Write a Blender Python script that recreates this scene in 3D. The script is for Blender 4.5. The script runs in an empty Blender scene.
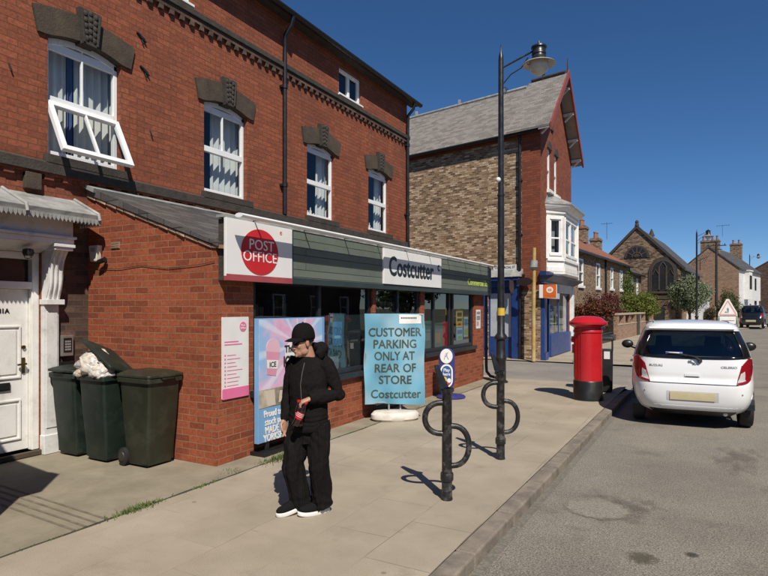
import bpy, bmesh, math, random
from mathutils import Vector, Matrix, noise
random.seed(7)
SC = bpy.context.scene
COL = SC.collection
rad = math.radians
# ---------------------------------------------------------------- camera
cam_d = bpy.data.cameras.new('camera')
cam = bpy.data.objects.new('camera', cam_d)
COL.objects.link(cam)
SC.camera = cam
cam.location = (0, 0, 1.7)
cam.rotation_euler = (rad(90), 0, math.atan(316/577.0))
cam_d.sensor_width = 36
cam_d.lens = 36*577/768.0
cam_d.shift_y = 20/768.0
cam_d.clip_end = 3000
# ---------------------------------------------------------------- sky and sun
SUN_TO = Vector((-0.69, 0.72, -1.13)).normalized()      # the way the light travels
w = bpy.data.worlds.new('World')
SC.world = w
w.use_nodes = True
nt = w.node_tree
bg = nt.nodes['Background']
sky = nt.nodes.new('ShaderNodeTexSky')
sky.sky_type = 'NISHITA'
sky.sun_disc = False
sky.sun_elevation = math.asin(-SUN_TO.z)
sky.sun_rotation = math.atan2(-SUN_TO.x, -SUN_TO.y)
sky.air_density = 1.0
sky.altitude = 3000
sky.dust_density = 0.0
sky.ozone_density = 6.0
hsv = nt.nodes.new('ShaderNodeHueSaturation')
hsv.inputs['Saturation'].default_value = 1.13
nt.links.new(sky.outputs[0], hsv.inputs['Color'])
nt.links.new(hsv.outputs[0], bg.inputs[0])
bg.inputs[1].default_value = 0.072
sun_d = bpy.data.lights.new('sun', 'SUN')
sun_d.energy = 4.3
sun_d.angle = rad(0.5)
sun_d.color = (1.0, 0.93, 0.82)
sun = bpy.data.objects.new('sun', sun_d)
COL.objects.link(sun)
sun.rotation_euler = SUN_TO.to_track_quat('-Z', 'Y').to_euler()
sun.location = (20, -20, 30)
SC.view_settings.view_transform = 'Standard'
SC.view_settings.look = 'None'
SC.view_settings.exposure = 0.35
SC.view_settings.gamma = 1.0
SC.view_settings.use_curve_mapping = False
SC.cycles.max_bounces = 8
SC.cycles.transparent_max_bounces = 12

# ---------------------------------------------------------------- mesh helpers
class MB:
    """collects faces in a local frame and links them as one mesh object"""
    def __init__(s, M=None):
        s.bm = bmesh.new(); s.M = M or Matrix.Identity(4)
    def v(s, p): return s.bm.verts.new(s.M @ Vector(p))
    def f(s, pts):
        vs = [s.v(p) for p in pts]
        try: return s.bm.faces.new(vs)
        except ValueError: return None
    def box(s, x0, x1, y0, y1, z0, z1):
        p = [s.v(q) for q in ((x0,y0,z0),(x1,y0,z0),(x1,y1,z0),(x0,y1,z0),(x0,y0,z1),(x1,y0,z1),(x1,y1,z1),(x0,y1,z1))]
        for a in ((3,2,1,0),(4,5,6,7),(0,1,5,4),(1,2,6,5),(2,3,7,6),(3,0,4,7)):
            s.bm.faces.new([p[i] for i in a])
        return s
    def hexa(s, p8):
        p = [s.v(q) for q in p8]
        for a in ((3,2,1,0),(4,5,6,7),(0,1,5,4),(1,2,6,5),(2,3,7,6),(3,0,4,7)):
            s.bm.faces.new([p[i] for i in a])
        return s
    def prism(s, poly, off):
        """closed polygon (3-D points) pushed along the vector off"""
        o = Vector(off)
        a = [s.v(p) for p in poly]; b = [s.v(Vector(p)+o) for p in poly]
        n = len(a)
        s.bm.faces.new(a[::-1]); s.bm.faces.new(b)
        for i in range(n): s.bm.faces.new((a[i], a[(i+1)%n], b[(i+1)%n], b[i]))
        return s
    def rings(s, rings, cap=True, closed=True):
        R = [[s.v(p) for p in r] for r in rings]
        for a, b in zip(R, R[1:]):
            n = len(a)
            for i in range(n if closed else n-1):
                j = (i+1) % n
                s.bm.faces.new((a[i], a[j], b[j], b[i]))
        if cap:
            s.bm.faces.new(R[0][::-1]); s.bm.faces.new(R[-1])
        return s
    def lathe(s, prof, c=(0,0,0), n=24, cap=True):
        return s.rings([[(c[0]+r*math.cos(2*math.pi*i/n), c[1]+r*math.sin(2*math.pi*i/n), c[2]+z) for i in range(n)] for r, z in prof], cap)
    def tube(s, pts, rads, n=10, flat=None, up=(0,0,1), cap=True):
        """swept tube; rads a number, a list of numbers, or a list of (side, up) pairs"""
        pts = [Vector(p) for p in pts]
        if isinstance(rads, (int, float)): rads = [rads]*len(pts)
        R = []
        prev = None
        for i, p in enumerate(pts):
            t = (pts[min(i+1, len(pts)-1)] - pts[max(i-1, 0)])
            if t.length < 1e-9: t = Vector((0,0,1))
            t.normalize()
            if prev is None:
                u = Vector(up)
                if abs(u.dot(t)) > .95: u = Vector((0,1,0)) if abs(t.y) < .9 else Vector((1,0,0))
                side = t.cross(u).normalized()
            else:
                side = (prev - t*prev.dot(t))
                side = side.normalized() if side.length > 1e-6 else t.orthogonal().normalized()
            prev = side
            u2 = side.cross(t).normalized()
            r = rads[i]
            ra, rb = (r, r) if isinstance(r, (int, float)) else r
            R.append([p + side*(ra*math.cos(2*math.pi*k/n)) + u2*(rb*math.sin(2*math.pi*k/n)) for k in range(n)])
        return s.rings(R, cap)
    def bar(s, a, b, w, h=None, up=(0,0,1)):
        """rectangular bar from a to b"""
        h = h or w
        a, b = Vector(a), Vector(b); t = (b-a).normalized(); u = Vector(up)
        if abs(u.dot(t)) > .99: u = Vector((0,1,0))
        sd = t.cross(u).normalized()*(w/2); uu = sd.cross(t).normalized()*(h/2)
        return s.rings([[p-sd-uu, p+sd-uu, p+sd+uu, p-sd+uu] for p in (a, b)])
    def ball(s, c, r, nu=16, nv=10, rot=None):
        rx, ry, rz = (r, r, r) if isinstance(r, (int, float)) else r
        rr = []
        for j in range(nv+1):
            th = math.pi*(.02 + .96*j/nv)
            q = []
            for i in range(nu):
                a = 2*math.pi*i/nu
                p = Vector((rx*math.sin(th)*math.cos(a), ry*math.sin(th)*math.sin(a), -rz*math.cos(th)))
                if rot: p = rot @ p
                q.append(Vector(c)+p)
            rr.append(q)
        return s.rings(rr)
    def build(s, name, m, parent=None, smooth=False, bevel=0, bseg=2, uv=True, sub=0, angle=40):
        bm = s.bm
        bmesh.ops.recalc_face_normals(bm, faces=bm.faces) if bm.faces else None
        if uv: auto_uv(bm)
        me = bpy.data.meshes.new(name); bm.to_mesh(me); bm.free()
        return link_mesh(name, me, m, parent, smooth, bevel, bseg, sub, angle)

def auto_uv(bm):
    lay = bm.loops.layers.uv.verify()
    Z = Vector((0,0,1))
    for f in bm.faces:
        n = f.normal
        if abs(n.z) > .99: u, v = Vector((1,0,0)), Vector((0,1,0))
        else:
            u = Z.cross(n).normalized(); v = n.cross(u).normalized()
        for l in f.loops: l[lay].uv = (l.vert.co.dot(u), l.vert.co.dot(v))

def link_mesh(name, me, m, parent=None, smooth=False, bevel=0, bseg=2, sub=0, angle=40):
    ms = m if isinstance(m, (list, tuple)) else [m]
    me.materials.clear()
    for q in ms: me.materials.append(q)
    if smooth:
        for p in me.polygons: p.use_smooth = True
        if angle < 179:
            try: me.set_sharp_from_angle(angle=rad(angle))
            except Exception: pass
    o = bpy.data.objects.new(name, me); COL.objects.link(o)
    if parent is not None: o.parent = parent
    if bevel:
        b = o.modifiers.new('bevel', 'BEVEL'); b.width = bevel; b.segments = bseg; b.limit_method = 'ANGLE'; b.angle_limit = rad(35)
    if sub:
        b = o.modifiers.new('sub', 'SUBSURF'); b.levels = sub; b.render_levels = sub
    return o

def thing(name, label, cat, loc=(0,0,0), rz=0, group=None):
    o = bpy.data.objects.new(name, None); COL.objects.link(o)
    o.empty_display_size = .2
    o.location = loc; o.rotation_euler = (0, 0, rz)
    return tag(o, label, cat, group)
def tag(o, label, cat, group=None, kind=None):
    o['label'] = label; o['category'] = cat
    if group: o['group'] = group
    if kind: o['kind'] = kind
    return o
def struct(o, label=None):
    o['kind'] = 'structure'
    if label: o['label'] = label
    return o
def frame(P0, u):
    """local (along the wall, out of the wall, up)"""
    u = Vector(u).normalized(); z = Vector((0,0,1)); n = u.cross(z)
    return Matrix(((u.x, n.x, 0, P0[0]), (u.y, n.y, 0, P0[1]), (u.z, n.z, 1, P0[2] if len(P0) > 2 else 0), (0,0,0,1)))
def FX(X): return frame((X, 0, 0), (0, 1, 0))
def evaluated(o):
    dg = bpy.context.evaluated_depsgraph_get(); dg.update()
    me = bpy.data.meshes.new_from_object(o.evaluated_get(dg))
    return me
def remesh(mb, voxel, smooth_it=4, name='tmp'):
    """join overlapping closed shapes into one continuous skin"""
    bm = mb.bm; bmesh.ops.recalc_face_normals(bm, faces=bm.faces)
    me = bpy.data.meshes.new(name); bm.to_mesh(me); bm.free()
    o = bpy.data.objects.new(name, me); COL.objects.link(o)
    r = o.modifiers.new('r', 'REMESH'); r.mode = 'VOXEL'; r.voxel_size = voxel
    if smooth_it:
        k = o.modifiers.new('s', 'SMOOTH'); k.iterations = smooth_it; k.factor = .5
    res = evaluated(o)
    bpy.data.objects.remove(o); bpy.data.meshes.remove(me)
    return res
def text_mesh(body, size=1.0, bold=0.0, extrude=0.002, align='CENTER', space=1.0, sx=1.0):
    if bold:      # heavier strokes: four copies a hair apart, each a little deeper than the last
        bm = bmesh.new()
        for k, (dx, dy) in enumerate(((bold,0),(-bold,0),(0,bold*.8),(0,-bold*.8),(bold*.6,bold*.6),(-bold*.6,-bold*.6))):
            me = text_mesh(body, size, 0, extrude, align, space, sx)
            me.transform(Matrix.Translation((dx, dy, -.0003*k))); bm.from_mesh(me); bpy.data.meshes.remove(me)
        me = bpy.data.meshes.new('txt'); bm.to_mesh(me); bm.free(); return me
    c = bpy.data.curves.new('txt', 'FONT')
    c.body = body; c.size = size; c.offset = bold; c.extrude = extrude; c.align_x = align; c.align_y = 'CENTER'
    c.space_character = space; c.resolution_u = 3
    o = bpy.data.objects.new('txt', c); COL.objects.link(o)
    me = evaluated(o)
    bpy.data.objects.remove(o); bpy.data.curves.remove(c)
    if sx != 1:
        for v in me.vertices: v.co.x *= sx
    return me
def lettering(lines, m, parent, F, name='lettering'):
    """lines: (text, along, up, size, bold[, sx]) laid on the wall frame F"""
    bm = bmesh.new()
    for L in lines:
        t, a, c, sz, bo = L[:5]; sx = L[5] if len(L) > 5 else 1; al = L[6] if len(L) > 6 else 'CENTER'; out = L[7] if len(L) > 7 else .004
        me = text_mesh(t, sz, bo, .0015, al, 1.0, sx)
        me.transform(F @ Matrix(((1,0,0,a),(0,0,1,out),(0,1,0,c),(0,0,0,1))))
        bm.from_mesh(me); bpy.data.meshes.remove(me)
    me = bpy.data.meshes.new(name); bm.to_mesh(me); bm.free()
    return link_mesh(name, me, m, parent)
def disc_poly(a, c, r, n=32, r2=None):
    r2 = r2 or r
    return [(a+r*math.cos(2*math.pi*i/n), c+r2*math.sin(2*math.pi*i/n)) for i in range(n)]
def plate(F, poly, b0, b1, name, m, parent, **k):
    mb = MB(F); mb.prism([(a, b0, c) for a, c in poly], (0, b1-b0, 0))
    return mb.build(name, m, parent, **k)
def rect(a0, a1, c0, c1, r=0, n=5):
    if not r: return [(a0,c0),(a1,c0),(a1,c1),(a0,c1)]
    out = []
    for cx, cy, s in ((a1-r,c0+r,-90),(a1-r,c1-r,0),(a0+r,c1-r,90),(a0+r,c0+r,180)):
        for i in range(n+1):
            t = rad(s+90*i/n); out.append((cx+r*math.cos(t), cy+r*math.sin(t)))
    return out
def panel(mb, W0, W1, H0, H1, ops, depth, top=None):
    """wall sheet with openings and their reveals, in mb's frame; top(a) gives a sloping top"""
    A = sorted(set([W0, W1]+[o[0] for o in ops]+[o[1] for o in ops]))
    Cc = sorted(set([H0, H1]+[o[2] for o in ops]+[o[3] for o in ops]))
    for a0, a1 in zip(A, A[1:]):
        for c0, c1 in zip(Cc, Cc[1:]):
            ma, mc = (a0+a1)/2, (c0+c1)/2
            if any(o[0] < ma < o[1] and o[2] < mc < o[3] for o in ops): continue
            if top and c1 == H1: mb.f([(a0,0,c0),(a1,0,c0),(a1,0,top(a1)),(a0,0,top(a0))])
            else: mb.f([(a0,0,c0),(a1,0,c0),(a1,0,c1),(a0,0,c1)])
    for a0, a1, c0, c1 in [o[:4] for o in ops]:
        mb.f([(a0,0,c0),(a0,-depth,c0),(a0,-depth,c1),(a0,0,c1)])
        mb.f([(a1,0,c0),(a1,0,c1),(a1,-depth,c1),(a1,-depth,c0)])
        mb.f([(a0,0,c1),(a0,-depth,c1),(a1,-depth,c1),(a1,0,c1)])
        mb.f([(a0,0,c0),(a1,0,c0),(a1,-depth,c0),(a0,-depth,c0)])

# ---------------------------------------------------------------- materials
def _new(name):
    m = bpy.data.materials.new(name); m.use_nodes = True
    t = m.node_tree; return m, t, t.nodes['Principled BSDF']
def N(t, kind, **k):
    n = t.nodes.new(kind)
    for a, b in k.items(): setattr(n, a, b)
    return n
def ramp(t, stops, inp=None, mode='LINEAR'):
    r = N(t, 'ShaderNodeValToRGB'); r.color_ramp.interpolation = mode
    e = r.color_ramp.elements
    while len(e) < len(stops): e.new(.5)
    for q, (p, c) in zip(e, stops):
        q.position = p; q.color = (*c, 1) if len(c) == 3 else c
    if inp: t.links.new(inp, r.inputs[0])
    return r
def mixc(t, a, b, f, mode='MIX'):
    m = N(t, 'ShaderNodeMix', data_type='RGBA', blend_type=mode)
    for sock, v in ((m.inputs[6], a), (m.inputs[7], b)):
        if hasattr(v, 'is_output'): t.links.new(v, sock)
        else: sock.default_value = (*v, 1)
    if hasattr(f, 'is_output'): t.links.new(f, m.inputs[0])
    else: m.inputs[0].default_value = f
    return m.outputs[2]
def noise_fac(t, scale, detail=4, rough=.6, vec=None, sc3=None):
    n = N(t, 'ShaderNodeTexNoise'); n.inputs['Scale'].default_value = scale; n.inputs['Detail'].default_value = detail; n.inputs['Roughness'].default_value = rough
    if vec is None:
        g = N(t, 'ShaderNodeNewGeometry'); vec = g.outputs['Position']
    if sc3:
        mp = N(t, 'ShaderNodeMapping'); mp.inputs['Scale'].default_value = sc3; t.links.new(vec, mp.inputs[0]); vec = mp.outputs[0]
    t.links.new(vec, n.inputs['Vector'])
    return n.outputs['Fac']
def bump(t, b, h, dist=.01, strength=.6, prev=None):
    k = N(t, 'ShaderNodeBump'); k.inputs['Distance'].default_value = dist; k.inputs['Strength'].default_value = strength
    t.links.new(h, k.inputs['Height'])
    if prev: t.links.new(prev, k.inputs['Normal'])
    t.links.new(k.outputs[0], b.inputs['Normal']); return k.outputs[0]
def mat(name, col, rough=.6, var=.12, scale=4, bumpd=0.0, bscale=80, metal=0.0, coat=0.0, spec=.5, dirt=None, dscale=2.0, damt=.5, sc3=None):
    m, t, b = _new(name)
    f = noise_fac(t, scale, 5, sc3=sc3)
    r = ramp(t, [(.3, tuple(c*(1-var) for c in col)), (.7, tuple(min(1, c*(1+var)) for c in col))], f)
    c = r.outputs[0]
    if dirt:
        f2 = noise_fac(t, dscale, 6, .7)
        r2 = ramp(t, [(.5, (0,0,0)), (.72, (damt,)*3)], f2)
        c = mixc(t, c, dirt, r2.outputs[0])
    t.links.new(c, b.inputs['Base Color'])
    rr = ramp(t, [(.3, (max(0, rough-.08),)*3), (.7, (min(1, rough+.08),)*3)], f)
    t.links.new(rr.outputs[0], b.inputs['Roughness'])
    b.inputs['Metallic'].default_value = metal
    b.inputs['Specular IOR Level'].default_value = spec
    if coat: b.inputs['Coat Weight'].default_value = coat; b.inputs['Coat Roughness'].default_value = .05
    if bumpd: bump(t, b, noise_fac(t, bscale, 4), bumpd, .7)
    return m
def brick_mat(name, cols, mortar, bw=.225, bh=.075, ms=.009, rough=.85, soot=(.03,.025,.022), sootamt=.45, big=.7, bdist=.006, offset=.5, spread=None, mottle=.25, edge=.12):
    m, t, b = _new(name)
    uv = N(t, 'ShaderNodeUVMap')
    # slight wobble so that courses are not ruler straight
    nz = N(t, 'ShaderNodeTexNoise'); nz.inputs['Scale'].default_value = 3.0; t.links.new(uv.outputs[0], nz.inputs['Vector'])
    wob = N(t, 'ShaderNodeVectorMath', operation='SCALE'); wob.inputs['Scale'].default_value = .012; t.links.new(nz.outputs['Color'], wob.inputs[0])
    add = N(t, 'ShaderNodeVectorMath', operation='ADD'); t.links.new(uv.outputs[0], add.inputs[0]); t.links.new(wob.outputs[0], add.inputs[1])
    br = N(t, 'ShaderNodeTexBrick'); br.offset = offset
    t.links.new(add.outputs[0], br.inputs['Vector'])
    br.inputs['Color1'].default_value = (0,0,0,1); br.inputs['Color2'].default_value = (1,1,1,1); br.inputs['Mortar'].default_value = (.5,.5,.5,1)
    br.inputs['Scale'].default_value = 1; br.inputs['Mortar Size'].default_value = ms; br.inputs['Mortar Smooth'].default_value = edge
    br.inputs['Brick Width'].default_value = bw; br.inputs['Row Height'].default_value = bh
    n = len(cols)
    st = [((i+.5)/n if spread is None else spread[i], c) for i, c in enumerate(cols)]
    rc = ramp(t, st, br.outputs['Color'])
    f1 = noise_fac(t, 26, 4, .65, uv.outputs[0])
    mot = ramp(t, [(.3, (1-mottle,)*3), (.7, (1+mottle,)*3)], f1)
    c = mixc(t, rc.outputs[0], mot.outputs[0], 1.0, 'MULTIPLY')
    fm = noise_fac(t, 5, 4, .6, uv.outputs[0])
    mo = ramp(t, [(.3, tuple(q*.7 for q in mortar)), (.7, tuple(q*1.15 for q in mortar))], fm)
    c = mixc(t, c, mo.outputs[0], br.outputs['Fac'])
    f2 = noise_fac(t, big, 6, .68, uv.outputs[0])
    so = ramp(t, [(.47, (0,0,0)), (.75, (sootamt,)*3)], f2)
    c = mixc(t, c, soot, so.outputs[0])
    f4 = noise_fac(t, 1.0, 5, .65, uv.outputs[0], (3.2, .45, 1))
    so2 = ramp(t, [(.52, (0,0,0)), (.8, (sootamt*.7,)*3)], f4)
    c = mixc(t, c, soot, so2.outputs[0])
    t.links.new(c, b.inputs['Base Color'])
    b.inputs['Roughness'].default_value = rough
    b.inputs['Specular IOR Level'].default_value = .25
    inv = N(t, 'ShaderNodeMath', operation='MULTIPLY_ADD'); inv.inputs[1].default_value = -1; inv.inputs[2].default_value = 1
    t.links.new(br.outputs['Fac'], inv.inputs[0])
    ad = N(t, 'ShaderNodeMath', operation='MULTIPLY_ADD'); ad.inputs[1].default_value = .35
    t.links.new(f1, ad.inputs[0]); t.links.new(inv.outputs[0], ad.inputs[2])
    bump(t, b, ad.outputs[0], bdist, .8)
    return m
def glass(name, tint=(.9,.95,.95), refl=.5, rough=.0, ior=1.5, body=None):
    """thin pane: see-through, mirror strength by Fresnel"""
    m, t, b = _new(name); t.nodes.remove(b)
    out = t.nodes['Material Output']
    lw = N(t, 'ShaderNodeLayerWeight'); lw.inputs['Blend'].default_value = .5
    fr = N(t, 'ShaderNodeMath', operation='POWER'); fr.inputs[1].default_value = 5; t.links.new(lw.outputs['Facing'], fr.inputs[0])
    tr = N(t, 'ShaderNodeBsdfTransparent'); tr.inputs[0].default_value = (*tint, 1)
    gl = N(t, 'ShaderNodeBsdfGlossy'); gl.inputs['Roughness'].default_value = rough
    mx = N(t, 'ShaderNodeMixShader')
    sc = N(t, 'ShaderNodeMath', operation='MULTIPLY_ADD'); sc.inputs[1].default_value = min(1, .95*max(1, refl)); sc.inputs[2].default_value = .11*refl; sc.use_clamp = True
    t.links.new(fr.outputs[0], sc.inputs[0]); t.links.new(sc.outputs[0], mx.inputs[0])
    t.links.new(tr.outputs[0], mx.inputs[1]); t.links.new(gl.outputs[0], mx.inputs[2])
    nb = N(t, 'ShaderNodeBump'); nb.inputs['Distance'].default_value = .004; nb.inputs['Strength'].default_value = .25
    t.links.new(noise_fac(t, 1.2, 2), nb.inputs['Height']); t.links.new(nb.outputs[0], gl.inputs['Normal'])
    t.links.new(mx.outputs[0], out.inputs[0])
    return m

M = {}
M['red_brick'] = brick_mat('red_brick', [(.215,.066,.035),(.24,.073,.038),(.258,.078,.040),(.278,.088,.046)], (.16,.062,.036), ms=.005, sootamt=.42, big=.5, mottle=.32)
M['shop_brick'] = brick_mat('shop_brick', [(.2,.052,.026),(.255,.066,.03),(.28,.074,.033),(.30,.085,.04)], (.30,.14,.08), ms=.0065, sootamt=.25, mottle=.3)
M['old_brick'] = brick_mat('old_brick', [(.07,.042,.03),(.11,.06,.042),(.15,.085,.06)], (.1,.08,.065), sootamt=.6)
M['stock_brick'] = brick_mat('stock_brick', [(.12,.07,.042),(.23,.135,.075),(.32,.205,.118),(.42,.29,.18),(.58,.44,.31)], (.32,.24,.165), bw=.2, bh=.068, ms=.011, sootamt=.28, mottle=.55, spread=[.05,.3,.5,.7,.93])
M['gable_brick'] = brick_mat('gable_brick', [(.2,.058,.034),(.24,.068,.037),(.275,.08,.043)], (.13,.06,.04), ms=.005, sootamt=.25)
M['brown_brick'] = brick_mat('brown_brick', [(.11,.07,.045),(.2,.125,.075),(.27,.18,.115),(.33,.235,.16)], (.22,.17,.12), ms=.012, sootamt=.3, mottle=.35)
M['church_brick'] = brick_mat('church_brick', [(.07,.045,.03),(.15,.095,.06),(.22,.145,.09),(.27,.19,.125)], (.17,.13,.1), ms=.014, bw=.3, bh=.11, sootamt=.4, mottle=.4)
M['pink_brick'] = brick_mat('pink_brick', [(.26,.15,.095),(.32,.19,.125),(.36,.23,.155)], (.3,.24,.18), sootamt=.25)
M['slate'] = brick_mat('slate', [(.16,.143,.13),(.195,.174,.157),(.22,.196,.176),(.255,.227,.203)], (.11,.105,.10), bw=.25, bh=.13, ms=.005, sootamt=.6, rough=.6, mottle=.35, soot=(.24,.23,.2), big=.6)
M['dark_slate'] = brick_mat('dark_slate', [(.06,.056,.056),(.08,.075,.074),(.1,.095,.09)], (.035,.033,.032), bw=.28, bh=.2, ms=.006, sootamt=.25, rough=.6, soot=(.12,.11,.09))
M['pantile'] = brick_mat('pantile', [(.2,.08,.048),(.25,.105,.062),(.29,.13,.08)], (.16,.06,.04), bw=.24, bh=.3, ms=.012, sootamt=.3, offset=0)
M['stone'] = mat('weathered_stone', (.066,.049,.033), .9, .3, 5, .01, 40, dirt=(.03,.027,.024), dscale=1.6, damt=.8)
M['dark_stone'] = mat('sooty_stone', (.046,.038,.031), .9, .35, 7, .014, 34)
M['black_paint'] = mat('black_paint', (.012,.012,.013), .38, .25, 8)
M['black_metal'] = mat('black_metal', (.013,.014,.016), .35, .3, 6, .002, 90, dirt=(.06,.055,.05), dscale=9, damt=.35)
M['worn_metal'] = mat('worn_black_metal', (.012,.012,.013), .42, .3, 10, .002, 90, dirt=(.16,.15,.14), dscale=14, damt=.75)
M['white_upvc'] = mat('white_upvc', (.78,.79,.79), .3, .04, 3)
M['white_paint'] = mat('white_paint', (.74,.73,.70), .5, .05, 3, .003, 25, dirt=(.42,.39,.33), dscale=4, damt=.5)
M['old_white'] = mat('old_white_paint', (.66,.66,.65), .55, .08, 3, .004, 25, dirt=(.3,.28,.25), dscale=5, damt=.6)
M['lead'] = mat('lead_sheet', (.29,.29,.275), .6, .3, 5, .006, 14, dirt=(.14,.125,.10), dscale=3, damt=.8)
M['curtain'] = mat('curtain_cloth', (.62,.61,.58), .9, .08, 6)
M['blue_curtain'] = mat('blue_curtain', (.06,.09,.22), .9, .2, 6)
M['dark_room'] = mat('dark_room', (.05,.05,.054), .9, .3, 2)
M['pane'] = glass('window_pane', (.85,.9,.92), .75)
M['shop_glass'] = glass('shop_glass', (.72,.78,.78), 1.5)
M['sash_glass'] = glass('open_sash_glass', (.9,.93,.93), .6)
# ================================================================ ground
def ground_mats():
    # paving: concrete flags, worn
    m, t, b = _new('paving_flags')
    uv = N(t, 'ShaderNodeUVMap')
    br = N(t, 'ShaderNodeTexBrick'); br.offset = .5
    mp = N(t, 'ShaderNodeMapping'); mp.inputs['Rotation'].default_value = (0,0,rad(90)); t.links.new(uv.outputs[0], mp.inputs[0])
    nz = N(t, 'ShaderNodeTexNoise'); nz.inputs['Scale'].default_value = 1.6; t.links.new(uv.outputs[0], nz.inputs['Vector'])
    wob = N(t, 'ShaderNodeVectorMath', operation='SCALE'); wob.inputs['Scale'].default_value = .03; t.links.new(nz.outputs['Color'], wob.inputs[0])
    ad = N(t, 'ShaderNodeVectorMath', operation='ADD'); t.links.new(mp.outputs[0], ad.inputs[0]); t.links.new(wob.outputs[0], ad.inputs[1])
    t.links.new(ad.outputs[0], br.inputs['Vector'])
    br.inputs['Color1'].default_value = (0,0,0,1); br.inputs['Color2'].default_value = (1,1,1,1); br.inputs['Scale'].default_value = 1
    br.inputs['Mortar Size'].default_value = .0035; br.inputs['Brick Width'].default_value = .75; br.inputs['Row Height'].default_value = .5; br.inputs['Mortar Smooth'].default_value = .3
    rc = ramp(t, [(0, (.328,.283,.219)), (1, (.352,.304,.236))], br.outputs['Color'])
    f = noise_fac(t, 1.1, 6, .65)
    c = mixc(t, rc.outputs[0], ramp(t, [(.3, (.8,.79,.77)), (.7, (1.12,1.12,1.12))], f).outputs[0], 1, 'MULTIPLY')
    f3 = noise_fac(t, 160, 3, .7)
    c = mixc(t, c, ramp(t, [(.3, (.72,.72,.72)), (.7, (1.25,1.25,1.25))], f3).outputs[0], 1, 'MULTIPLY')
    jf = ramp(t, [(.45, (0,0,0)), (.6, (.55,.55,.55))], noise_fac(t, .9, 3))
    jm = N(t, 'ShaderNodeMath', operation='MULTIPLY'); t.links.new(br.outputs['Fac'], jm.inputs[0]); t.links.new(jf.outputs[0], jm.inputs[1])
    c = mixc(t, c, (.11,.09,.07), jm.outputs[0])
    # chewing-gum spots and drips
    vo = N(t, 'ShaderNodeTexVoronoi'); vo.inputs['Scale'].default_value = 2.4; g = N(t, 'ShaderNodeNewGeometry'); t.links.new(g.outputs['Position'], vo.inputs['Vector'])
    sp = ramp(t, [(.035, (.6,.6,.6)), (.06, (0,0,0))], vo.outputs['Distance'])
    c = mixc(t, c, (.12,.105,.09), sp.outputs[0])
    st = ramp(t, [(.58, (0,0,0)), (.72, (.4,.4,.4))], noise_fac(t, 2.6, 6, .7))
    c = mixc(t, c, (.17,.14,.105), st.outputs[0])
    t.links.new(c, b.inputs['Base Color']); b.inputs['Roughness'].default_value = .88; b.inputs['Specular IOR Level'].default_value = .25
    n1 = bump(t, b, f3, .004, .5)
    hh = N(t, 'ShaderNodeMath', operation='MULTIPLY'); hh.inputs[1].default_value = -1; t.links.new(jm.outputs[0], hh.inputs[0])
    bump(t, b, hh.outputs[0], .006, .8, n1)
    M['paving'] = m
    def asphalt(name, c0, c1, patch):
        m, t, b = _new(name)
        f = noise_fac(t, 75, 5, .8)
        c = ramp(t, [(.36, c0), (.52, tuple((p+q)/2 for p, q in zip(c0, c1))), (.66, c1)], f).outputs[0]
        f2 = noise_fac(t, .8, 6, .65)
        c = mixc(t, c, ramp(t, [(.3, (.78,.78,.8)), (.7, (1.15,1.13,1.1))], f2).outputs[0], 1, 'MULTIPLY')
        st = ramp(t, [(.6, (0,0,0)), (.7, (.5,.5,.5))], noise_fac(t, 1.7, 5, .6))
        c = mixc(t, c, patch, st.outputs[0])
        t.links.new(c, b.inputs['Base Color']); b.inputs['Roughness'].default_value = .85; b.inputs['Specular IOR Level'].default_value = .3
        bump(t, b, f, .008, .8)
        return m
    M['road'] = asphalt('road_asphalt', (.065,.06,.05), (.40,.365,.305), (.10,.093,.078))
    M['lane'] = asphalt('side_road_asphalt', (.15,.14,.127), (.33,.305,.27), (.18,.167,.15))
    M['patch'] = asphalt('road_patch', (.14,.128,.105), (.42,.38,.31), (.2,.185,.155))
    M['stain'] = asphalt('oil_stain', (.06,.052,.036), (.22,.19,.135), (.09,.08,.06))
    M['kerb'] = mat('kerb_stone', (.205,.175,.138), .88, .3, 5, .008, 60, dirt=(.07,.06,.048), dscale=2.2, damt=.85)
    M['forecourt'] = mat('forecourt_concrete', (.245,.212,.152), .9, .2, 2.2, .006, 70, dirt=(.17,.145,.1), dscale=1.6, damt=.7)
    M['earth'] = mat('earth', (.1,.1,.06), .95, .3, 1)
ground_mats()
def kx(y):      # the kerb line; the street bends gently to the right beyond the shops
    b = -1.37 + .012*max(0, min(y-3, 12))
    return b + (.0034*(y-20)**2 if y > 20 else 0)
YS = [-30,-20,-10,-4,0,2,4,6,8,10,12,13.7] 
YL = [18.6,20,23,26,30,34,38,42,46,50,55,60,66,72,80,90,100,115,130]
RZ = -.095
def strip(name, m, ys, fl, fr, z, parent=None, kind=True):
    mb = MB()
    for a, b in zip(ys, ys[1:]):
        n = 1
        mb.f([(fl(a),a,z),(fr(a),a,z),(fr(b),b,z),(fl(b),b,z)])
    o = mb.build(name, m)
    bm = None
    return struct(o) if kind else o
mb = MB(); mb.f([(-400,-300,-.16),(600,-300,-.16),(600,900,-.16),(-400,900,-.16)])
struct(mb.build('ground', M['earth']), 'earth and verges around the street')
strip('road', M['road'], [-30,-15,0,10,20]+YL[2:], lambda y: kx(y)-.05, lambda y: kx(y)+9.4, RZ)
strip('pavement', M['paving'], YS, lambda y: -4.17, lambda y: kx(y)-.15, 0)
strip('pavement', M['paving'], YL, lambda y: -9 + (max(0,y-20)*.12), lambda y: kx(y)-.15, 0)
mb = MB(); mb.f([(-7.5,-30,-.004),(-4.17,-30,-.004),(-4.17,13.7,-.004),(-7.5,13.7,-.004)])
struct(mb.build('forecourt', M['forecourt']), 'darker concrete strip in front of the shop')
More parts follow.
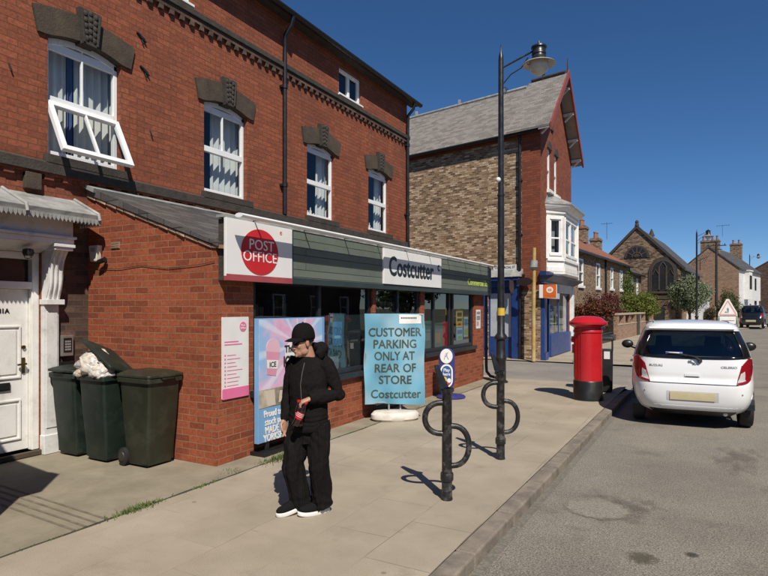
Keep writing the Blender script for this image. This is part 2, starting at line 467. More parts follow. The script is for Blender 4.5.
# side road between the shop and the gabled house
mb = MB()
mb.f([(-60,29,-.035),(-60,24,-.035),(-10,15.2,-.035),(-4.6,13.95,-.035),(-1.5,13.75,-.06),(-1.35,13.7,-.108),(-1.2,18.7,-.108),(-1.6,18.6,-.06),(-4.6,18.7,-.035),(-10,19.8,-.035)])
struct(mb.build('side_road', M['lane']), 'side road joining between the shop and the gabled building')
mb = MB(); mb.f([(-4.7,18.62,-.01),(-4.6,18.9,-.01),(-12,20.4,-.01),(-12,19.9,-.01)]); struct(mb.build('pavement', M['paving']))
mb = MB(); mb.f([(-7.5,13.7,-.012),(-4.17,13.7,-.012),(-4.3,14.05,-.012),(-10,15.3,-.012),(-10,13.7,-.012)]); struct(mb.build('pavement', M['paving']))
# kerb stones
def kerb(ys, drop=lambda y: 0):
    mb = MB()
    y = ys[0]
    while y < ys[1]:
        y2 = min(y+(.915 if y < 30 else 4), ys[1]); g = .006
        a, b = kx(y)-.15, kx(y2)-.15
        z0, z1 = -drop(y), -drop(y2)
        mb.hexa([(a,y+g,-.3),(a+.15,y+g,-.3),(b+.15,y2-g,-.3),(b,y2-g,-.3),(a,y+g,.003+z0),(a+.15,y+g,.0+z0),(b+.15,y2-g,.0+z1),(b,y2-g,.003+z1)])
        y = y2
    return struct(mb.build('kerb', M['kerb'], bevel=.014))
kerb((-20, 13.7), lambda y: max(0, min(.09, (y-12.4)*.07)))
kerb((18.6, 130), lambda y: max(0, min(.09, (20-y)*.07)))
mb = MB(); mb.f([(kx(y)+9.4+s, y, -.0) for y, s in ((-30,0),(0,0),(20,0))]+[(kx(y)+13.4, y, 0) for y in (20,0,-30)])
struct(mb.build('pavement', M['paving']), 'pavement across the road')
# worn patches in the road and the drain grooves in the forecourt
def blob(cx, cy, rx, ry, z, m, name, label, rot=0, sd=0):
    mb = MB(); pts = []
    for i in range(40):
        a = 2*math.pi*i/40; k = 1+.16*noise.noise(Vector((math.cos(a)*1.5+sd, math.sin(a)*1.5, sd)))
        x, y = rx*k*math.cos(a), ry*k*math.sin(a)
        pts.append((cx+x*math.cos(rot)-y*math.sin(rot), cy+x*math.sin(rot)+y*math.cos(rot), z))
    mb.f(pts); return struct(mb.build(name, m), label)
def soft_mat(name, col, r0, r1, amt):
    """a worn stain that thins out towards its ragged edge (object space, centred on its own object)"""
    m, t, b = _new(name)
    tc = N(t, 'ShaderNodeTexCoord'); ln = N(t, 'ShaderNodeVectorMath', operation='LENGTH')
    nz = N(t, 'ShaderNodeTexNoise'); nz.inputs['Scale'].default_value = 5; nz.inputs['Detail'].default_value = 6; t.links.new(tc.outputs['Object'], nz.inputs['Vector'])
    t.links.new(tc.outputs['Object'], ln.inputs[0])
    ad = N(t, 'ShaderNodeMath', operation='MULTIPLY_ADD'); ad.inputs[1].default_value = (r1-r0)*1.6; t.links.new(nz.outputs['Fac'], ad.inputs[0]); t.links.new(ln.outputs['Value'], ad.inputs[2])
    rp = ramp(t, [(min(.99, r0+(r1-r0)*.8), (amt,)*3), (min(1, r1+(r1-r0)*.7), (0,0,0))], ad.outputs[0])
    c = ramp(t, [(.36, tuple(q*.45 for q in col)), (.66, tuple(q*1.6 for q in col))], noise_fac(t, 75, 5, .8))
    t.links.new(c.outputs[0], b.inputs['Base Color']); b.inputs['Roughness'].default_value = .85
    t.links.new(rp.outputs[0], b.inputs['Alpha'])
    return m
def stain(x, y, sx, sy, z, m, name, label):
    mb = MB(); mb.f([(-1,-1,0),(1,-1,0),(1,1,0),(-1,1,0)]); o = mb.build(name, m); o.location = (x, y, z); o.scale = (sx, sy, 1); return struct(o, label)
stain(-.62, 5.55, .95, .95, RZ+.004, soft_mat('tyre_grime', (.11,.10,.086), .1, .9, .4), 'road_stain', 'broad dark worn area of asphalt by the kerb')
stain(-.80, 5.42, .44, .40, RZ+.008, soft_mat('patch_worn', (.24,.22,.18), .55, .72, .9), 'road_patch', 'pale oval worn repair patch in the asphalt')
stain(-.36, 4.52, .22, .22, RZ+.004, soft_mat('oil_stain', (.09,.08,.055), .2, .75, .7), 'oil_stain', 'dark oily stain on the asphalt')
stain(-.05, 4.75, .09, .09, RZ+.004, soft_mat('oil_spot', (.05,.045,.035), .2, .7, .8), 'oil_stain', 'small dark oily spot on the asphalt')
stain(.4, 8.0, .8, 1.8, RZ+.004, soft_mat('tyre_grime2', (.12,.11,.095), .1, .9, .3), 'road_stain', 'faint dark worn area behind the parked car')
mb = MB()
for a_, b_ in zip(YS[2:-1], YS[3:]): mb.f([(kx(a_)+.001,a_,RZ+.003),(kx(a_)+.075,a_,RZ+.003),(kx(b_)+.075,b_,RZ+.003),(kx(b_)+.001,b_,RZ+.003)])
struct(mb.build('gutter_grit', mat('gutter_grit', (.16,.145,.12), .95, .4, 40, .006, 90, dirt=(.08,.07,.055), dscale=5, damt=.6)), 'strip of grit along the foot of the kerb')
mb = MB()
for k in range(4):
    o = -.035-.09*k
    mb.f([(-6.0, 3.12+o, -.001),(-6.0, 3.145+o, -.001),(-4.2, 3.055+o, -.001),(-4.2, 3.03+o, -.001)])
struct(mb.build('drain_grooves', mat('groove_dirt', (.155,.132,.095), .95, .3, 12)), 'four narrow drain grooves across the forecourt')
mb = MB()
y = -3.0; r_ = random.Random(3)
L = []; R = []
while y < 13:
    wdt = .006+.012*r_.random(); x = -4.17+.02*noise.noise(Vector((0, y*1.5, 3)))
    L.append((x-wdt, y, .003)); R.append((x+wdt, y, .003)); y += .12
for i in range(len(L)-1): mb.f([L[i], R[i], R[i+1], L[i+1]])
struct(mb.build('joint_line', M['kerb'] if 0 else mat('joint_moss', (.05,.05,.03), .95, .4, 8)), 'mossy joint between forecourt and pavement')
# grass tufts rooted in the joint
def grass_mat():
    m = mat('grass_blade', (.085,.12,.03), .8, .35, 9)
    return m
M['grass'] = grass_mat()
mb = MB(); rg = random.Random(11)
def tufts(x, y, n, rx, ry, h):
    for _ in range(n):
        bx, by = x+rg.gauss(0, rx), y+rg.gauss(0, ry)
        a = rg.random()*6.28; hh = h*.7*(.5+rg.random()); le = hh*(.3+.6*rg.random()); ww = .004
        dx, dy = math.cos(a), math.sin(a)
        mb.f([(bx-dy*ww, by+dx*ww, 0), (bx+dy*ww, by-dx*ww, 0), (bx+dx*le*.5+dy*ww*.7, by+dy*le*.5-dx*ww*.7, hh*.7), (bx+dx*le, by+dy*le, hh)])
tufts(-4.17, 3.28, 430, .03, .11, .035); tufts(-4.17, 3.05, 25, .015, .08, .025); tufts(-4.16, 4.02, 90, .015, .09, .03); tufts(-4.17, 2.6, 15, .012, .3, .015)
tufts(-4.14, 5.2, 420, .05, .16, .055); tufts(-4.2, 8.6, 60, .03, .3, .03); tufts(-4.3, 4.5, 40, .05, .05, .02)
for yy in [random.uniform(2, 12) for _ in range(10)]: tufts(-4.17, yy, 8, .01, .03, .018)
tag(mb.build('grass', M['grass']), 'short green weeds growing in the joint beside the forecourt', 'grass', kind='stuff')
# ================================================================ three-storey terrace above the shop
W = -6.74
F = FX(W)
BLD = thing('brick_building', 'three storey red brick terrace with stone window heads above the shop', 'building', (0,0,0))
mains = [(4.06,5.04,3.52,5.0),(6.5,7.47,3.52,5.0),(9.17,10.15,3.52,5.0),(11.55,12.55,3.52,5.0)]
attics = [(5.28,6.24,6.27,6.85),(10.31,11.22,6.27,6.85)]
door_op = (2.92,3.97,.06,2.34)
mb = MB(F); panel(mb, -4, 13.56, 0, 7.2, mains+attics+[door_op], .16)
u_ = mb
u_.f([(13.56,0,0),(13.56,-8,0),(13.56,-8,7.2),(13.56,-4,10.4),(13.56,0,7.2)])
u_.f([(-4,0,0),(-4,-8,0),(-4,-8,7.2),(-4,-4,10.4),(-4,0,7.2)])
u_.f([(-4,-8,0),(13.56,-8,0),(13.56,-8,7.2),(-4,-8,7.2)])
mb.build('wall', M['red_brick'], BLD)
# dark rooms behind the windows
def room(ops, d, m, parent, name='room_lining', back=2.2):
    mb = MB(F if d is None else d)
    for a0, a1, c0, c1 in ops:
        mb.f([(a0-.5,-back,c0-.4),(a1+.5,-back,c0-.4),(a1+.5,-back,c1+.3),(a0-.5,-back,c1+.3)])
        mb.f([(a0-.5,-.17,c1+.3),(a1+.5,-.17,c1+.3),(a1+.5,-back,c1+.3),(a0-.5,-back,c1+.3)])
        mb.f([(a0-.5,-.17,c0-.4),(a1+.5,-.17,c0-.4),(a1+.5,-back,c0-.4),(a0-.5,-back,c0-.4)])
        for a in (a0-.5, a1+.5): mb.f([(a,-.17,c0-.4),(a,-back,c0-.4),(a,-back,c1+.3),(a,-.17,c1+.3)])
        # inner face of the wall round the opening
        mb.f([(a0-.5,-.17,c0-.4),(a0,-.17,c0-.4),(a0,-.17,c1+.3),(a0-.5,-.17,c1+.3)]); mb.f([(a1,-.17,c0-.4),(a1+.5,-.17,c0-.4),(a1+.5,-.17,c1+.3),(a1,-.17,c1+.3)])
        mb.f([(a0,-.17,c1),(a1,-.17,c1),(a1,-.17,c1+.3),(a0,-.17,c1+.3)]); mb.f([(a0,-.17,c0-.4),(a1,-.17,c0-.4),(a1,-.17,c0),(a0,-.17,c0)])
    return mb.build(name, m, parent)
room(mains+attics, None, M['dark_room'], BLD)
def frame_bars(mb, a0, a1, c0, c1, wd, b0, b1, vert=(), horiz=()):
    mb.box(a0,a0+wd,b0,b1,c0,c1); mb.box(a1-wd,a1,b0,b1,c0,c1)
    mb.box(a0+wd,a1-wd,b0,b1,c1-wd,c1); mb.box(a0+wd,a1-wd,b0,b1,c0,c0+wd)
    for x, t in vert: mb.box(x-t/2,x+t/2,b0+.004,b1-.004,c0+wd,c1-wd)
    for z, t in horiz: mb.box(a0+wd,a1-wd,b0+.002,b1+.006,z-t/2,z+t/2)
def curtain(parent, F_, a0, a1, c0, c1, m, b=-.28, amp=.022, waves=7, name='curtain', lean=0):
    mb = MB(F_); n = 48
    P = [(a0+(a1-a0)*i/n, b+amp*math.sin(2*math.pi*waves*i/n)+amp*.4*math.sin(5.1*i/n*6)) for i in range(n+1)]
    for (x0,y0),(x1,y1) in zip(P, P[1:]):
        mb.f([(x0,y0,c0),(x1,y1,c0),(x1+lean,y1,c1),(x0+lean,y0,c1)])
    return mb.build(name, m, parent, smooth=True, angle=180)
def arched_head(mb, a0, a1, c1, rise, b0, b1, thick):
    """white arched top rail of the frame"""
    n = 12
    for i in range(n):
        x0, x1 = a0+(a1-a0)*i/n, a0+(a1-a0)*(i+1)/n
        q = lambda x: c1-rise*((2*(x-a0)/(a1-a0)-1)**2)
        mb.hexa([(x0,b0,q(x0)-thick),(x1,b0,q(x1)-thick),(x1,b1,q(x1)-thick),(x0,b1,q(x0)-thick),(x0,b0,q(x0)),(x1,b0,q(x1)),(x1,b1,q(x1)),(x0,b1,q(x0))])
RISE = .09
for i, (a0, a1, c0, c1) in enumerate(mains):
    # stone head: two shoulders and a keystone, arched below
    mid = (a0+a1)/2; mb = MB(F)
    def low(x): return c1-RISE*((2*(x-a0)/(a1-a0)-1)**2)
    for s0, s1 in ((a0-.13, mid-.11), (mid+.11, a1+.13)):
        n = 6
        left = s0 < mid-.2
        for k in range(n):
            x0, x1 = s0+(s1-s0)*k/n, s0+(s1-s0)*(k+1)/n
            lo = lambda x: low(min(max(x, a0), a1))
            def hi(x):
                e = abs(x-mid)/((a1-a0)/2+.13)
                return c1+.30-.10*e*e
            fl = lambda x: mid+(x-mid)*1.10
            lo2 = lambda x: lo(x) + (.0 if a0 <= x <= a1 else .0)
            mb.hexa([(x0,-.10,lo2(x0)),(x1,-.10,lo2(x1)),(x1,.035,lo2(x1)),(x0,.035,lo2(x0)),(fl(x0),-.10,hi(x0)),(fl(x1),-.10,hi(x1)),(fl(x1),.035,hi(x1)),(fl(x0),.035,hi(x0))])
    bmesh.ops.remove_doubles(mb.bm, verts=mb.bm.verts, dist=.0005)
    h = mb.build('window_head', M['stone'], BLD)
    mb = MB(F)
    mb.hexa([(mid-.10,-.09,c1-.035),(mid+.10,-.09,c1-.035),(mid+.10,.085,c1-.035),(mid-.10,.085,c1-.035),(mid-.145,-.09,c1+.40),(mid+.145,-.09,c1+.40),(mid+.145,.085,c1+.40),(mid-.145,.085,c1+.40)])
    for k in range(5):      # carved leaf bosses on the keystone
        for q_ in (-1, 0, 1): mb.ball((mid+q_*(.048+.006*k), .083, c1+.04+.075*k+.02*(q_ == 0)), (.03,.022,.038), 8, 6)
    for s in (-1,1): mb.bar((mid+s*.088,.09,c1-.02),(mid+s*.13,.09,c1+.385),.025,.025)
    mb.build('keystone', M['dark_stone'], h, bevel=.006)
    # stone sill
    mb = MB(F); mb.hexa([(a0-.06,-.12,c0-.12),(a1+.06,-.12,c0-.12),(a1+.06,.09,c0-.12),(a0-.06,.09,c0-.12),(a0-.06,-.12,c0+.006),(a1+.06,-.12,c0+.006),(a1+.06,.09,c0-.018),(a0-.06,.09,c0-.018)])
    mb.build('window_sill', M['dark_stone'], BLD, bevel=.006)
    # frame
    fb0, fb1 = -.135, -.075
    mb = MB(F); wd = .055
    mb.box(a0+.004,a0+wd,fb0,fb1,c0+.006,c1-RISE); mb.box(a1-wd,a1-.004,fb0,fb1,c0+.006,c1-RISE)
    mb.box(a0+wd,a1-wd,fb0,fb1,c0+.006,c0+wd+.01)
    arched_head(mb, a0+.004, a1-.004, c1-.002, RISE, fb0, fb1, .075)
    tz = c0+.69
    if i == 0:
        mb.box(a0+wd,a1-wd,fb0,fb1+.012,tz-.05,tz+.03)
        mb.box(mid-.012,mid+.012,fb0+.01,fb1-.008,tz+.03,c1-.07)
        mb.box(a0+wd,a1-wd,fb0+.002,fb1-.01,c1-.2,c1-.1)
    else:
        mb.box(a0+wd,a1-wd,fb0,fb1+.012,tz-.045,tz+.045)
        mb.box(a0+wd,a1-wd,fb0+.002,fb1-.01,c1-.19,c1-.1)
        if i == 1: mb.box(mid-.012,mid+.012,fb0+.01,fb1-.008,tz+.045,c1-.18)
    fr = mb.build('window', M['white_upvc'], BLD, bevel=.005)
    mb = MB(F); mb.f([(a0+.03,-.108,c0+.03),(a1-.03,-.108,c0+.03),(a1-.03,-.108,c1-.08),(a0+.03,-.108,c1-.08)]) if i else mb.f([(a0+.03,-.108,tz),(a1-.03,-.108,tz),(a1-.03,-.108,c1-.08),(a0+.03,-.108,c1-.08)])
    mb.build('pane', M['pane'], fr)
    if i == 0:
        curtain(fr, F, a0+.02, a0+.40, c0+.05, c1-.05, M['curtain'], amp=.024, waves=4)
        curtain(fr, F, a0+.42, a0+.50, c0+.05, c1-.05, M['blue_curtain'], b=-.3, amp=.022, waves=2)
        curtain(fr, F, a0+.50, a1+.06, c0+.05, c1-.05, M['curtain'], amp=.024, waves=5)
        # the lower light hangs open from its top edge
        ang = rad(27); hp = Vector((0, fb1+.02, tz-.05)); L = .70
        T = F @ Matrix.Translation(hp) @ Matrix.Rotation(ang, 4, 'X')
        mb = MB(T); frame_bars(mb, a0+.012, a1-.012, -L, 0, .062, -.03, .03, vert=[(mid,.024)])
        sh = mb.build('opening_sash', M['white_upvc'], BLD, bevel=.005)
        mb = MB(T); mb.f([(a0+.05,0,-L+.04),(a1-.05,0,-L+.04),(a1-.05,0,-.04),(a0+.05,0,-.04)]); mb.build('pane', M['sash_glass'], sh)
    elif i == 1:
        curtain(fr, F, a0+.40, a1+.08, c0+.05, c1-.1, M['curtain'], amp=.022, waves=5)
    else:
        curtain(fr, F, a1-(.32 if i == 2 else .28), a1+.1, c0+.1, c1-.1, M['curtain'], amp=.022, waves=3, lean=.03)
        mb = MB(F)      # small things on the inner sill
        for k, (x, r, hh) in enumerate(((a0+.3,.03,.13),(a0+.39,.025,.2),(a0+.5,.03,.1))): mb.lathe([(r,0),(r*1.1,hh*.6),(r*.4,hh*.8),(r*.4,hh)], (x, -.2, c0+.02), 10)
        mb.build('ornament', M['curtain'], fr, smooth=True)
for a0, a1, c0, c1 in attics:
    mb = MB(F); frame_bars(mb, a0+.004, a1-.004, c0+.004, c1-.004, .06, -.11, -.04, vert=[((a0+a1)/2,.075)])
    fr = mb.build('window', M['white_upvc'], BLD, bevel=.005)
    mb = MB(F); mb.f([(a0+.03,-.08,c0+.03),(a1-.03,-.08,c0+.03),(a1-.03,-.08,c1-.03),(a0+.03,-.08,c1-.03)]); mb.build('pane', M['pane'], fr)
    mb = MB(F); mb.box(a0-.03,a1+.03,-.05,.05,c0-.035,c0+.003); mb.build('window_sill', M['white_upvc'], fr, bevel=.005)
# lower string course with little stone blocks and brick dentils under it
mb = MB(F)
for s0, s1 in ((-4,3.98),(5.12,6.42),(7.55,9.09),(10.23,11.47),(12.63,13.57)): pass
mb.box(-4,13.58,0,.085,3.28,3.395)
mb.hexa([(-4,0,3.395),(13.58,0,3.395),(13.58,.085,3.395),(-4,.085,3.395),(-4,0,3.43),(13.58,0,3.43),(13.58,.02,3.425),(-4,.02,3.425)])
mb.build('string_course', M['dark_stone'], BLD)
def comb(c0, c1, c2, step, wd, b, m):
    """one toothed strip: a band c1-c2 with teeth hanging to c0"""
    P = [(-3.9,0,c2),(-3.9,0,c1)]; a = -3.9
    while a < 13.3:
        P += [(a+.02,0,c1),(a+.02,0,c0),(a+.02+wd,0,c0),(a+.02+wd,0,c1)]; a += step
    P += [(13.5,0,c1),(13.5,0,c2)]
    mb = MB(F); mb.prism(P, (0,b,0)); return mb.build('dentil_course', m, BLD)
comb(3.205, 3.262, 3.279, .225, .11, .05, M['red_brick'])
for a in (2.55,3.86,5.18,6.36,7.6,9.05,10.3,11.45,12.7):
    mb = MB(F); mb.box(a-.09,a+.09,0,.07,3.06,3.25); mb.build('corbel_block', M['stone'], BLD, bevel=.006)
# upper string course: stone band over a row of shaped brick drops
mb = MB(F); mb.box(-4,13.6,0,.08,6.10,6.19); mb.box(-4,13.6,0,.05,6.06,6.10)
mb.build('string_course', M['dark_stone'], BLD, bevel=.008)
comb(5.95, 6.02, 6.059, .19, .075, .05, M['old_brick'])
# wall ties and stubs of old brackets
for a, z in ((5.35,5.42),(5.4,4.98),(3.62,4.42),(5.5,4.18)):
    mb = MB(F); big = z > 4.9
    mb.bar((a,0,z),(a+.02,.03,z-.08),.014)
    if big: mb.bar((a-.07,.012,z+.04),(a+.05,.02,z-.02),.022); mb.bar((a-.02,.02,z-.0),(a+.07,.025,z-.05),.016)
    mb.build('wall_bracket', M['black_metal'], BLD)
# roof with overhanging eave
mb = MB(F); mb.prism([(-4,.24,7.03),(-4,-4,10.55),(-4,-8.5,6.86),(-4,-8.5,6.98),(-4,-4,10.68),(-4,.24,7.13)], (17.8,0,0))
rf = mb.build('roof', M['dark_slate'], BLD)
mb = MB(F); mb.box(-4,13.8,0,.2,7.02,7.06); mb.build('soffit', M['dark_stone'], rf)
mb = MB(F)
pts = [(-4,.26+.065*math.cos(t),7.06+.065*math.sin(t)) for t in [math.pi+math.pi*k/8 for k in range(9)]]
mb.prism(pts+[(-4,.26+.055,7.07),(-4,.26-.055,7.07)], (17.85,0,0)); mb.build('gutter', M['black_paint'], rf)
def downpipe(parent, F_, a, z0, z1, b=.07, r=.04, shoe=0, name='downpipe', m=None, brk=1.8, offs=None):
    mb = MB(F_); pts = [(a,b,z1),(a,b,z0)]
    if offs: pts = offs + pts
    if shoe: pts = pts[:-1]+[(a,b,z0+.12),(a+shoe*.3,b+.02,z0+.03),(a+shoe,b+.05,z0)]
    mb.tube(pts, r, 10)
    z = z0+.5
    while z < z1-.2:
        mb.tube([(a,b,z),(a,b,z+.07)], r*1.35, 10); mb.box(a-.075,a+.075,0,b,z+.01,z+.05); z += brk
    return mb.build(name, m or M['black_paint'], parent, smooth=True)
downpipe(BLD, F, 8.4, 3.42, 6.4, offs=[(8.4,.26,7.0),(8.4,.23,6.85),(8.4,.08,6.7)])
downpipe(BLD, F, 13.47, 0, 6.4, offs=[(13.47,.26,7.0),(13.47,.23,6.85),(13.47,.08,6.7)])
# ---------------------------------------------------------------- house door and porch
mb = MB(F)
mb.box(2.92,3.0,-.15,-.02,.06,2.34); mb.box(3.89,3.97,-.15,-.02,.06,2.34); mb.box(3.0,3.89,-.15,-.02,2.26,2.34); mb.box(3.0,3.89,-.15,-.02,1.92,2.0)
dfr = mb.build('door_frame', M['white_paint'], BLD, bevel=.006)
mb = MB(F); mb.f([(3.0,-.1,2.0),(3.89,-.1,2.0),(3.89,-.1,2.26),(3.0,-.1,2.26)]); mb.build('fanlight', mat('fanlight_glass', (.02,.022,.026), .08, .2, 3), dfr)
mb = MB(F); mb.box(3.003,3.887,-.14,-.095,.075,1.917)
for a0, a1 in ((3.1,3.4),(3.5,3.8)):
    for c0, c1 in ((.2,.66),(.9,1.5),):
        mb.box(a0,a0+.022,-.095,-.078,c0,c1); mb.box(a1-.022,a1,-.095,-.078,c0,c1); mb.box(a0+.022,a1-.022,-.095,-.078,c1-.022,c1); mb.box(a0+.022,a1-.022,-.095,-.078,c0,c0+.022)
        mb.box(a0+.05,a1-.05,-.095,-.083,c0+.05,c1-.05)
dr = mb.build('door', M['white_paint'], BLD, bevel=.004)
lettering([('81A',3.615,1.665,.075,.0025)], M['black_paint'], dr, F @ Matrix.Translation((0,-.094,0)), 'house_number')
mb = MB(F); mb.box(3.42,3.68,-.095,-.075,.77,.86); mb.box(3.435,3.665,-.075,-.068,.785,.845); mb.build('letterbox', M['black_paint'], dr, bevel=.004)
mb = MB(F); mb.box(3.815,3.845,-.095,-.08,.95,1.13); mb.bar((3.83,-.08,1.06),(3.83,-.04,1.06),.018); mb.bar((3.84,-.04,1.06),(3.74,-.04,1.055),.02); mb.tube([(3.83,-.095,1.25),(3.83,-.075,1.25)],.022,10)
mb.build('handle', mat('brass', (.25,.18,.08), .35, .2, 6, metal=1), dr)
mb = MB(F); mb.box(2.9,3.99,-.15,.04,.0,.06); mb.build('door_step', M['stone'], BLD, bevel=.01)
# pilaster, scrolled bracket, beam and lead canopy
mb = MB(F); mb.box(3.975,4.15,0,.07,0,1.74); mb.box(3.965,4.16,0,.09,0,.22); mb.box(3.995,4.13,.07,.08,.3,1.66)
mb.build('pilaster', M['old_white'], BLD, bevel=.006)
mb = MB(F); mb.box(2.72,2.9,0,.07,0,1.74); mb.build('pilaster', M['old_white'], BLD, bevel=.006)
for ac in (4.07, 2.81):
    n = 16; prof = []
    for k in range(n+1):
        t = k/n; z = 1.80+.60*t
        prof.append((.08+.20*(t**1.5)+.03*math.sin(t*2*math.pi), z))
    mb = MB(F)
    mb.prism([(ac-.085,0,1.80)]+[(ac-.085,b,z) for b, z in prof]+[(ac-.085,0,2.40)], (.17,0,0))
    for da in (-.055, 0, .055):      # flutes
        R = []
        for b, z in prof: R.append([(ac+da-.017,b-.01,z),(ac+da+.017,b-.01,z),(ac+da+.01,b+.016,z),(ac+da-.01,b+.016,z)])
        mb.rings(R)
    mb.box(ac-.11,ac+.11,0,.14,1.74,1.80); mb.box(ac-.12,ac+.12,0,.33,2.40,2.435); mb.box(ac-.105,ac+.105,0,.31,2.365,2.40)
    mb.build('porch_bracket', M['old_white'], BLD, bevel=.004)
mb = MB(F)
mb.box(2.6,4.2,0,.29,2.435,2.50); mb.box(2.58,4.21,0,.33,2.50,2.53); mb.box(2.6,4.2,0,.27,2.53,2.76)
bm_ = mb.build('porch_beam', M['old_white'], BLD, bevel=.006)
mb = MB(F); mb.f([(2.9,.0,2.34),(3.97,.0,2.34),(3.97,.29,2.434),(2.9,.29,2.434)]); mb.build('porch_ceiling', M['old_white'], bm_)
CAN = [(2.4,.0,3.02),(4.3,.0,3.02)]
mb = MB(F)
mb.hexa([(2.4,0,2.76),(4.42,0,2.76),(4.42,.44,2.72),(2.4,.44,2.72),(2.4,0,3.02),(4.42,0,3.02),(4.42,.47,2.80),(2.4,.47,2.80)])
for a in (2.55, 3.55, 4.39): mb.tube([(a,0,3.03),(a,.47,2.81),(a,.49,2.73)], .02, 8)
cn = mb.build('porch_canopy', M['lead'], BLD, bevel=.008)
mb = MB(F); a = 2.4
while a < 4.40:
    mb.prism([(a,.45,2.745),(a+.046,.45,2.745),(a+.04,.45,2.70),(a+.023,.45,2.672),(a+.006,.45,2.70)], (0,.022,0)); a += .046
b = .06
while b < .43:
    mb.prism([(4.405,b,2.76-.0*b),(4.405,b+.046,2.76),(4.405,b+.04,2.70),(4.405,b+.023,2.672),(4.405,b+.006,2.70)], (.018,0,0)); b += .046
mb.build('valance', M['lead'], cn)
t_ = thing('porch_light', 'small round black lamp fixed under the white porch beam', 'lamp', (W+.2,3.72,2.33))
mb = MB(); mb.lathe([(.03,.03),(.055,.02),(.06,-.02),(.045,-.05)], (0,0,0), 14); mb.build('housing', M['black_paint'], t_, smooth=True)
mb = MB(); mb.lathe([(.043,-.05),(.035,-.075),(.01,-.085)], (0,0,0), 14); mb.build('lens', mat('lamp_lens', (.12,.12,.12), .2), t_, smooth=True)
# dark strip of old wall between the door surround and the shop
mb = MB(F); mb.f([(4.15,.004,0),(4.57,.004,0),(4.57,.004,2.98),(4.15,.004,2.98)]); mb.build('old_wall_strip', M['old_brick'], BLD)
t_ = thing('entry_keypad', 'grey metal door entry box on the dark brick beside the white door', 'entry box', (W+.003, 4.27, 1.12))
mb = MB(FX(0)); mb.box(-.075,.075,0,.05,0,.25); mb.build('box', mat('keypad_steel', (.3,.29,.27), .4, .15, 6, metal=.6), t_, bevel=.006)
mb = MB(FX(0)); mb.box(-.05,.05,.05,.056,.05,.22); mb.build('cover', M['black_paint'], t_)
mb = MB(FX(0))
for i in range(3):
    for j in range(4): mb.box(-.035+.025*i,-.017+.025*i,.056,.061,.07+.032*j,.092+.032*j)
mb.build('keys', mat('keypad_keys', (.25,.24,.22), .4), t_)
t_ = thing('wall_tray', 'small black tray on the dark brick under the entry box', 'tray', (W+.003, 4.25, 1.0))
mb = MB(FX(0)); mb.box(-.09,.09,0,.09,0,.015); mb.box(-.09,.09,.078,.09,.015,.06); mb.box(-.09,-.078,0,.078,.015,.06); mb.box(.078,.09,0,.078,.015,.06); mb.build('body', M['black_paint'], t_)

# ================================================================ single-storey shop
X1 = -4.56; Y0 = 4.57; Y1 = 13.3
SHOP = thing('brick_shop', 'single storey red brick shop with slate lean to roof in front of the terrace', 'shop', (0,0,0))
FS = FX(X1)
winA = (5.16,7.95,.74,2.08); doorS = (8.05,9.75,.02,2.08); winB = (9.92,12.64,.84,2.08)
mb = MB(FS); panel(mb, Y0, Y1, -.05, 2.34, [winA, doorS, winB], .12); 
mb.build('front_wall', M['shop_brick'], SHOP)
SY = frame((W+.001, Y0, 0), (1,0,0))        # side wall looking at the camera: along = x - W
D_ = X1-W
zt = lambda a: 3.10 + (2.34-3.10)*a/D_
mb = MB(SY)
mb.f([(0,0,-.05),(D_,0,-.05),(D_,0,zt(D_)),(0,0,zt(0))])
mb.build('side_wall', M['shop_brick'], SHOP)
mb = MB(); mb.f([(X1,Y1,0),(W,Y1,0),(W,Y1,3.1),(X1,Y1,2.34)]); mb.build('end_wall', M['shop_brick'], SHOP)
# air brick
mb = MB(SY); mb.box(.46,.61,-.02,.012,2.42,2.50)
for i in range(5):
    for j in range(3): mb.box(.472+.027*i,.489+.027*i,.012,.018,2.43+.023*j,2.443+.023*j)
mb.build('air_brick', M['pink_brick'], SHOP)
# lean-to roof: slate sheet with a rough mortared verge
mb = MB(SY)
mb.prism([(0,.035,3.13),(D_+.06,.035,2.36),(D_+.06,.035,2.40),(0,.035,3.23)], (0,-8.8,0))
rf2 = mb.build('roof', M['dark_slate'], SHOP)
mb = MB(SY); rr = random.Random(5); a = 0
while a < D_:
    l = .12+.1*rr.random()
    z = zt(a); z2 = zt(min(a+l, D_))
    mb.hexa([(a,-.02,z-.01),(a+l-.01,-.02,z2-.01),(a+l-.01,.015+.02*rr.random(),z2-.01),(a,.02,z-.01),(a,-.02,z+.03),(a+l-.01,-.02,z2+.025),(a+l-.01,.015,z2+.03),(a,.02,z+.025)]); a += l
mb.build('verge', M['pink_brick'], rf2, bevel=.004)
mb = MB(F); mb.hexa([(4.5,0,3.20),(13.3,0,3.20),(13.3,.2,3.12),(4.5,.2,3.12),(4.5,0,3.25),(13.3,0,3.25),(13.3,.22,3.17),(4.5,.22,3.17)]); mb.build('flashing', M['lead'], rf2)
# loose cable across the side wall
mb = MB(SY); mb.tube([(.2,.012,2.19),(.6,.012,2.17),(1.0,.012,2.2),(1.45,.012,2.15),(1.9,.012,2.17),(2.17,.012,2.20)], .0035, 6); mb.build('cable', mat('cable_black', (.05,.03,.025), .6), SHOP)
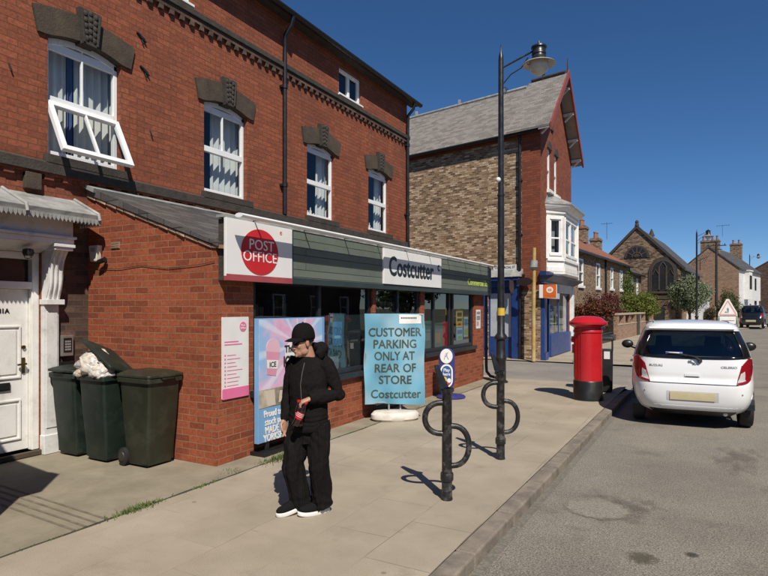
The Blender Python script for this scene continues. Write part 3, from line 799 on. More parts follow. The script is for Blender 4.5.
# frames, panes
dk = mat('dark_frame', (.018,.02,.024), .35, .2, 6)
def shopwin(op, verts, hz, name):
    a0, a1, c0, c1 = op
    mb = MB(FS); frame_bars(mb, a0+.004, a1-.004, c0+.004, c1-.004, .07, -.10, -.03, vert=[(v, .06) for v in verts], horiz=[(z, .05) for z in hz])
    o = mb.build(name, dk, SHOP, bevel=.005)
    mb = MB(FS); mb.f([(a0+.05,-.066,c0+.05),(a1-.05,-.066,c0+.05),(a1-.05,-.066,c1-.05),(a0+.05,-.066,c1-.05)]); mb.build('pane', M['shop_glass'], o)
    return o
wa = shopwin(winA, [6.55], [], 'window'); wb = shopwin(winB, [10.45,11.25,11.45], [], 'window')
ds = shopwin(doorS, [8.9], [.25], 'door')
mb = MB(FS); mb.tube([(8.82,-.0,.85),(8.82,.03,.9),(8.82,.03,1.3),(8.82,0,1.35)], .014, 8); mb.tube([(8.98,-.0,.85),(8.98,.03,.9),(8.98,.03,1.3),(8.98,0,1.35)], .014, 8); mb.build('handle', M['lead'], ds, smooth=True)
mb = MB(FS); mb.box(winA[0]-.06,winA[1]+.06,-.1,.06,winA[2]-.075,winA[2]+.002); mb.build('window_sill', dk, SHOP, bevel=.006)
mb = MB(FS); mb.box(winB[0]-.06,winB[1]+.06,-.1,.06,winB[2]-.075,winB[2]+.002); mb.build('window_sill', dk, SHOP, bevel=.006)
# room behind the glass
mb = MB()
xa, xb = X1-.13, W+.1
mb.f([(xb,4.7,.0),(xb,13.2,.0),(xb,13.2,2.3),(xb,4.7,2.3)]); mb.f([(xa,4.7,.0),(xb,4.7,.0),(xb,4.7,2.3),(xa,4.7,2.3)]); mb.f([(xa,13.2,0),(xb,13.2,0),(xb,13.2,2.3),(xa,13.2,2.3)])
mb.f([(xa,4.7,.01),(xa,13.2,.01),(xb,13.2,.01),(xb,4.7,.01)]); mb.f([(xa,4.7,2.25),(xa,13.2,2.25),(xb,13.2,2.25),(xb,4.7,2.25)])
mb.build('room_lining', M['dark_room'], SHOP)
# shelves with goods seen dimly through the glass
gm = [mat('goods_%s' % n, c, .5) for n, c in (('red', (.3,.03,.03)), ('blue', (.04,.09,.3)), ('yellow', (.45,.33,.05)), ('white', (.5,.5,.5)), ('green', (.05,.2,.08)))]
for k, (y0, y1) in enumerate(((5.3,7.9),(10.0,12.9))):
    t_ = thing('shelf_unit', ('dark shelf unit with goods inside the long left shop window', 'dark shelf unit with goods inside the right hand shop window')[k], 'shelf', (-6.2, (y0+y1)/2, .01))
    hw = (y1-y0)/2
    mb = MB()
    for z in (.1,.55,1.0,1.45,1.9): mb.box(-.2,.2,-hw,hw,z,z+.025)
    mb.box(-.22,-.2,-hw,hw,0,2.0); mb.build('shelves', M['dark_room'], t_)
    rr = random.Random(k+2)
    for ci, g in enumerate(gm):
        mb = MB()
        for z in (.125,.575,1.025,1.475):
            y = -hw+.05+rr.random()*.3
            while y < hw-.15:
                if rr.randrange(5) == ci: mb.box(.0,.17,y,y+.1,z,z+.18+.18*rr.random())
                y += .12
        if mb.bm.faces: tag(mb.build('goods', g, t_), '', '')
        
for o in list(bpy.data.objects):
    if o.name.startswith('goods') and 'category' in o.keys(): del o['category']; del o['label']
# notice and posters stuck inside the right window, film on the left one
def poster(F_, a0, a1, c0, c1, b, name, label, cat, base, lines=(), blocks=(), parent=None, group=None):
    t_ = thing(name, label, cat, (0,0,0), 0, group)
    mb = MB(F_); mb.box(a0,a1,b,b+.004,c0,c1); mb.build('sheet', base, t_)
    for i, (x0,x1,z0,z1,m) in enumerate(blocks):
        mb = MB(F_); mb.box(a0+(a1-a0)*x0,a0+(a1-a0)*x1,b+.004,b+.006,c0+(c1-c0)*z0,c0+(c1-c0)*z1); mb.build('print_block', m, t_)
    for L in lines:
        lettering([L[:5]+((L[6],) if len(L) > 6 else ())], L[5], t_, F_ @ Matrix.Translation((0,b+.004,0)))
    return t_
pm = lambda n, c, r=.45: M.setdefault(n, mat(n, c, r, .05, 5))
yel = pm('poster_yellow', (.62,.42,.05)); wht = pm('poster_white', (.72,.71,.69)); pnk = pm('poster_pink', (.72,.16,.32)); blu = pm('poster_blue', (.07,.2,.42)); lbl = pm('poster_sky', (.24,.5,.66)); blk = pm('poster_black', (.02,.02,.02)); red = pm('poster_red', (.45,.02,.025)); tea = pm('poster_teal', (.08,.15,.16)); grn = pm('poster_green', (.2,.35,.08)); gry = pm('poster_grey', (.22,.23,.24))
poster(FS, 11.72,12.12,1.28,1.66,-.08, 'window_poster', 'small yellow poster with black print inside the right shop window', 'poster', yel, [], [(.15,.85,.6,.85,blk),(.15,.85,.35,.5,blk),(.3,.7,.1,.22,red)])
poster(FS, 11.74,12.12,1.0,1.27,-.08, 'window_poster', 'small blue poster below the yellow one in the right shop window', 'poster', lbl, [], [(.1,.9,.5,.8,blu),(.2,.8,.1,.3,grn)])
poster(FS, 11.5,12.5,.88,1.0,-.075, 'window_card', 'pale grey card along the sill inside the right shop window', 'card', gry, [], [])
poster(FS, 12.18,12.45,1.05,1.5,-.08, 'window_poster', 'narrow white and green poster beside the yellow one in the shop window', 'poster', pm('poster_pale', (.4,.45,.46)), [], [(.1,.9,.1,.4,grn),(.1,.9,.55,.9,blu)])
poster(FS, 10.0,10.42,.9,1.45,-.08, 'window_poster', 'dull teal poster at the left of the right shop window', 'poster', tea, [], [(.2,.8,.3,.7,gry)])
poster(FS, 10.5,11.0,.9,1.4,-.08, 'window_poster', 'teal and brown poster beside the red panel in the shop window', 'poster', pm('poster_teal2', (.1,.17,.17)), [], [(.2,.7,.2,.6,pm('poster_tan', (.3,.2,.1)))])
poster(FS, 10.98,11.22,.9,1.42,-.076, 'window_poster', 'tall red panel inside the right shop window', 'poster', red, [], [])
poster(FS, 6.6,7.9,.8,1.6,-.10, 'window_film', 'grey teal film across the lower half of the left shop window', 'window film', pm('film', (.028,.038,.042), .3), [], [])
poster(FS, 6.95,7.2,1.15,1.5,-.095, 'window_card', 'small blue card on the left shop window film', 'card', blu, [], [(.2,.8,.3,.42,lbl)])
poster(FS, 6.65,7.1,.8,1.0,-.09, 'window_card', 'pale card standing on the left shop window sill', 'card', gry, [], [])
t_ = poster(FS, 12.76,13.06,1.22,1.66,.004, 'notice_case', 'small white notice on the brick pier at the end of the shop', 'notice', wht, [], [(.1,.9,.75,.9,gry),(.1,.9,.45,.68,gry),(.1,.6,.15,.38,pm('poster_rose',(.5,.3,.3)))])
# price notice on the pier at the near corner
t_ = thing('wall_notice', 'tall white notice with pink foot on the brick near the shop corner', 'notice', (X1, 4.85, 0))
FN = FX(0)
plate(FN, rect(-.205,.215,.70,1.60,.012), .004, .014, 'sheet', wht, t_)
plate(FN, rect(-.204,.214,.70,.815,.012), .014, .018, 'foot_band', pnk, t_)
plate(FN, disc_poly(.12,1.49,.055), .014, .018, 'emblem', pnk, t_)
lettering([('Post',.12,1.505,.035,.0),('Office',.12,1.472,.035,.0)], wht, t_, FN @ Matrix.Translation((0,.016,0)))
mb = MB(FN); rr = random.Random(8)
for z in (1.32,1.29): mb.box(-.17,-.17+.2+.08*rr.random(),.014,.016,z,z+.013)
for k in range(9):
    z = 1.17-.042*k
    mb.box(-.17,-.15,.014,.016,z,z+.02); mb.box(-.13,-.13+.12+.12*rr.random(),.014,.016,z+.004,z+.012)
mb.build('print_lines', pnk, t_)
# alarm box on the side wall
t_ = thing('alarm_box', 'cream alarm box high on the near corner of the brick shop side', 'alarm box', (W+.19, Y0-.002, 2.27))
FA = frame((0,0,0), (1,0,0))
mb = MB(FA); mb.hexa([(-.05,0,-.0),(.07,0,0),(.07,.07,0),(-.05,.07,0),(-.08,0,.2),(.10,0,.2),(.10,.07,.2),(-.08,.07,.2)]); mb.build('box', mat('alarm_cream', (.62,.58,.47), .4), t_, bevel=.012)
mb = MB(FA); mb.box(-.03,.05,.07,.074,.12,.17); mb.build('label', pm('alarm_label', (.35,.33,.3)), t_)
t_ = thing('wall_camera', 'small dark security camera beside the cream alarm box', 'camera', (W+.36, Y0-.002, 2.26))
mb = MB(FA); mb.bar((0,0,.02),(.0,.05,.02),.03); mb.tube([(-.05,.07,.0),(.06,.06,.03)], .03, 10); mb.build('body', M['black_paint'], t_, smooth=True)
# black pipe at the far corner, kicking out at its foot
mb = MB(); mb.tube([(-4.50,13.33,2.1),(-4.50,13.33,.32),(-4.49,13.33,.18),(-4.4,13.34,.07),(-4.25,13.36,.04)], .035, 10)
for z in (.7,1.6): mb.tube([(-4.50,13.33,z),(-4.50,13.33,z+.06)], .048, 10)
mb.build('downpipe', M['black_paint'], SHOP, smooth=True)

# ================================================================ signs along the shop front
BX = -4.42
M['siding'] = brick_mat('green_siding', [(.125,.15,.125),(.135,.162,.135),(.145,.17,.142)], (.05,.06,.055), bw=6, bh=.095, ms=.006, sootamt=.25, mottle=.06, rough=.55, edge=.5)
FB = FX(BX)
t_ = thing('shop_fascia', 'long green boarded fascia with white light rail above the shop window', 'fascia', (0,0,0))
mb = MB(FB); mb.box(5.70,13.4,-.135,0,2.06,2.66); mb.build('boards', M['siding'], t_)
dg = mat('fascia_trim', (.03,.045,.045), .45)
mb = MB(FB); mb.box(5.70,13.41,-.14,.012,2.0,2.075); mb.box(5.70,5.715,-.14,.012,2.075,2.66); mb.box(13.385,13.412,-.135,.012,2.075,2.66); mb.build('trim', dg, t_)
mb = MB(FB); mb.box(4.56,13.4,-.13,-.002,2.67,2.70); mb.build('top_flashing', M['lead'], t_)
mb = MB(FB); 
mb.prism([(4.57,.185+.055*math.cos(q),2.675+.024*math.sin(q)) for q in [2*math.pi*k/16 for k in range(16)]], (8.6,0,0)); 
lr = mb.build('light_rail', M['white_upvc'], t_, smooth=True, angle=50)
a = 5.0
while a < 13.1:
    mb = MB(FB); mb.bar((a,.17,2.668),(a,-.0,2.685),.014); mb.build('rail_bracket', dg, lr); a += .95
lettering([('Commercial St.',12.5,2.265,.2,.003,1.05)], mat('lime_letters', (.50,.62,.10), .5), t_, FB)
# post office panel
mb = MB(FB); mb.box(4.60,5.69,-.135,-.021,2.0,2.66); mb.build('end_box', M['dark_stone'], t_)
t_ = thing('post_office_sign', 'white sign with red oval reading Post Office at the corner', 'sign', (0,0,0))
mb = MB(FB); mb.box(4.56,5.69,-.02,.016,2.04,2.665); mb.build('panel', wht if 0 else mat('sign_white', (.74,.73,.72), .35, .03, 4), t_, bevel=.004)
mb = MB(FB); mb.box(4.562,5.688,.0161,.02,1.997,2.065); mb.box(4.562,5.688,-.018,.0160,1.995,2.0399); mb.build('red_band', mat('band_red', (.34,.07,.075), .4), t_)
POR = mat('sign_red', (.52,.025,.03), .35, .06, 4)
plate(FB, disc_poly(5.10,2.335,.315,40,.26), .016, .021, 'red_oval', POR, t_)
lettering([('POST',5.12,2.41,.165,.0,1.1),('OFFICE',5.10,2.275,.165,.0,1.1)], mat('sign_letters', (.8,.8,.8), .35), t_, FB @ Matrix.Translation((0,.018,0)))
lettering([('®',5.47,2.59,.06,.0)], POR, t_, FB @ Matrix.Translation((0,.013,0)), 'registered_mark')
# shop name panel
t_ = thing('shop_name_sign', 'white sign with bold black shop name on the green fascia', 'sign', (0,0,0))
mb = MB(FB); mb.box(8.02,10.33,-.05,.03,2.085,2.655); mb.build('panel', mat('sign_white2', (.74,.74,.73), .35, .03, 4), t_, bevel=.004)
ink = mat('sign_ink', (.018,.03,.03), .4)
lettering([('Costcutter',9.06,2.365,.44,.013,.90)], ink, t_, FB @ Matrix.Translation((0,.028,0)))
lettering([('c',10.19,2.48,.24,.010,1.0)], ink, t_, FB @ Matrix.Translation((0,.028,0)), 'raised_mark')
# ================================================================ bins and street furniture
def bin_mats():
    M['bin_dark'] = mat('bin_dark_green', (.008,.017,.012), .55, .15, 5, .001, 120, dirt=(.07,.075,.06), dscale=4, damt=.3)
    M['bin_olive'] = mat('bin_olive', (.021,.024,.014), .5, .15, 5, .001, 120, dirt=(.09,.09,.07), dscale=4, damt=.3)
    M['rubber'] = mat('rubber', (.014,.014,.015), .75, .3, 8)
bin_mats()
def wheelie_bin(label, x, y, rz, m, lid_angle=0, lidM=None):
    """front at local +x, back (hinge, wheels) at local -x"""
    t = thing('wheelie_bin', label, 'bin', (x, y, 0), rz, 'wheelie bins beside the shop wall')
    def rr(hx0, hx1, hy, z, r=.05):
        return [(p[0], p[1], z) for p in rect(hx0, hx1, -hy, hy, r, 4)]
    mb = MB()
    mb.rings([rr(-.20,.22,.205,.02,.04), rr(-.23,.245,.222,.10), rr(-.285,.30,.25,.60), rr(-.31,.325,.262,.90), rr(-.315,.33,.265,.93)])
    bmesh.ops.delete(mb.bm, geom=[f for f in mb.bm.faces if len(f.verts) > 4 and f.calc_center_median().z > .9], context='FACES_ONLY')
    mb.rings([rr(-.300,.315,.25,.935), rr(-.27,.285,.235,.55), rr(-.2,.21,.19,.08)], cap=False)
    for s_ in (-1,1): mb.prism([(.12,s_*.2,.3),(.245,s_*.2,.3),(.225,s_*.2,.04),(.12,s_*.2,.04)], (0,.022*s_,0))
    b = mb.build('body', m, t, smooth=True, bevel=.006)
    mb = MB()
    a = rr(-.345,.36,.295,.93,.05); c = rr(-.345,.36,.295,.985,.05); d = rr(-.30,.315,.25,.985,.05); e = rr(-.30,.315,.25,.93,.05)
    R = [[mb.v(p) for p in q] for q in (a, c, d, e)]
    for k in range(4):
        A, B = R[k], R[(k+1) % 4]
        for i in range(len(A)): mb.bm.faces.new((A[i], A[(i+1) % len(A)], B[(i+1) % len(A)], B[i]))
    mb.build('rim', m, t, smooth=True, bevel=.006)
    # lid: shallow dome with raised middle, hinged at the back
    hinge = lidM or Matrix.Translation((-.35,0,.99)) @ Matrix.Rotation(-lid_angle, 4, 'Y')
    mb = MB(hinge)
    def ly(x0, x1, hy, z, r): return [(p[0], p[1], z) for p in rect(x0, x1, -hy, hy, r, 4)]
    mb.rings([ly(.0,.72,.30,.0,.05), ly(.0,.72,.30,.025,.05), ly(.02,.68,.27,.04,.05), ly(.06,.6,.2,.062,.06), ly(.1,.56,.17,.068,.06)])
    l = mb.build('lid', m, t, smooth=True, bevel=.004)
    mb = MB(hinge); mb.tube([(.70,-.12,.01),(.755,-.1,.012),(.755,.1,.012),(.70,.12,.01)], .012, 8); mb.build('lid_grip', m, l, smooth=True)
    mb = MB(); mb.tube([(-.33,-.24,.95),(-.40,-.23,1.0),(-.40,.23,1.0),(-.33,.24,.95)], .017, 8); mb.build('handle', m, t, smooth=True)
    for s_ in (-1,1):
        mb = MB(); mb.tube([(-.235,s_*.20,.1),(-.235,s_*.268,.1)], [.097,.1], 20)
        mb.tube([(-.235,s_*.268,.1),(-.235,s_*.275,.1)], [.085,.07], 20)
        wl = mb.build('wheel', M['rubber'], t, smooth=True, bevel=.004)
        mb = MB(); mb.tube([(-.235,s_*.27,.1),(-.235,s_*.284,.1)], [.06,.052], 16); mb.build('hub', M['bin_olive'], wl, smooth=True)
    mb = MB(); mb.tube([(-.235,-.2,.1),(-.235,.2,.1)], .012, 8); mb.build('axle', M['rubber'], t)
    t.scale = (.74,.8,.97)
    return t
wheelie_bin('olive green wheelie bin with closed lid nearest the shop corner', -5.29, 4.315, 0, M['bin_olive'])
b2 = wheelie_bin('dark green wheelie bin with lid held open by white rubbish bags', -5.87, 4.25, rad(-90), M['bin_dark'], 0, Matrix.Translation((0.02,.34,1.0)) @ Matrix.Rotation(rad(-90), 4, 'Z') @ Matrix.Rotation(rad(-25), 4, 'Y') @ Matrix.Rotation(rad(17), 4, 'X'))
wheelie_bin('dark green closed wheelie bin beside the white door surround', -6.39, 4.25, rad(-90), M['bin_dark'], rad(1))
# rubbish bags heaped in the open bin
def bag_mat(name, c):
    m, t, b = _new(name)
    f = noise_fac(t, 22, 5, .6)
    vo = N(t, 'ShaderNodeTexVoronoi', feature='DISTANCE_TO_EDGE'); vo.inputs['Scale'].default_value = 14
    g = N(t, 'ShaderNodeNewGeometry'); t.links.new(g.outputs['Position'], vo.inputs['Vector'])
    c2 = ramp(t, [(.35, tuple(q*.6 for q in c)), (.5, c), (.68, (.5,.36,.24)), (.75, c)], f)
    t.links.new(c2.outputs[0], b.inputs['Base Color']); b.inputs['Roughness'].default_value = .28
    bump(t, b, vo.outputs['Distance'], .03, .8); return m
bm1 = bag_mat('bag_plastic', (.62,.60,.57)); bm2 = bag_mat('bag_plastic_tan', (.5,.44,.36))
def bag(cx, cy, cz, r, m, sd, label):
    mb = MB(); mb.ball((0,0,0), r, 26, 16)
    for v in mb.bm.verts:
        d = v.co.normalized(); k = noise.fractal(d*2.6+Vector((sd,0,0)), .8, 2.1, 4)
        v.co *= 1+.28*k
    t = thing('rubbish_bag', label, 'rubbish bag', (cx, cy, cz))
    mb.build('bag', m, t, smooth=True, angle=180)
    mb = MB(); mb.rings([[(q*.05*math.cos(a), q*.05*math.sin(a), z) for a in [2*math.pi*k/10 for k in range(10)]] for q, z in ((.9,r[2]*.8),(.45,r[2]*1.0),(.9,r[2]*1.12),(1.1,r[2]*1.2))]); mb.build('knot', m, t, smooth=True, angle=180)
bag(-5.94, 4.12, 1.06, (.19,.17,.16), bm1, 1.3, 'large white plastic rubbish bag bulging highest from the open bin')
bag(-5.77, 4.08, .99, (.14,.13,.10), bm1, 4.2, 'crumpled white rubbish bag low at the right of the open bin')
bag(-6.04, 4.07, .975, (.11,.12,.075), bm2, 7.7, 'small tan paper and plastic bag at the left of the open bin')

# ---- bicycle stands: a post with two staggered hoops
def bike_stand(label, x, y, rz=0):
    t = thing('bike_stand', label, 'bike stand', (x, y, 0), rz, 'bicycle stands on the pavement')
    mb = MB(); mb.lathe([(.05,0),(.052,.015),(.047,.03),(.045,.3),(.044,.94),(.052,.95),(.052,.975),(.04,.99)], n=18); p = mb.build('post', M['worn_metal'], t, smooth=True)
    mb = MB(); mb.lathe([(.054,.17),(.058,.18),(.058,.23),(.054,.24)], n=18); mb.build('collar', M['worn_metal'], p, smooth=True)
    ux, uy = .88, .48      # hoops lie square to the view down the street
    for sgn, z0, z1 in ((-1,.585,.86),(1,.30,.655)):
        pts = []; hh = (z1-z0)/2
        n = 14; R = .165
        for k in range(n+1):
            a = math.pi*k/n; r = R*abs(math.sin(a))**.75
            pts.append((sgn*ux*(.03+r), sgn*uy*(.03+r), (z0+z1)/2+(hh)*math.cos(a)))
        pts = [(0,0,z1+.005)]+pts+[(0,0,z0-.005)]
        mb = MB(); mb.tube(pts, .026, 12); mb.build('hoop', M['worn_metal'], t, smooth=True)
    # slanted fin on the top
    mb = MB(); mb.prism([(-.005,-.05,.96),(-.005,.05,.96),(-.09,.045,1.07),(-.115,.03,1.19),(-.115,-.03,1.19),(-.06,-.05,1.0)], (.022,0,.0)); mb.box(-.055,.05,-.05,.05,.955,.99)
    mb.build('fin', M['black_metal'], t, bevel=.004)
    return t
bike_stand('nearest black bicycle stand with worn hoops', -1.97, 4.76)
bike_stand('black bicycle stand in front of the lamp column', -1.97, 6.33)

# ---- street lamps
def street_lamp(label, x, y, h, rz=0, arm=1.0, detail=True, group='street lamps'):
    t = thing('street_lamp', label, 'street lamp', (x, y, 0), rz, group)
    mb = MB(); mb.lathe([(.16,0),(.16,.03),(.115,.06),(.11,.5),(.125,.53),(.125,.57),(.108,.6),(.103,.97),(.145,1.0),(.145,1.05),(.088,1.13),(.076,2.2),(.072,h*.55),(.085,h*.55+.01),(.085,h*.55+.05),(.066,h*.55+.07),(.058,h-.35),(.05,h-.25),(.02,h-.16),(.012,h)], n=18)
    mb.build('column', M['black_metal'], t, smooth=True)
    za = h-.55
    mb = MB(); mb.tube([(0,0,za),(arm*.9,0,za+.36),(arm,0,za+.38)], .022, 8); mb.tube([(0,0,za-.6),(.05,0,za-.35),(.22,0,za-.15),(.45,0,za-.02),(.6,0,za+.2)], .014, 8)
    mb.tube([(.62+.06*math.cos(a)*k, 0, za+.08+.06*math.sin(a)*k) for a, k in [(i*.7, 1-.05*i) for i in range(12)]], .009, 6)
    mb.tube([(.09+.07*math.cos(a)*k, 0, za-.5+.07*math.sin(a)*k) for a, k in [(i*.7, 1-.05*i) for i in range(12)]], .009, 6)
    mb.build('bracket', M['black_metal'], t, smooth=True)
    zc = za+.30
    mb = MB(); mb.lathe([(.015,.26),(.03,.2),(.06,.18),(.10,.16),(.17,.13),(.175,.10),(.15,.09),(.145,.0),(.16,-.02),(.16,-.05),(.145,-.06),(.16,-.13),(.22,-.19),(.225,-.21),(.19,-.21)], (arm,0,zc), 22, cap=False)
    ln = mb.build('lantern_hood', M['black_metal'], t, smooth=True)
    mb = MB(); mb.lathe([(.20,-.205),(.35,-.255),(.37,-.275),(.36,-.277),(.34,-.262),(.20,-.222)], (arm,0,zc), 24, cap=False); mb.build('glass_skirt', mat('lamp_skirt', (.45,.44,.40), .25, .1, 4), ln, smooth=True)
    mb = MB(); mb.lathe([(.20,-.21),(.215,-.32),(.19,-.42),(.11,-.49),(.005,-.515)], (arm,0,zc), 20, cap=False); mb.build('bowl', mat('lamp_bowl', (.52,.50,.44), .12, .08, 5), ln, smooth=True)
    return t
# arm points along the road at right angles to the kerb
LA = math.atan2(.30, .95)
lt = street_lamp('tall black street lamp with bell lantern in front of the shop end', -3.99, 12.85, 7.72, LA, .84)
mb = MB(); mb.lathe([(.088,0),(.086,.17)], (0,0,1.53), 14, cap=False); mb.build('number_band', yel, lt, smooth=True)
mb = MB(); mb.ball((-.06,-.06,4.62), .06, 10, 8); mb.build('sensor', wht, lt, smooth=True)

# ---- pillar box
t_ = thing('pillar_box', 'red cylindrical pillar box with black base on the pavement', 'post box', (-1.83, 11.25, 0))
RED = mat('pillar_red', (.46,.012,.018), .28, .12, 3, coat=.25, dirt=(.2,.02,.02), dscale=3, damt=.35)
mb = MB(); mb.lathe([(.275,0),(.275,.05),(.262,.08),(.262,.34),(.25,.36)], n=36); mb.build('base', M['black_paint'], t_, smooth=True)
mb = MB(); mb.lathe([(.25,.345),(.248,1.24),(.262,1.25),(.262,1.285),(.25,1.30),(.25,1.34)], n=36); bd = mb.build('body', RED, t_, smooth=True)
mb = MB(); mb.lathe([(.25,1.335),(.335,1.385),(.345,1.40),(.345,1.435),(.325,1.45),(.315,1.455),(.25,1.515),(.21,1.535),(.1,1.55),(.0,1.553)], n=40, cap=False); mb.build('cap', RED, t_, smooth=True, angle=30)
# the door and the slot face the pavement side
DD = Matrix.Rotation(rad(188), 4, 'Z')
def arc(r, a0, a1, z0, z1, th, n=14):
    q = MB(DD); R = []
    for k in range(n+1):
        a = a0+(a1-a0)*k/n
        R.append([(r*math.cos(a),r*math.sin(a),z0),((r+th)*math.cos(a),(r+th)*math.sin(a),z0),((r+th)*math.cos(a),(r+th)*math.sin(a),z1),(r*math.cos(a),r*math.sin(a),z1)])
    q.rings(R); return q
arc(.248, -.62, .62, .42, 1.2, .008).build('door', RED, t_, smooth=True)
q = arc(.248, -.35, .35, 1.06, 1.17, .05); q.build('slot_hood', RED, t_, smooth=True)
arc(.297, -.3, .3, 1.085, 1.125, .004).build('slot', M['black_paint'], t_)
arc(.256, -.22, .22, .86, 1.02, .03).build('plate_holder', RED, t_); arc(.287, -.2, .2, .875, 1.005, .004).build('collection_plate', wht, t_)
mb = MB(DD); mb.tube([(.257,.10,.7),(.27,.10,.7)], .02, 10); mb.build('lock', mat('lock_metal', (.3,.25,.15), .35, metal=1), t_)
mb = MB(); 
for aa in (rad(252), ): mb.bar((.252*math.cos(aa),.252*math.sin(aa),.36),(.252*math.cos(aa),.252*math.sin(aa),1.3),.008)
mb.build('door_seam', mat('seam_red', (.30,.03,.03), .4), t_)

# ---- litter bin behind the pillar box
t_ = thing('litter_bin', 'black litter bin with white sticker behind the red pillar box', 'litter bin', (-1.73, 12.45, 0), rad(8))
t_.scale = (.74,.8,1)
LB = mat('litter_black', (.016,.017,.018), .5, .2, 5)
mb = MB(); mb.rings([[(p[0],p[1],z) for p in rect(-hx,hx,-hy,hy,.05,4)] for hx, hy, z in ((.22,.22,.02),(.24,.24,.08),(.25,.25,.82),(.25,.25,.86))]); mb.build('body', LB, t_, smooth=True, bevel=.006)
for sx in (-1,1):
    for sy in (-1,1): mb = MB(); mb.box(sx*.235-.02,sx*.235+.02,sy*.235-.02,sy*.235+.02,.85,1.06); mb.build('corner_post', LB, t_)
mb = MB(); mb.rings([[(p[0],p[1],z) for p in rect(-h,h,-h,h,.06,4)] for h, z in ((.27,1.05),(.275,1.08),(.26,1.12),(.18,1.15))]); mb.build('hood', LB, t_, smooth=True, bevel=.006)
mb = MB(); mb.box(.02,.17,-.2535,-.2505,.68,.83); mb.build('sticker', wht, t_)

# ---- lottery pavement sign: rounded board on a round blue foot
t_ = thing('pavement_sign', 'blue rounded pavement sign with white roundel on a blue foot', 'sign', (-4.18, 10.10, 0), 0)
t_.scale = (.88,.88,1.02)
LBL = mat('lottery_blue', (.035,.035,.16), .35, .1, 4); LB2 = mat('lottery_panel_blue', (.03,.09,.27), .35, .1, 4)
mb = MB(); mb.lathe([(.30,0),(.31,.025),(.28,.05),(.1,.075),(.05,.08)], (.05,.12,0), 28); mb.build('foot', LBL, t_, smooth=True)
FL = frame((0,0,0), (.88,.475,0))
mb = MB(FL); mb.box(-.04,.04,-.04,.0,.07,.3); mb.build('stem', LBL, t_)
plate(FL, rect(-.17,.17,.17,.92,.15,8), -.05, .0, 'board', LBL, t_, bevel=.012)
plate(FL, disc_poly(-.015,.775,.135,28), .0, .022, 'roundel', wht, t_, bevel=.008)
plate(FL, rect(-.145,.125,.20,.63,.13,8), .0, .014, 'panel_rim', wht, t_, bevel=.004)
plate(FL, rect(-.112,.092,.23,.60,.10,8), .0145, .018, 'panel', LB2, t_)
lettering([('Play',-.01,.52,.085,.002),('here',-.01,.445,.085,.002)], wht, t_, FL @ Matrix.Translation((0,.018,0)))
mb = MB(FL); mb.prism([(x,.018,z) for x, z in disc_poly(-.05,.35,.05,16)], (0,.003,0)); mb.build('print_block', yel, t_)
mb = MB(FL); mb.prism([(x,.018,z) for x, z in disc_poly(.045,.33,.042,16)], (0,.003,0)); mb.build('print_block', wht, t_)
mb = MB(FL); mb.prism([(x,.018,z) for x, z in rect(-.08,.06,.25,.29,.015)], (0,.003,0)); mb.build('print_block', red, t_)
mb = MB(FL)     # crossed strokes on the roundel
mb.tube([(-.06,.025,.72),(-.035,.025,.80),(-.02,.025,.84),(-.0,.025,.80),(-.03,.025,.77)], .006, 6); mb.tube([(.03,.025,.72),(.0,.025,.77),(-.0,.025,.83),(.02,.025,.85)], .006, 6)
mb.build('emblem', pm('lottery_grey', (.2,.22,.3)), t_)

# ---- cloth parking banner on a weighted foot
t_ = thing('parking_banner', 'light blue cloth banner about customer parking standing on a white foot', 'banner', (-4.08, 7.80, 0))
FP = frame((0,0,0), (.77,.64,0))
def banner_mat():
    m, t, b = _new('banner_cloth')
    g = N(t, 'ShaderNodeUVMap')
    f = noise_fac(t, 1.2, 2, .5, g.outputs[0])
    c = ramp(t, [(.32, (.13,.40,.57)), (.5, (.22,.50,.65)), (.68, (.48,.67,.75))], f)
    t.links.new(c.outputs[0], b.inputs['Base Color']); b.inputs['Roughness'].default_value = .5
    tr = N(t, 'ShaderNodeBsdfTranslucent'); t.links.new(c.outputs[0], tr.inputs[0]); mx = N(t, 'ShaderNodeMixShader'); mx.inputs[0].default_value = .3
    t.links.new(b.outputs[0], mx.inputs[1]); t.links.new(tr.outputs[0], mx.inputs[2]); t.links.new(mx.outputs[0], t.nodes['Material Output'].inputs[0])
    return m
def ripple(a, c):
    low = max(0, (.95-c))
    return .028*math.sin(a*5+1.5*c)+.012*math.sin(13*a-9*c)+.04*low*math.sin(9*a-3*c+1)+.02*low*math.sin(17*a+6*c)+.012*noise.noise(Vector((a*4,c*4,2)))
BT = mat('banner_ink', (.055,.075,.06), .5)
mb = MB(FP); nx, nz = 36, 52; wdh, z0, z1 = .47, .24, 1.615
def bp(i, k, off):
    a = -wdh+2*wdh*i/nx; c = z0+(z1-z0)*k/nz
    edge = .02*math.sin(6*c) * (abs(a)/wdh)
    return (a+edge*.4, ripple(a, c)+off, c - (.05*max(0, a)*(1 if k == 0 else 0)))
front = [[mb.v(bp(i,k,.004)) for k in range(nz+1)] for i in range(nx+1)]
back = [[mb.v(bp(i,k,-.004)) for k in range(nz+1)] for i in range(nx+1)]
for i in range(nx):
    for k in range(nz):
        mb.bm.faces.new((front[i][k],front[i+1][k],front[i+1][k+1],front[i][k+1])); mb.bm.faces.new((back[i][k],back[i][k+1],back[i+1][k+1],back[i+1][k]))
for i in range(nx):
    for k in (0, nz): mb.bm.faces.new((front[i][k],front[i+1][k],back[i+1][k],back[i][k]))
for k in range(nz):
    for i in (0, nx): mb.bm.faces.new((front[i][k],front[i][k+1],back[i][k+1],back[i][k]))
cl = mb.build('cloth', banner_mat(), t_, smooth=True)
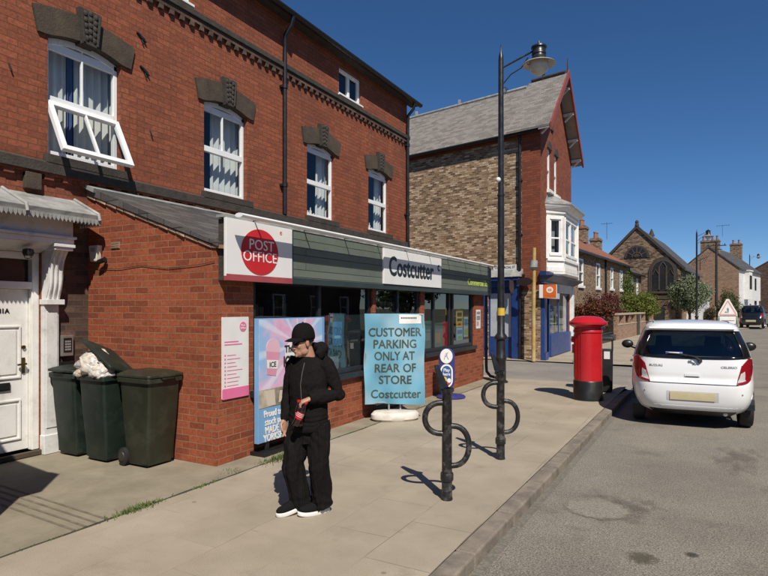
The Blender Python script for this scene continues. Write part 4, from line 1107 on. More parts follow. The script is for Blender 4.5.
def banner_text(sgn, name):
    bm = bmesh.new()
    for txt, z, sz, a, wd_ in (('CUSTOMER',1.325,.18,0,.84),('PARKING',1.145,.18,0,.67),('ONLY AT',.965,.18,-.01,.63),('REAR OF',.78,.18,0,.65),('STORE',.60,.18,0.0,.5),('Costcutter',.385,.18,0.01,.78)):
        me = text_mesh(txt, sz, .0045, 0, space=1.0)
        b2_ = bmesh.new(); b2_.from_mesh(me); bpy.data.meshes.remove(me)
        bmesh.ops.subdivide_edges(b2_, edges=[e for e in b2_.edges if e.calc_length() > .04], cuts=2, use_grid_fill=False)
        wmax = max(abs(v.co.x) for v in b2_.verts); k = wd_/2/wmax
        for v in b2_.verts:
            x, y = v.co.x*k + (a if sgn > 0 else 0), v.co.y
            aa = x*sgn; cc = z+y
            v.co = FP @ Vector((aa, ripple(aa, cc)+sgn*.0075, cc))
        tm = bpy.data.meshes.new('t'); b2_.to_mesh(tm); b2_.free(); bm.from_mesh(tm); bpy.data.meshes.remove(tm)
    me = bpy.data.meshes.new(name); bm.to_mesh(me); bm.free()
    return link_mesh(name, me, BT, cl)
banner_text(1, 'lettering'); banner_text(-1, 'lettering')
mb = MB(FP); n = 10
g1 = [[(.06+.36*i/n, ripple(.06+.36*i/n, c)+.008, c) for i in range(n+1)] for c in (1.46,1.51,1.56,1.60)]
for r0, r1 in zip(g1, g1[1:]):
    for i in range(n): mb.f([r0[i], r0[i+1], r1[i+1], r1[i]])
mb.build('logo_patch', wht, cl)
bm_l = MB(FP)
for x0 in [.09+.026*i for i in range(10)]: bm_l.f([(x0, ripple(x0,1.55)+.0105, 1.535),(x0+.018, ripple(x0+.018,1.55)+.0105, 1.535),(x0+.018, ripple(x0+.018,1.55)+.0105, 1.56),(x0, ripple(x0,1.55)+.0105, 1.56)])
bm_l.build('small_print', BT, cl)
mb = MB(FP); mb.tube([(-.45,-.035,1.6),(.45,-.035,1.6)], .012, 8); mb.tube([(-.45,-.035,.26),(.45,-.035,.26)], .012, 8)
for a in (-.45,.45): mb.tube([(a,-.035,.26),(a,-.035,1.6)], .012, 8)
mb.build('frame', M['lead'], t_, smooth=True)
mb = MB(FP)
for a in (-.09,.09): mb.tube([(a,-.03,.1),(a,-.03,.27)], .014, 8)
mb.build('foot_posts', M['lead'], t_, smooth=True)
mb = MB(); mb.lathe([(.33,0),(.37,.03),(.37,.09),(.33,.13),(.1,.145),(.02,.146)], n=36)
for v in mb.bm.verts:
    a, b_ = v.co.x*.77+v.co.y*.64, -v.co.x*.64+v.co.y*.77
    b_ *= .62; v.co.x, v.co.y = a*.77-b_*.64, a*.64+b_*.77
mb.build('foot', mat('banner_foot', (.62,.58,.52), .6, .1, 5, dirt=(.3,.26,.2), dscale=4, damt=.6), t_, smooth=True)

# ---- ice drink poster stand against the window
t_ = thing('poster_stand', 'pink and blue poster stand for iced drinks against the left shop window', 'poster stand', (-4.40, 5.72, 0))
FI = FX(0)
mb = MB(FI); mb.box(-.66,.66,-.06,.0,.15,1.58); st_ = mb.build('board', mat('stand_blue', (.16,.33,.55), .4, .06, 4), t_, bevel=.004)
def ice_mat():
    m, t, b = _new('ice_art')
    uv = N(t, 'ShaderNodeUVMap'); sp = N(t, 'ShaderNodeSeparateXYZ'); t.links.new(uv.outputs[0], sp.inputs[0])
    ax = N(t, 'ShaderNodeMath', operation='SUBTRACT'); ax.inputs[1].default_value = .1; t.links.new(sp.outputs[0], ax.inputs[0])
    ay = N(t, 'ShaderNodeMath', operation='SUBTRACT'); ay.inputs[1].default_value = 1.25; t.links.new(sp.outputs[1], ay.inputs[0])
    at = N(t, 'ShaderNodeMath', operation='ARCTAN2'); t.links.new(ay.outputs[0], at.inputs[0]); t.links.new(ax.outputs[0], at.inputs[1])
    mu = N(t, 'ShaderNodeMath', operation='MULTIPLY'); mu.inputs[1].default_value = 12; t.links.new(at.outputs[0], mu.inputs[0])
    si = N(t, 'ShaderNodeMath', operation='SINE'); t.links.new(mu.outputs[0], si.inputs[0])
    f = noise_fac(t, 2.2, 3, .5, uv.outputs[0])
    base = ramp(t, [(.3, (.60,.25,.42)), (.45, (.66,.42,.58)), (.55, (.30,.45,.68)), (.7, (.22,.45,.68))], f)
    ray = ramp(t, [(.55, (0,0,0)), (.95, (.55,.55,.55))], si.outputs[0])
    c = mixc(t, base.outputs[0], (.68,.72,.80), ray.outputs[0])
    t.links.new(c, b.inputs['Base Color']); b.inputs['Roughness'].default_value = .4; return m
mb = MB(FI); mb.box(-.65,.60,.0,.004,.76,1.57); mb.build('poster', ice_mat(), st_)
mb = MB(FI); mb.box(-.65,.60,.0,.004,.55,.76)
mb.build('photo_print', mat('photo_print', (.30,.26,.2), .4, .9, 3.2), st_)
mb = MB(FI); mb.prism([(-.5,.004,.56),(-.36,.004,.56),(-.38,.004,.74),(-.56,.004,.74)], (0,.003,0)); mb.prism([(-.3,.004,.58),(-.05,.004,.6),(-.05,.004,.70),(-.28,.004,.72)], (0,.003,0)); mb.build('print_block', pm('photo_cream', (.55,.48,.38)), st_)
# cup of iced drink
mb = MB(FI); mb.prism([(-.52,.004,.93),(-.36,.004,.90),(-.28,.004,1.17),(-.53,.004,1.20)], (0,.004,0)); cup = mb.build('cup_print', pm('cup_pink', (.62,.28,.38)), st_)
mb = MB(FI); mb.prism([(x,.004,z) for x, z in disc_poly(-.405,1.24,.125,20,.10)], (0,.0035,0)); mb.build('ice_print', pm('ice_pink', (.68,.42,.50)), cup)
mb = MB(FI); mb.prism([(-.51,.008,1.0),(-.335,.008,.98),(-.31,.008,1.08),(-.52,.008,1.1)], (0,.002,0)); mb.build('cup_label', wht, cup)
T_ = FI @ Matrix.Translation((0,.006,0))
lettering([('ICE',-.415,1.035,.085,.003)], blk, st_, T_)
plate(FI, disc_poly(-.02,1.14,.16,24,.16), .004, .006, 'print_block', wht, st_)
lettering([('The',-.10,1.20,.12,.004),('ICE BLAST',.06,1.05,.17,.006,.72)], blk, st_, T_)
lettering([('Proud to',-.40,.47,.115,.003,.8),('stock produce',-.28,.375,.115,.003,.8),('MADE IN',-.36,.28,.115,.004,.8),('YORKSHIRE',-.33,.19,.115,.004,.8)], wht, st_, FI)
mb = MB(FI); mb.box(-.62,.62,-.16,.06,0,.045); mb.box(-.5,-.44,-.05,-.02,.04,.16); mb.box(.44,.5,-.05,-.02,.04,.16); mb.build('base', M['black_paint'], t_, bevel=.006)
def leaf_mat(name, cols, rough=.55):
    m, t, b = _new(name)
    g = N(t, 'ShaderNodeNewGeometry')
    r = ramp(t, [((i+.5)/len(cols), c) for i, c in enumerate(cols)], g.outputs['Random Per Island'])
    t.links.new(r.outputs[0], b.inputs['Base Color']); b.inputs['Roughness'].default_value = rough
    b.inputs['Specular IOR Level'].default_value = .3
    tr = N(t, 'ShaderNodeBsdfTranslucent'); t.links.new(r.outputs[0], tr.inputs[0]); mx = N(t, 'ShaderNodeMixShader'); mx.inputs[0].default_value = .3
    t.links.new(b.outputs[0], mx.inputs[1]); t.links.new(tr.outputs[0], mx.inputs[2]); t.links.new(mx.outputs[0], t.nodes['Material Output'].inputs[0])
    return m
M['bark'] = mat('bark', (.06,.045,.032), .9, .3, 8, .01, 30)
def shrub(name, label, cat, x, y, h, z0, rx, n, cols, leaf=.09, seed=1, droop=0, trunk_h=None, group=None, clumps=16, ry=None):
    """crown of leaf-sized faces gathered in uneven clumps on a branching stem"""
    t = thing(name, label, cat, (x, y, 0), 0, group)
    r = random.Random(seed); ry = ry or rx
    cz = (z0+h)/2; rz_ = (h-z0)/2
    cl = []
    for _ in range(clumps):
        while True:
            p = Vector((r.uniform(-1,1), r.uniform(-1,1), r.uniform(-1,1)))
            if .25 < p.length < 1: break
        cl.append((Vector((p.x*rx*.72, p.y*ry*.72, cz+p.z*rz_*.74)), (.28+.24*r.random())))
    mb = MB(); n = int(n*1.8); leaf *= .76
    for i in range(n):
        c, s = cl[r.randrange(len(cl))]
        d = Vector((r.gauss(0,1), r.gauss(0,1), r.gauss(0,1))).normalized()*(r.random()**.45)
        p = c + Vector((d.x*rx*s, d.y*ry*s, d.z*rz_*s))
        if droop: p.z -= droop*r.random()*((p.x**2+p.y**2)**.5)/max(rx, .1)*rz_
        l = leaf*(.6+.8*r.random())
        q = Vector((d.x, d.y, d.z+.4)).normalized(); nn = (q+Vector((r.gauss(0,.6), r.gauss(0,.6), r.gauss(0,.6)))).normalized()
        u = nn.orthogonal().normalized(); a = r.random()*6.28; u = Matrix.Rotation(a, 3, nn) @ u; v = nn.cross(u)
        mb.f([p-u*l, p+v*l*.45+nn*l*.1, p+u*l, p-v*l*.45+nn*l*.1])
    mb.build('crown', leaf_mat('leaf_'+name+str(seed), cols), t, uv=False)
    mb = MB(); th = trunk_h if trunk_h is not None else z0+.3
    mb.tube([(0,0,0),(.02*rx,0,th*.6),(0,.02,th+rz_*.5)], [.05+.05*rx,.04+.04*rx,.02], 8)
    for c, s in cl[:9]: mb.tube([(0,0,th*.8),(c.x*.5,c.y*.5,(th*.8+c.z)/2+.1),tuple(c)], [.03+.02*rx,.02,.008], 6)
    mb.build('trunk', M['bark'], t, smooth=True)
    return t
# ================================================================ gabled corner building across the side road
CX0, CY0 = -4.55, 18.9
UW = Vector((-.98, .198, 0))                      # direction its side wall runs, away from the corner
B2 = thing('gabled_building', 'tall gabled building with pale brick side and blue shopfront across the side road', 'building', (0,0,0))
FF = frame((CX0, CY0, 0), (0,1,0))                # front: a = distance from the corner
LS = 13.0
FSd = frame((CX0+UW.x*LS, CY0+UW.y*LS, 0), (.98,-.198,0))   # side wall, a = 0 at the far end, LS at the corner
GW = 5.1; EZ = 7.62; RZ2 = 9.95; GM = GW/2
frontw = [(.95,1.42,5.72,7.15),(2.02,2.49,5.72,7.15),(.95,4.2,2.95,5.2),(.4,1.15,0.02,2.25),(1.3,4.75,.02,2.25)]
mb = MB(FF); panel(mb, 0, GW, 0, EZ, frontw, .2)
mb.f([(0,0,EZ),(GW,0,EZ),(GM,0,RZ2-.05)])
mb.build('front_wall', M['gable_brick'], B2)
mb = MB(FSd); mb.f([(LS-.66,.003,2.3),(LS,.003,2.3),(LS,.003,EZ),(LS-.66,.003,EZ)]); mb.build('corner_return', M['gable_brick'], B2)
sdoor = (LS-1.95,LS-1.0,.02,2.42)
mb = MB(FSd); panel(mb, 0, LS, 0, EZ, [sdoor], .15); mb.build('side_wall', M['stock_brick'], B2)
P_ = lambda t, y: (CX0+UW.x*t, CY0+y+UW.y*t)
mb = MB(); a, b = P_(0,GW), P_(LS,GW); c, d = P_(LS,0), P_(LS,GM)
mb.f([(*a,0),(*b,0),(*b,EZ),(*a,EZ)]); mb.f([(*c,0),(*b,0),(*b,EZ),(*d,RZ2),(*c,EZ)]); mb.build('rear_wall', M['stock_brick'], B2)
# red band and stone course under the eave of the side wall
mb = MB(FSd); mb.box(0,LS,.0,.05,EZ-.28,EZ-.02); mb.build('eave_course', M['gable_brick'], B2)
# roof: main part and a slightly raised part behind the gable
sl = (RZ2-EZ)/GM
def roofpart(t0, t1, dz, ov, name, m, th=.07):
    mb = MB()
    for side in (0, 1):
        ye = -ov if side == 0 else GW+ov
        ze = EZ - sl*ov
        p = [(*P_(t0,ye),ze+dz),(*P_(t1,ye),ze+dz),(*P_(t1,GM),RZ2+dz),(*P_(t0,GM),RZ2+dz)]
        q = [(x,y,z+th) for x, y, z in p]
        mb.hexa(p+q)
    return mb.build(name, m, B2)
rf = roofpart(1.1, LS, .0, .22, 'roof', M['slate'])
roofpart(-.42, 1.12, .14, .30, 'roof_end', M['slate'])
mb = MB()
t = 1.2
while t < LS-.4:
    x, y = P_(t,GM); x2, y2 = P_(t+.42,GM); mb.tube([(x,y,RZ2+.07),(x2,y2,RZ2+.07)], .085, 8); t += .44
mb.build('ridge_tiles', M['lead'], rf)
mb = MB()
for t in (2.2,4.2,6.4,8.6,10.8): x, y = P_(t,GM); mb.bar((x,y,RZ2+.1),(x,y,RZ2+.3),.09); 
mb.build('ridge_knobs', M['lead'], rf)
mb = MB(); x, y = P_(.55,GM); mb.tube([(x,y,RZ2+.2),(x,y,RZ2+.5),(x,y,RZ2+.62)], [.06,.03,.008], 8); mb.ball((x,y,RZ2+.42), .075, 10, 8); mb.tube([(*P_(-.3,GM),RZ2+.26),(*P_(1.0,GM),RZ2+.26)], .07, 8)
x, y = P_(-.38,GM); mb.tube([(x,y,RZ2+.2),(x,y,RZ2+.75)], [.03,.01], 6); mb.build('finial', M['dark_stone'], rf)
# bargeboards, soffit boards and pale brackets of the overhanging verge
mb = MB()
for side in (0,1):
    ye = -.32 if side == 0 else GW+.32
    ze = EZ - sl*.32
    t0, t1 = -.46, -.40
    A = [(*P_(t0,ye),ze+.02),(*P_(t0,GM),RZ2+.04),(*P_(t0,GM),RZ2+.30),(*P_(t0,ye),ze+.26)]
    B_ = [(*P_(t1,ye),ze+.02),(*P_(t1,GM),RZ2+.04),(*P_(t1,GM),RZ2+.30),(*P_(t1,ye),ze+.26)]
    mb.rings([A, B_])
mb.build('bargeboard', mat('barge_red', (.25,.06,.04), .5, .15, 5), B2)
mb = MB()
for side in (0,1):
    ye = -.30 if side == 0 else GW+.30
    ze = EZ - sl*.30
    mb.hexa([(*P_(-.40,ye),ze+.08),(*P_(0,ye),ze+.08),(*P_(0,GM),RZ2+.10),(*P_(-.40,GM),RZ2+.10),(*P_(-.40,ye),ze+.12),(*P_(0,ye),ze+.12),(*P_(0,GM),RZ2+.14),(*P_(-.40,GM),RZ2+.14)])
mb.build('soffit', mat('soffit_board', (.26,.23,.2), .7, .15, 5), B2)
for f in (.12,.42,.75,1.02):
    for side in (0,1):
        yy = GM+(GM*f)*(1 if side else -1); zz = RZ2-sl*GM*f
        mb = MB(); mb.bar((*P_(-.40,yy),zz+.03),(*P_(.0,yy),zz+.03),.10,.09); mb.bar((*P_(-.05,yy),zz-.22),(*P_(-.33,yy),zz+.0),.05,.05)
        mb.build('verge_bracket', M['old_white'], B2)
# front windows with dark arched heads
for a0, a1, c0, c1 in frontw[:2]:
    mb = MB(FF); frame_bars(mb, a0, a1, c0, c1, .07, -.12, -.04, horiz=[((c0+c1)/2,.05)])
    fr = mb.build('window', M['white_upvc'], B2)
    mb = MB(FF); mb.f([(a0,-.09,c0),(a1,-.09,c0),(a1,-.09,c1),(a0,-.09,c1)]); mb.build('pane', M['pane'], fr)
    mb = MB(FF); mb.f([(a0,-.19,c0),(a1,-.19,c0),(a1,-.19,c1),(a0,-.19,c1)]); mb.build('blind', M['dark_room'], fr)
    mb = MB(FF); m_ = (a0+a1)/2
    mb.prism([(a0-.07,.0,c1)]+[(m_+(.3)*math.cos(q),.0,c1+.22*math.sin(q)+.03) for q in [math.pi-math.pi*k/8 for k in range(9)]]+[(a1+.07,0,c1)], (0,.05,0)); mb.build('window_head', M['dark_stone'], B2)
    mb = MB(FF); mb.box(a0-.08,a1+.08,-.1,.12,c0-.1,c0); mb.build('window_sill', M['white_paint'], B2)
mb = MB(FF); mb.box(1.45,1.75,-.1,.02,7.95,8.45); mb.box(1.42,1.78,0,.05,8.45,8.55); mb.box(1.42,1.78,0,.05,7.88,7.95); mb.build('niche', M['dark_stone'], B2)
# canted bay on the first floor
def bay(b0, ops=None):
    pass
BP = [(.85,0),(1.38,.47),(3.75,.47),(4.25,0)]      # plan: along, out
z0, z1 = 2.92, 4.9
def baywall(z0, z1, off, mb):
    pts = [(a+(-off if i < 2 else off)*.7, b+(off if b else 0)) for i, (a, b) in enumerate(BP)]
    return pts
mb = MB(FF)
bay_t = []
for (p, q) in zip(BP, BP[1:]):
    p3, q3 = FF @ Vector((p[0],p[1],0)), FF @ Vector((q[0],q[1],0))
    bay_t.append((frame((p3.x,p3.y,0), (q3-p3)), (q3-p3).length))
mbs = MB()
for fr_, L in bay_t:
    mbs.M = fr_
    ww = L if L < 1.5 else L
    ops = [(.16,L-.14,3.55,4.72)] if L < 1.5 else [(.14,L/2-.08,3.55,4.72),(L/2+.08,L-.14,3.55,4.72)]
    panel(mbs, 0, L, 2.92, 4.95, ops, .08)
    for o in ops:
        mbs.box(o[0]-.05,o[1]+.05,.0,.03,o[2]-.07,o[2])
        mbs.box(o[0]-.03,o[1]+.03,.0,.02,o[3],o[3]+.05)
    mbs.box(.02,L-.02,0,.03,2.95,3.1); mbs.box(0.01,L-.01,.0,.05,3.30,3.38)
    for x in (.0,L): mbs.box(x-.05,x+.05,-.02,.035,3.38,4.8)
bw_ = mbs.build('bay', M['white_paint'], B2)
for fr_, L in bay_t:
    ops = [(.16,L-.14,3.55,4.72)] if L < 1.5 else [(.14,L/2-.08,3.55,4.72),(L/2+.08,L-.14,3.55,4.72)]
    for a0, a1, c0, c1 in ops:
        mb = MB(fr_); frame_bars(mb, a0, a1, c0, c1, .045, -.07, -.02, horiz=[((c0+c1)/2-.05,.05)]); f_ = mb.build('bay_window', M['white_upvc'], bw_)
        mb = MB(fr_); mb.f([(a0,-.05,c0),(a1,-.05,c0),(a1,-.05,c1),(a0,-.05,c1)]); mb.build('pane', M['pane'], f_)
        mb = MB(fr_); mb.f([(a0,-.3,c0-.1),(a1,-.3,c0-.1),(a1,-.3,c1),(a0,-.3,c1)]); mb.build('net_curtain', mat('net', (.26,.26,.27), .9), f_)
mb = MB(FF)
def layer(off, z): return [(BP[0][0]-off*.9,0.0,z),(BP[1][0]-off*.5,BP[1][1]+off,z),(BP[2][0]+off*.5,BP[2][1]+off,z),(BP[3][0]+off*.9,0.0,z)]
mb.rings([layer(.02,4.88),layer(.06,4.92),layer(.06,5.0),layer(.12,5.04),layer(.22,5.14),layer(.25,5.2)]); mb.build('bay_cornice', M['white_paint'], bw_)
mb = MB(FF); mb.rings([layer(.27,5.2),layer(.27,5.25),[(1.0,0,5.62),(1.7,.12,5.60),(3.4,.12,5.60),(4.1,0,5.62)]]); mb.build('bay_roof', M['lead'], bw_)
mb = MB(FF); mb.rings([layer(-.12,2.72),layer(.05,2.86),layer(.05,2.93)]); mb.build('bay_base', M['white_paint'], bw_)
# shopfront
BLU = mat('shop_blue', (.018,.05,.19), .4, .15, 4, dirt=(.05,.08,.2), dscale=3, damt=.5); NAV = mat('cornice_blue', (.012,.03,.10), .4, .15, 4)
mb = MB(FF); mb.rings([[(a0_,.0,z),(a0_,b,z),(a1_,b,z),(a1_,.0,z)] for a0_, a1_, b, z in ((-.05,5.12,.12,2.56),(-.08,5.16,.2,2.6),(-.15,5.22,.42,2.72),(-.18,5.25,.46,2.76))]); sfc = mb.build('shop_cornice', NAV, B2)
mb = MB(FF); mb.prism([(-.1,0,2.76),(5.2,0,2.76),(5.2,0,2.9),(-.1,0,2.9)], (0,.2,0)); mb.build('cornice_capping', NAV, sfc)
mb = MB(FF); mb.box(.1,5.0,.0,.1,2.25,2.555); mb.build('shop_signboard', M['old_white'], B2)
mb = MB(FF)
mb.box(.02,.38,0,.13,0,2.5); mb.box(1.15,1.3,-.1,.02,0,2.25); mb.box(1.3,4.75,-.12,.06,0.02,.72); mb.box(0.0,.42,0,.17,0,.25)
for a in (1.33,3.0,4.72): mb.box(a-.025,a+.025,-.1,-.045,.72,2.25)
mb.box(1.3,4.75,-.1,.05,.7,.78); mb.box(1.3,4.75,-.09,-.03,2.18,2.25)
mb.build('shopfront', BLU, B2, bevel=.008)
mb = MB(FF); mb.box(4.76,5.05,0,.13,0,2.5); mb.build('end_pilaster', M['white_paint'], B2, bevel=.008)
mb = MB(FF); mb.f([(1.3,-.06,.75),(4.75,-.06,.75),(4.75,-.06,2.22),(1.3,-.06,2.22)]); mb.build('shop_pane', M['shop_glass'], B2)
mb = MB(FF); mb.box(.42,1.14,-.14,-.08,.02,2.2); dd = mb.build('shop_door', BLU, B2)
mb = MB(FF); mb.box(.52,1.04,-.08,-.07,.9,2.05); mb.build('door_pane', mat('door_dark', (.02,.025,.035), .1), dd)
mb = MB(FF); mb.f([(1.3,-.14,.6),(4.75,-.14,.6),(4.75,-.14,2.25),(1.3,-.14,2.25)]); mb.build('window_backing', mat('shop_back', (.34,.36,.36), .8, .35, 2.5), B2)
for k, (a0, a1, c0, c1, m_, nm) in enumerate(((1.45,2.2,.85,1.55,pm('card_a',(.42,.44,.44)),'pale card poster low in the blue shopfront window nearest the door'),(2.55,3.3,.85,1.5,pm('card_b',(.45,.42,.33)),'cream card poster in the middle of the blue shopfront window'),(1.5,2.1,1.6,2.1,pm('card_c',(.2,.28,.36)),'blue grey poster high in the blue shopfront window'),(3.7,4.5,.9,1.7,pm('card_d',(.35,.4,.42)),'grey poster at the far end of the blue shopfront window'))):
    poster(FF, a0, a1, c0, c1, -.09, 'window_poster', nm, 'poster', m_, [], [(.15,.85,.55,.85,gry),(.2,.7,.2,.4,blu)])
# blue side door with a pale panel
mb = MB(FSd); o = sdoor
mb.box(o[0]-.2,o[0],0,.08,0,2.5); mb.box(o[1],o[1]+.28,0,.08,0,2.5); mb.box(o[0]-.22,o[1]+.3,0,.12,2.42,2.62); mb.box(o[0]-.26,o[1]+.34,0,.26,2.62,2.74)
mb.box(o[0],o[1],-.12,-.06,.02,2.42)
sd = mb.build('side_shopfront', BLU, B2, bevel=.006)
mb = MB(FSd); mb.box(o[0]+.08,o[1]-.08,-.06,-.05,.72,2.2); mb.build('pale_panel', mat('side_panel', (.45,.48,.52), .3, .12, 2.5, dirt=(.3,.36,.42), dscale=1.2, damt=.6), sd)
mb = MB(FSd); mb.rings([[(o[0]-.3,0,2.74),(o[1]+.38,0,2.74),(o[1]+.38,.3,2.74),(o[0]-.3,.3,2.74)],[(o[0]-.3,0,3.0),(o[1]+.38,0,3.0),(o[1]+.38,.1,2.92),(o[0]-.3,.1,2.92)]]); mb.build('lead_hood', M['lead'], sd)
downpipe(B2, FSd, LS-.70, 0, EZ-.2, b=.07, r=.05)
mb = MB(FSd); mb.tube([(0,.22,EZ-.16),(LS+.1,.22,EZ-.16)], .06, 8); mb.build('gutter', M['black_paint'], rf)
# hanging bracket sign, street name plate, yellow pole, projecting signs
t_ = thing('street_name_plate', 'white street name plate on the pale brick above the blue side door', 'street sign', (0,0,0))
mb = MB(FSd); mb.box(LS-1.72,LS-.83,.01,.03,2.98,3.16); mb.build('plate', wht, t_)
lettering([('COMMERCIAL ST',LS-1.275,3.07,.105,.002,.95)], blk, t_, FSd @ Matrix.Translation((0,.028,0)))
t_ = thing('hanging_bracket_sign', 'dark scrolled hanging sign bracket on the pale brick by the black pipe', 'bracket', (0,0,0))
mb = MB(FSd); a = LS-.86
mb.tube([(a,.0,2.7),(a,.45,2.72)], .02, 6); mb.tube([(a,.02,2.2),(a,.1,2.5),(a,.3,2.68)], .016, 6)
mb.tube([(a,.12+.08*math.cos(q)*(1-q/9),2.56+.08*math.sin(q)*(1-q/9)) for q in [i*.6 for i in range(12)]], .01, 6); mb.build('scroll', M['black_metal'], t_)
mb = MB(FSd); mb.prism([(a-.012,.2,2.62),(a-.012,.48,2.62),(a-.012,.48,2.3),(a-.012,.34,2.1),(a-.012,.2,2.3)], (.024,0,0)); mb.build('board', mat('rusty_board', (.05,.03,.026), .7, .3, 8), t_)
t_ = thing('yellow_pole', 'weathered yellow wooden pole standing at the red brick corner', 'pole', (-4.66, 18.45, 0))
mb = MB(); mb.tube([(0,0,0),(.0,0,1.6),(0.02,0,3.62)], [.068,.064,.06], 10); mb.build('post', mat('pole_yellow', (.40,.27,.085), .7, .2, 4, dirt=(.55,.48,.33), dscale=2, damt=.6), t_, smooth=True)
mb = MB(); mb.tube([(0,0,3.0),(0.01,0,3.22)], [.13,.12], 10); mb.tube([(0,0,2.92),(0,0,3.0)], [.09,.16], 10); mb.build('metal_band', M['lead'], t_, smooth=True)
t_ = thing('oval_sign', 'dark oval sign hung on the yellow pole', 'sign', (-4.72, 18.34, 2.55))
mb = MB(frame((0,0,0), (.9,-.3,0))); mb.prism([(-.22+x, 0, z) for x, z in disc_poly(0,0,.30,22,.13)], (0,.03,0)); mb.build('board', mat('oval_board', (.035,.022,.018), .5), t_)
t_ = thing('projecting_sign', 'orange and white projecting sign box on the blue shopfront', 'sign', (-4.27, 18.72, 2.02))
FO = frame((0,0,0), (1,.0,0)); ORG = mat('sign_orange', (.62,.13,.02), .4, .06, 4)
mb = MB(FO); mb.box(-.28,.27,-.08,.0,0,.43); mb.build('box', wht, t_, bevel=.006)
mb = MB(FO); mb.box(-.15,.265,.0,.008,.0,.43); mb.build('orange_face', ORG, t_)
plate(FO, disc_poly(.06,.26,.11,20,.10), .008, .012, 'emblem', wht, t_)
mb = MB(FO); 
for x in (.02,.06,.10): mb.box(x-.012,x+.012,.012,.016,.22,.30)
mb.box(-.09,.21,.008,.012,.07,.12); mb.build('emblem_strokes', ORG, t_)
t_ = thing('fascia_sign', 'small blue and white sign beside the orange projecting sign', 'sign', (0,0,0))
mb = MB(FF); mb.box(.35,2.3,.1,.13,2.02,2.5); mb.build('plate', pm('sign_pale_blue', (.42,.47,.58)), t_)
mb = MB(FF); mb.prism([(x,.13,z) for x, z in disc_poly(.85,2.28,.16,18,.17)], (0,.005,0)); mb.prism([(x,.13,z) for x, z in disc_poly(1.35,2.28,.16,18,.17)], (0,.005,0)); mb.build('emblem', pm('sign_navy', (.04,.07,.2)), t_)

# ================================================================ terrace houses beyond
def simple_window(parent, F_, a0, a1, c0, c1, mid=True, m=None, arch=False, sill=True):
    mb = MB(F_); frame_bars(mb, a0, a1, c0, c1, .09, -.08, .02, horiz=[((c0+c1)/2,.06)] if mid else ())
    fr = mb.build('window', m or M['white_upvc'], parent)
    mb = MB(F_); mb.f([(a0,-.05,c0),(a1,-.05,c0),(a1,-.05,c1),(a0,-.05,c1)]); mb.build('pane', M['pane'], fr)
    mb = MB(F_); mb.f([(a0,-.18,c0),(a1,-.18,c0),(a1,-.18,c1),(a0,-.18,c1)]); mb.build('blind', M['curtain'] if (int(a0*10) % 3 == 0) else M['dark_room'], fr)
    if sill: mb = MB(F_); mb.box(a0-.1,a1+.1,-.05,.1,c0-.13,c0); mb.build('sill', M['white_paint'], fr)
    return fr
def chimney(parent, F_, a, b, z0, z1, w_, d_, n, name='chimney', m=None):
    mb = MB(F_); mb.box(a-w_/2,a+w_/2,b-d_/2,b+d_/2,z0,z1); mb.box(a-w_/2-.06,a+w_/2+.06,b-d_/2-.06,b+d_/2+.06,z1-.22,z1-.08); ch = mb.build(name, m or M['brown_brick'], parent)
    for i in range(n):
        x = a-w_/2+w_*(i+.5)/n
        mb = MB(F_); mb.lathe([(.13,0),(.11,.4),(.14,.42),(.14,.5),(.1,.5)], (x,b,z1), 10); mb.build('chimney_pot', mat('pot_clay', (.26,.12,.08), .8, .2, 5) if i == 0 and 'pot' not in M else M['pot'], ch, smooth=True)
        M.setdefault('pot', bpy.data.materials['pot_clay'])
    return ch
def terrace_house(label, P0, u, w_, d_, ez, rz_, wm, rm, wins, door=None, chims=(), ends=True):
    t = thing('terraced_house', label, 'house', (0,0,0), 0, 'houses along the left of the street')
    F_ = frame((P0[0],P0[1],0), u)
    mb = MB(F_); panel(mb, 0, w_, 0, ez, wins+([door] if door else []), .18)
    for a in (0, w_): mb.f([(a,0,0),(a,-d_,0),(a,-d_,ez),(a,-d_/2,rz_),(a,0,ez)])
    mb.f([(0,-d_,0),(w_,-d_,0),(w_,-d_,ez),(0,-d_,ez)])
    mb.build('wall', wm, t)
    mb = MB(F_); s_ = (rz_-ez)/(d_/2); o = .25
    mb.prism([(-.05,o,ez-s_*o),(-.05,-d_/2,rz_),(-.05,-d_-o,ez-s_*o),(-.05,-d_-o,ez-s_*o+.1),(-.05,-d_/2,rz_+.12),(-.05,o,ez-s_*o+.1)], (w_+.1,0,0)); r = mb.build('roof', rm, t)
    mb = MB(F_); mb.box(-.05,w_+.05,o-.02,o+.1,ez-s_*o-.08,ez-s_*o+.03); mb.build('gutter', M['black_paint'], r)
    for wn in wins: simple_window(t, F_, *wn)
    if door:
        a0, a1, c0, c1 = door
        mb = MB(F_); mb.box(a0-.15,a0,-.05,.06,0,c1+.1); mb.box(a1,a1+.15,-.05,.06,0,c1+.1); mb.box(a0-.2,a1+.2,-.05,.15,c1+.1,c1+.35); mb.build('door_surround', M['white_paint'], t)
        mb = MB(F_); mb.box(a0,a1,-.15,-.1,0,c1); mb.build('door', blk, t)
    for c in chims: chimney(r, F_, *c)
    return t, F_
T1 = Vector((.075,1,0)).normalized()
h1, FH1 = terrace_house('brown brick terraced house with orange tiled roof behind the red bush', (-6.35,26.5), T1, 21.0, 7, 4.95, 7.0, M['brown_brick'], M['pantile'],
    [(10.6,11.6,2.95,4.45),(14.6,15.5,3.0,4.4),(17.8,18.7,3.0,4.4),(3.5,4.5,2.95,4.45),(6.5,7.5,2.95,4.45),(14.5,16.2,.8,2.2)], (10.8,11.7,0.02,2.1), [(4.5,-2.2,6.2,8.2,1.3,.8,4),(16.8,-2.4,6.4,7.6,.9,.7,2)])
downpipe(h1, FH1, 13.0, 0, 4.8, r=.06)
downpipe(h1, FH1, 21.0, 0, 4.8, r=.06)
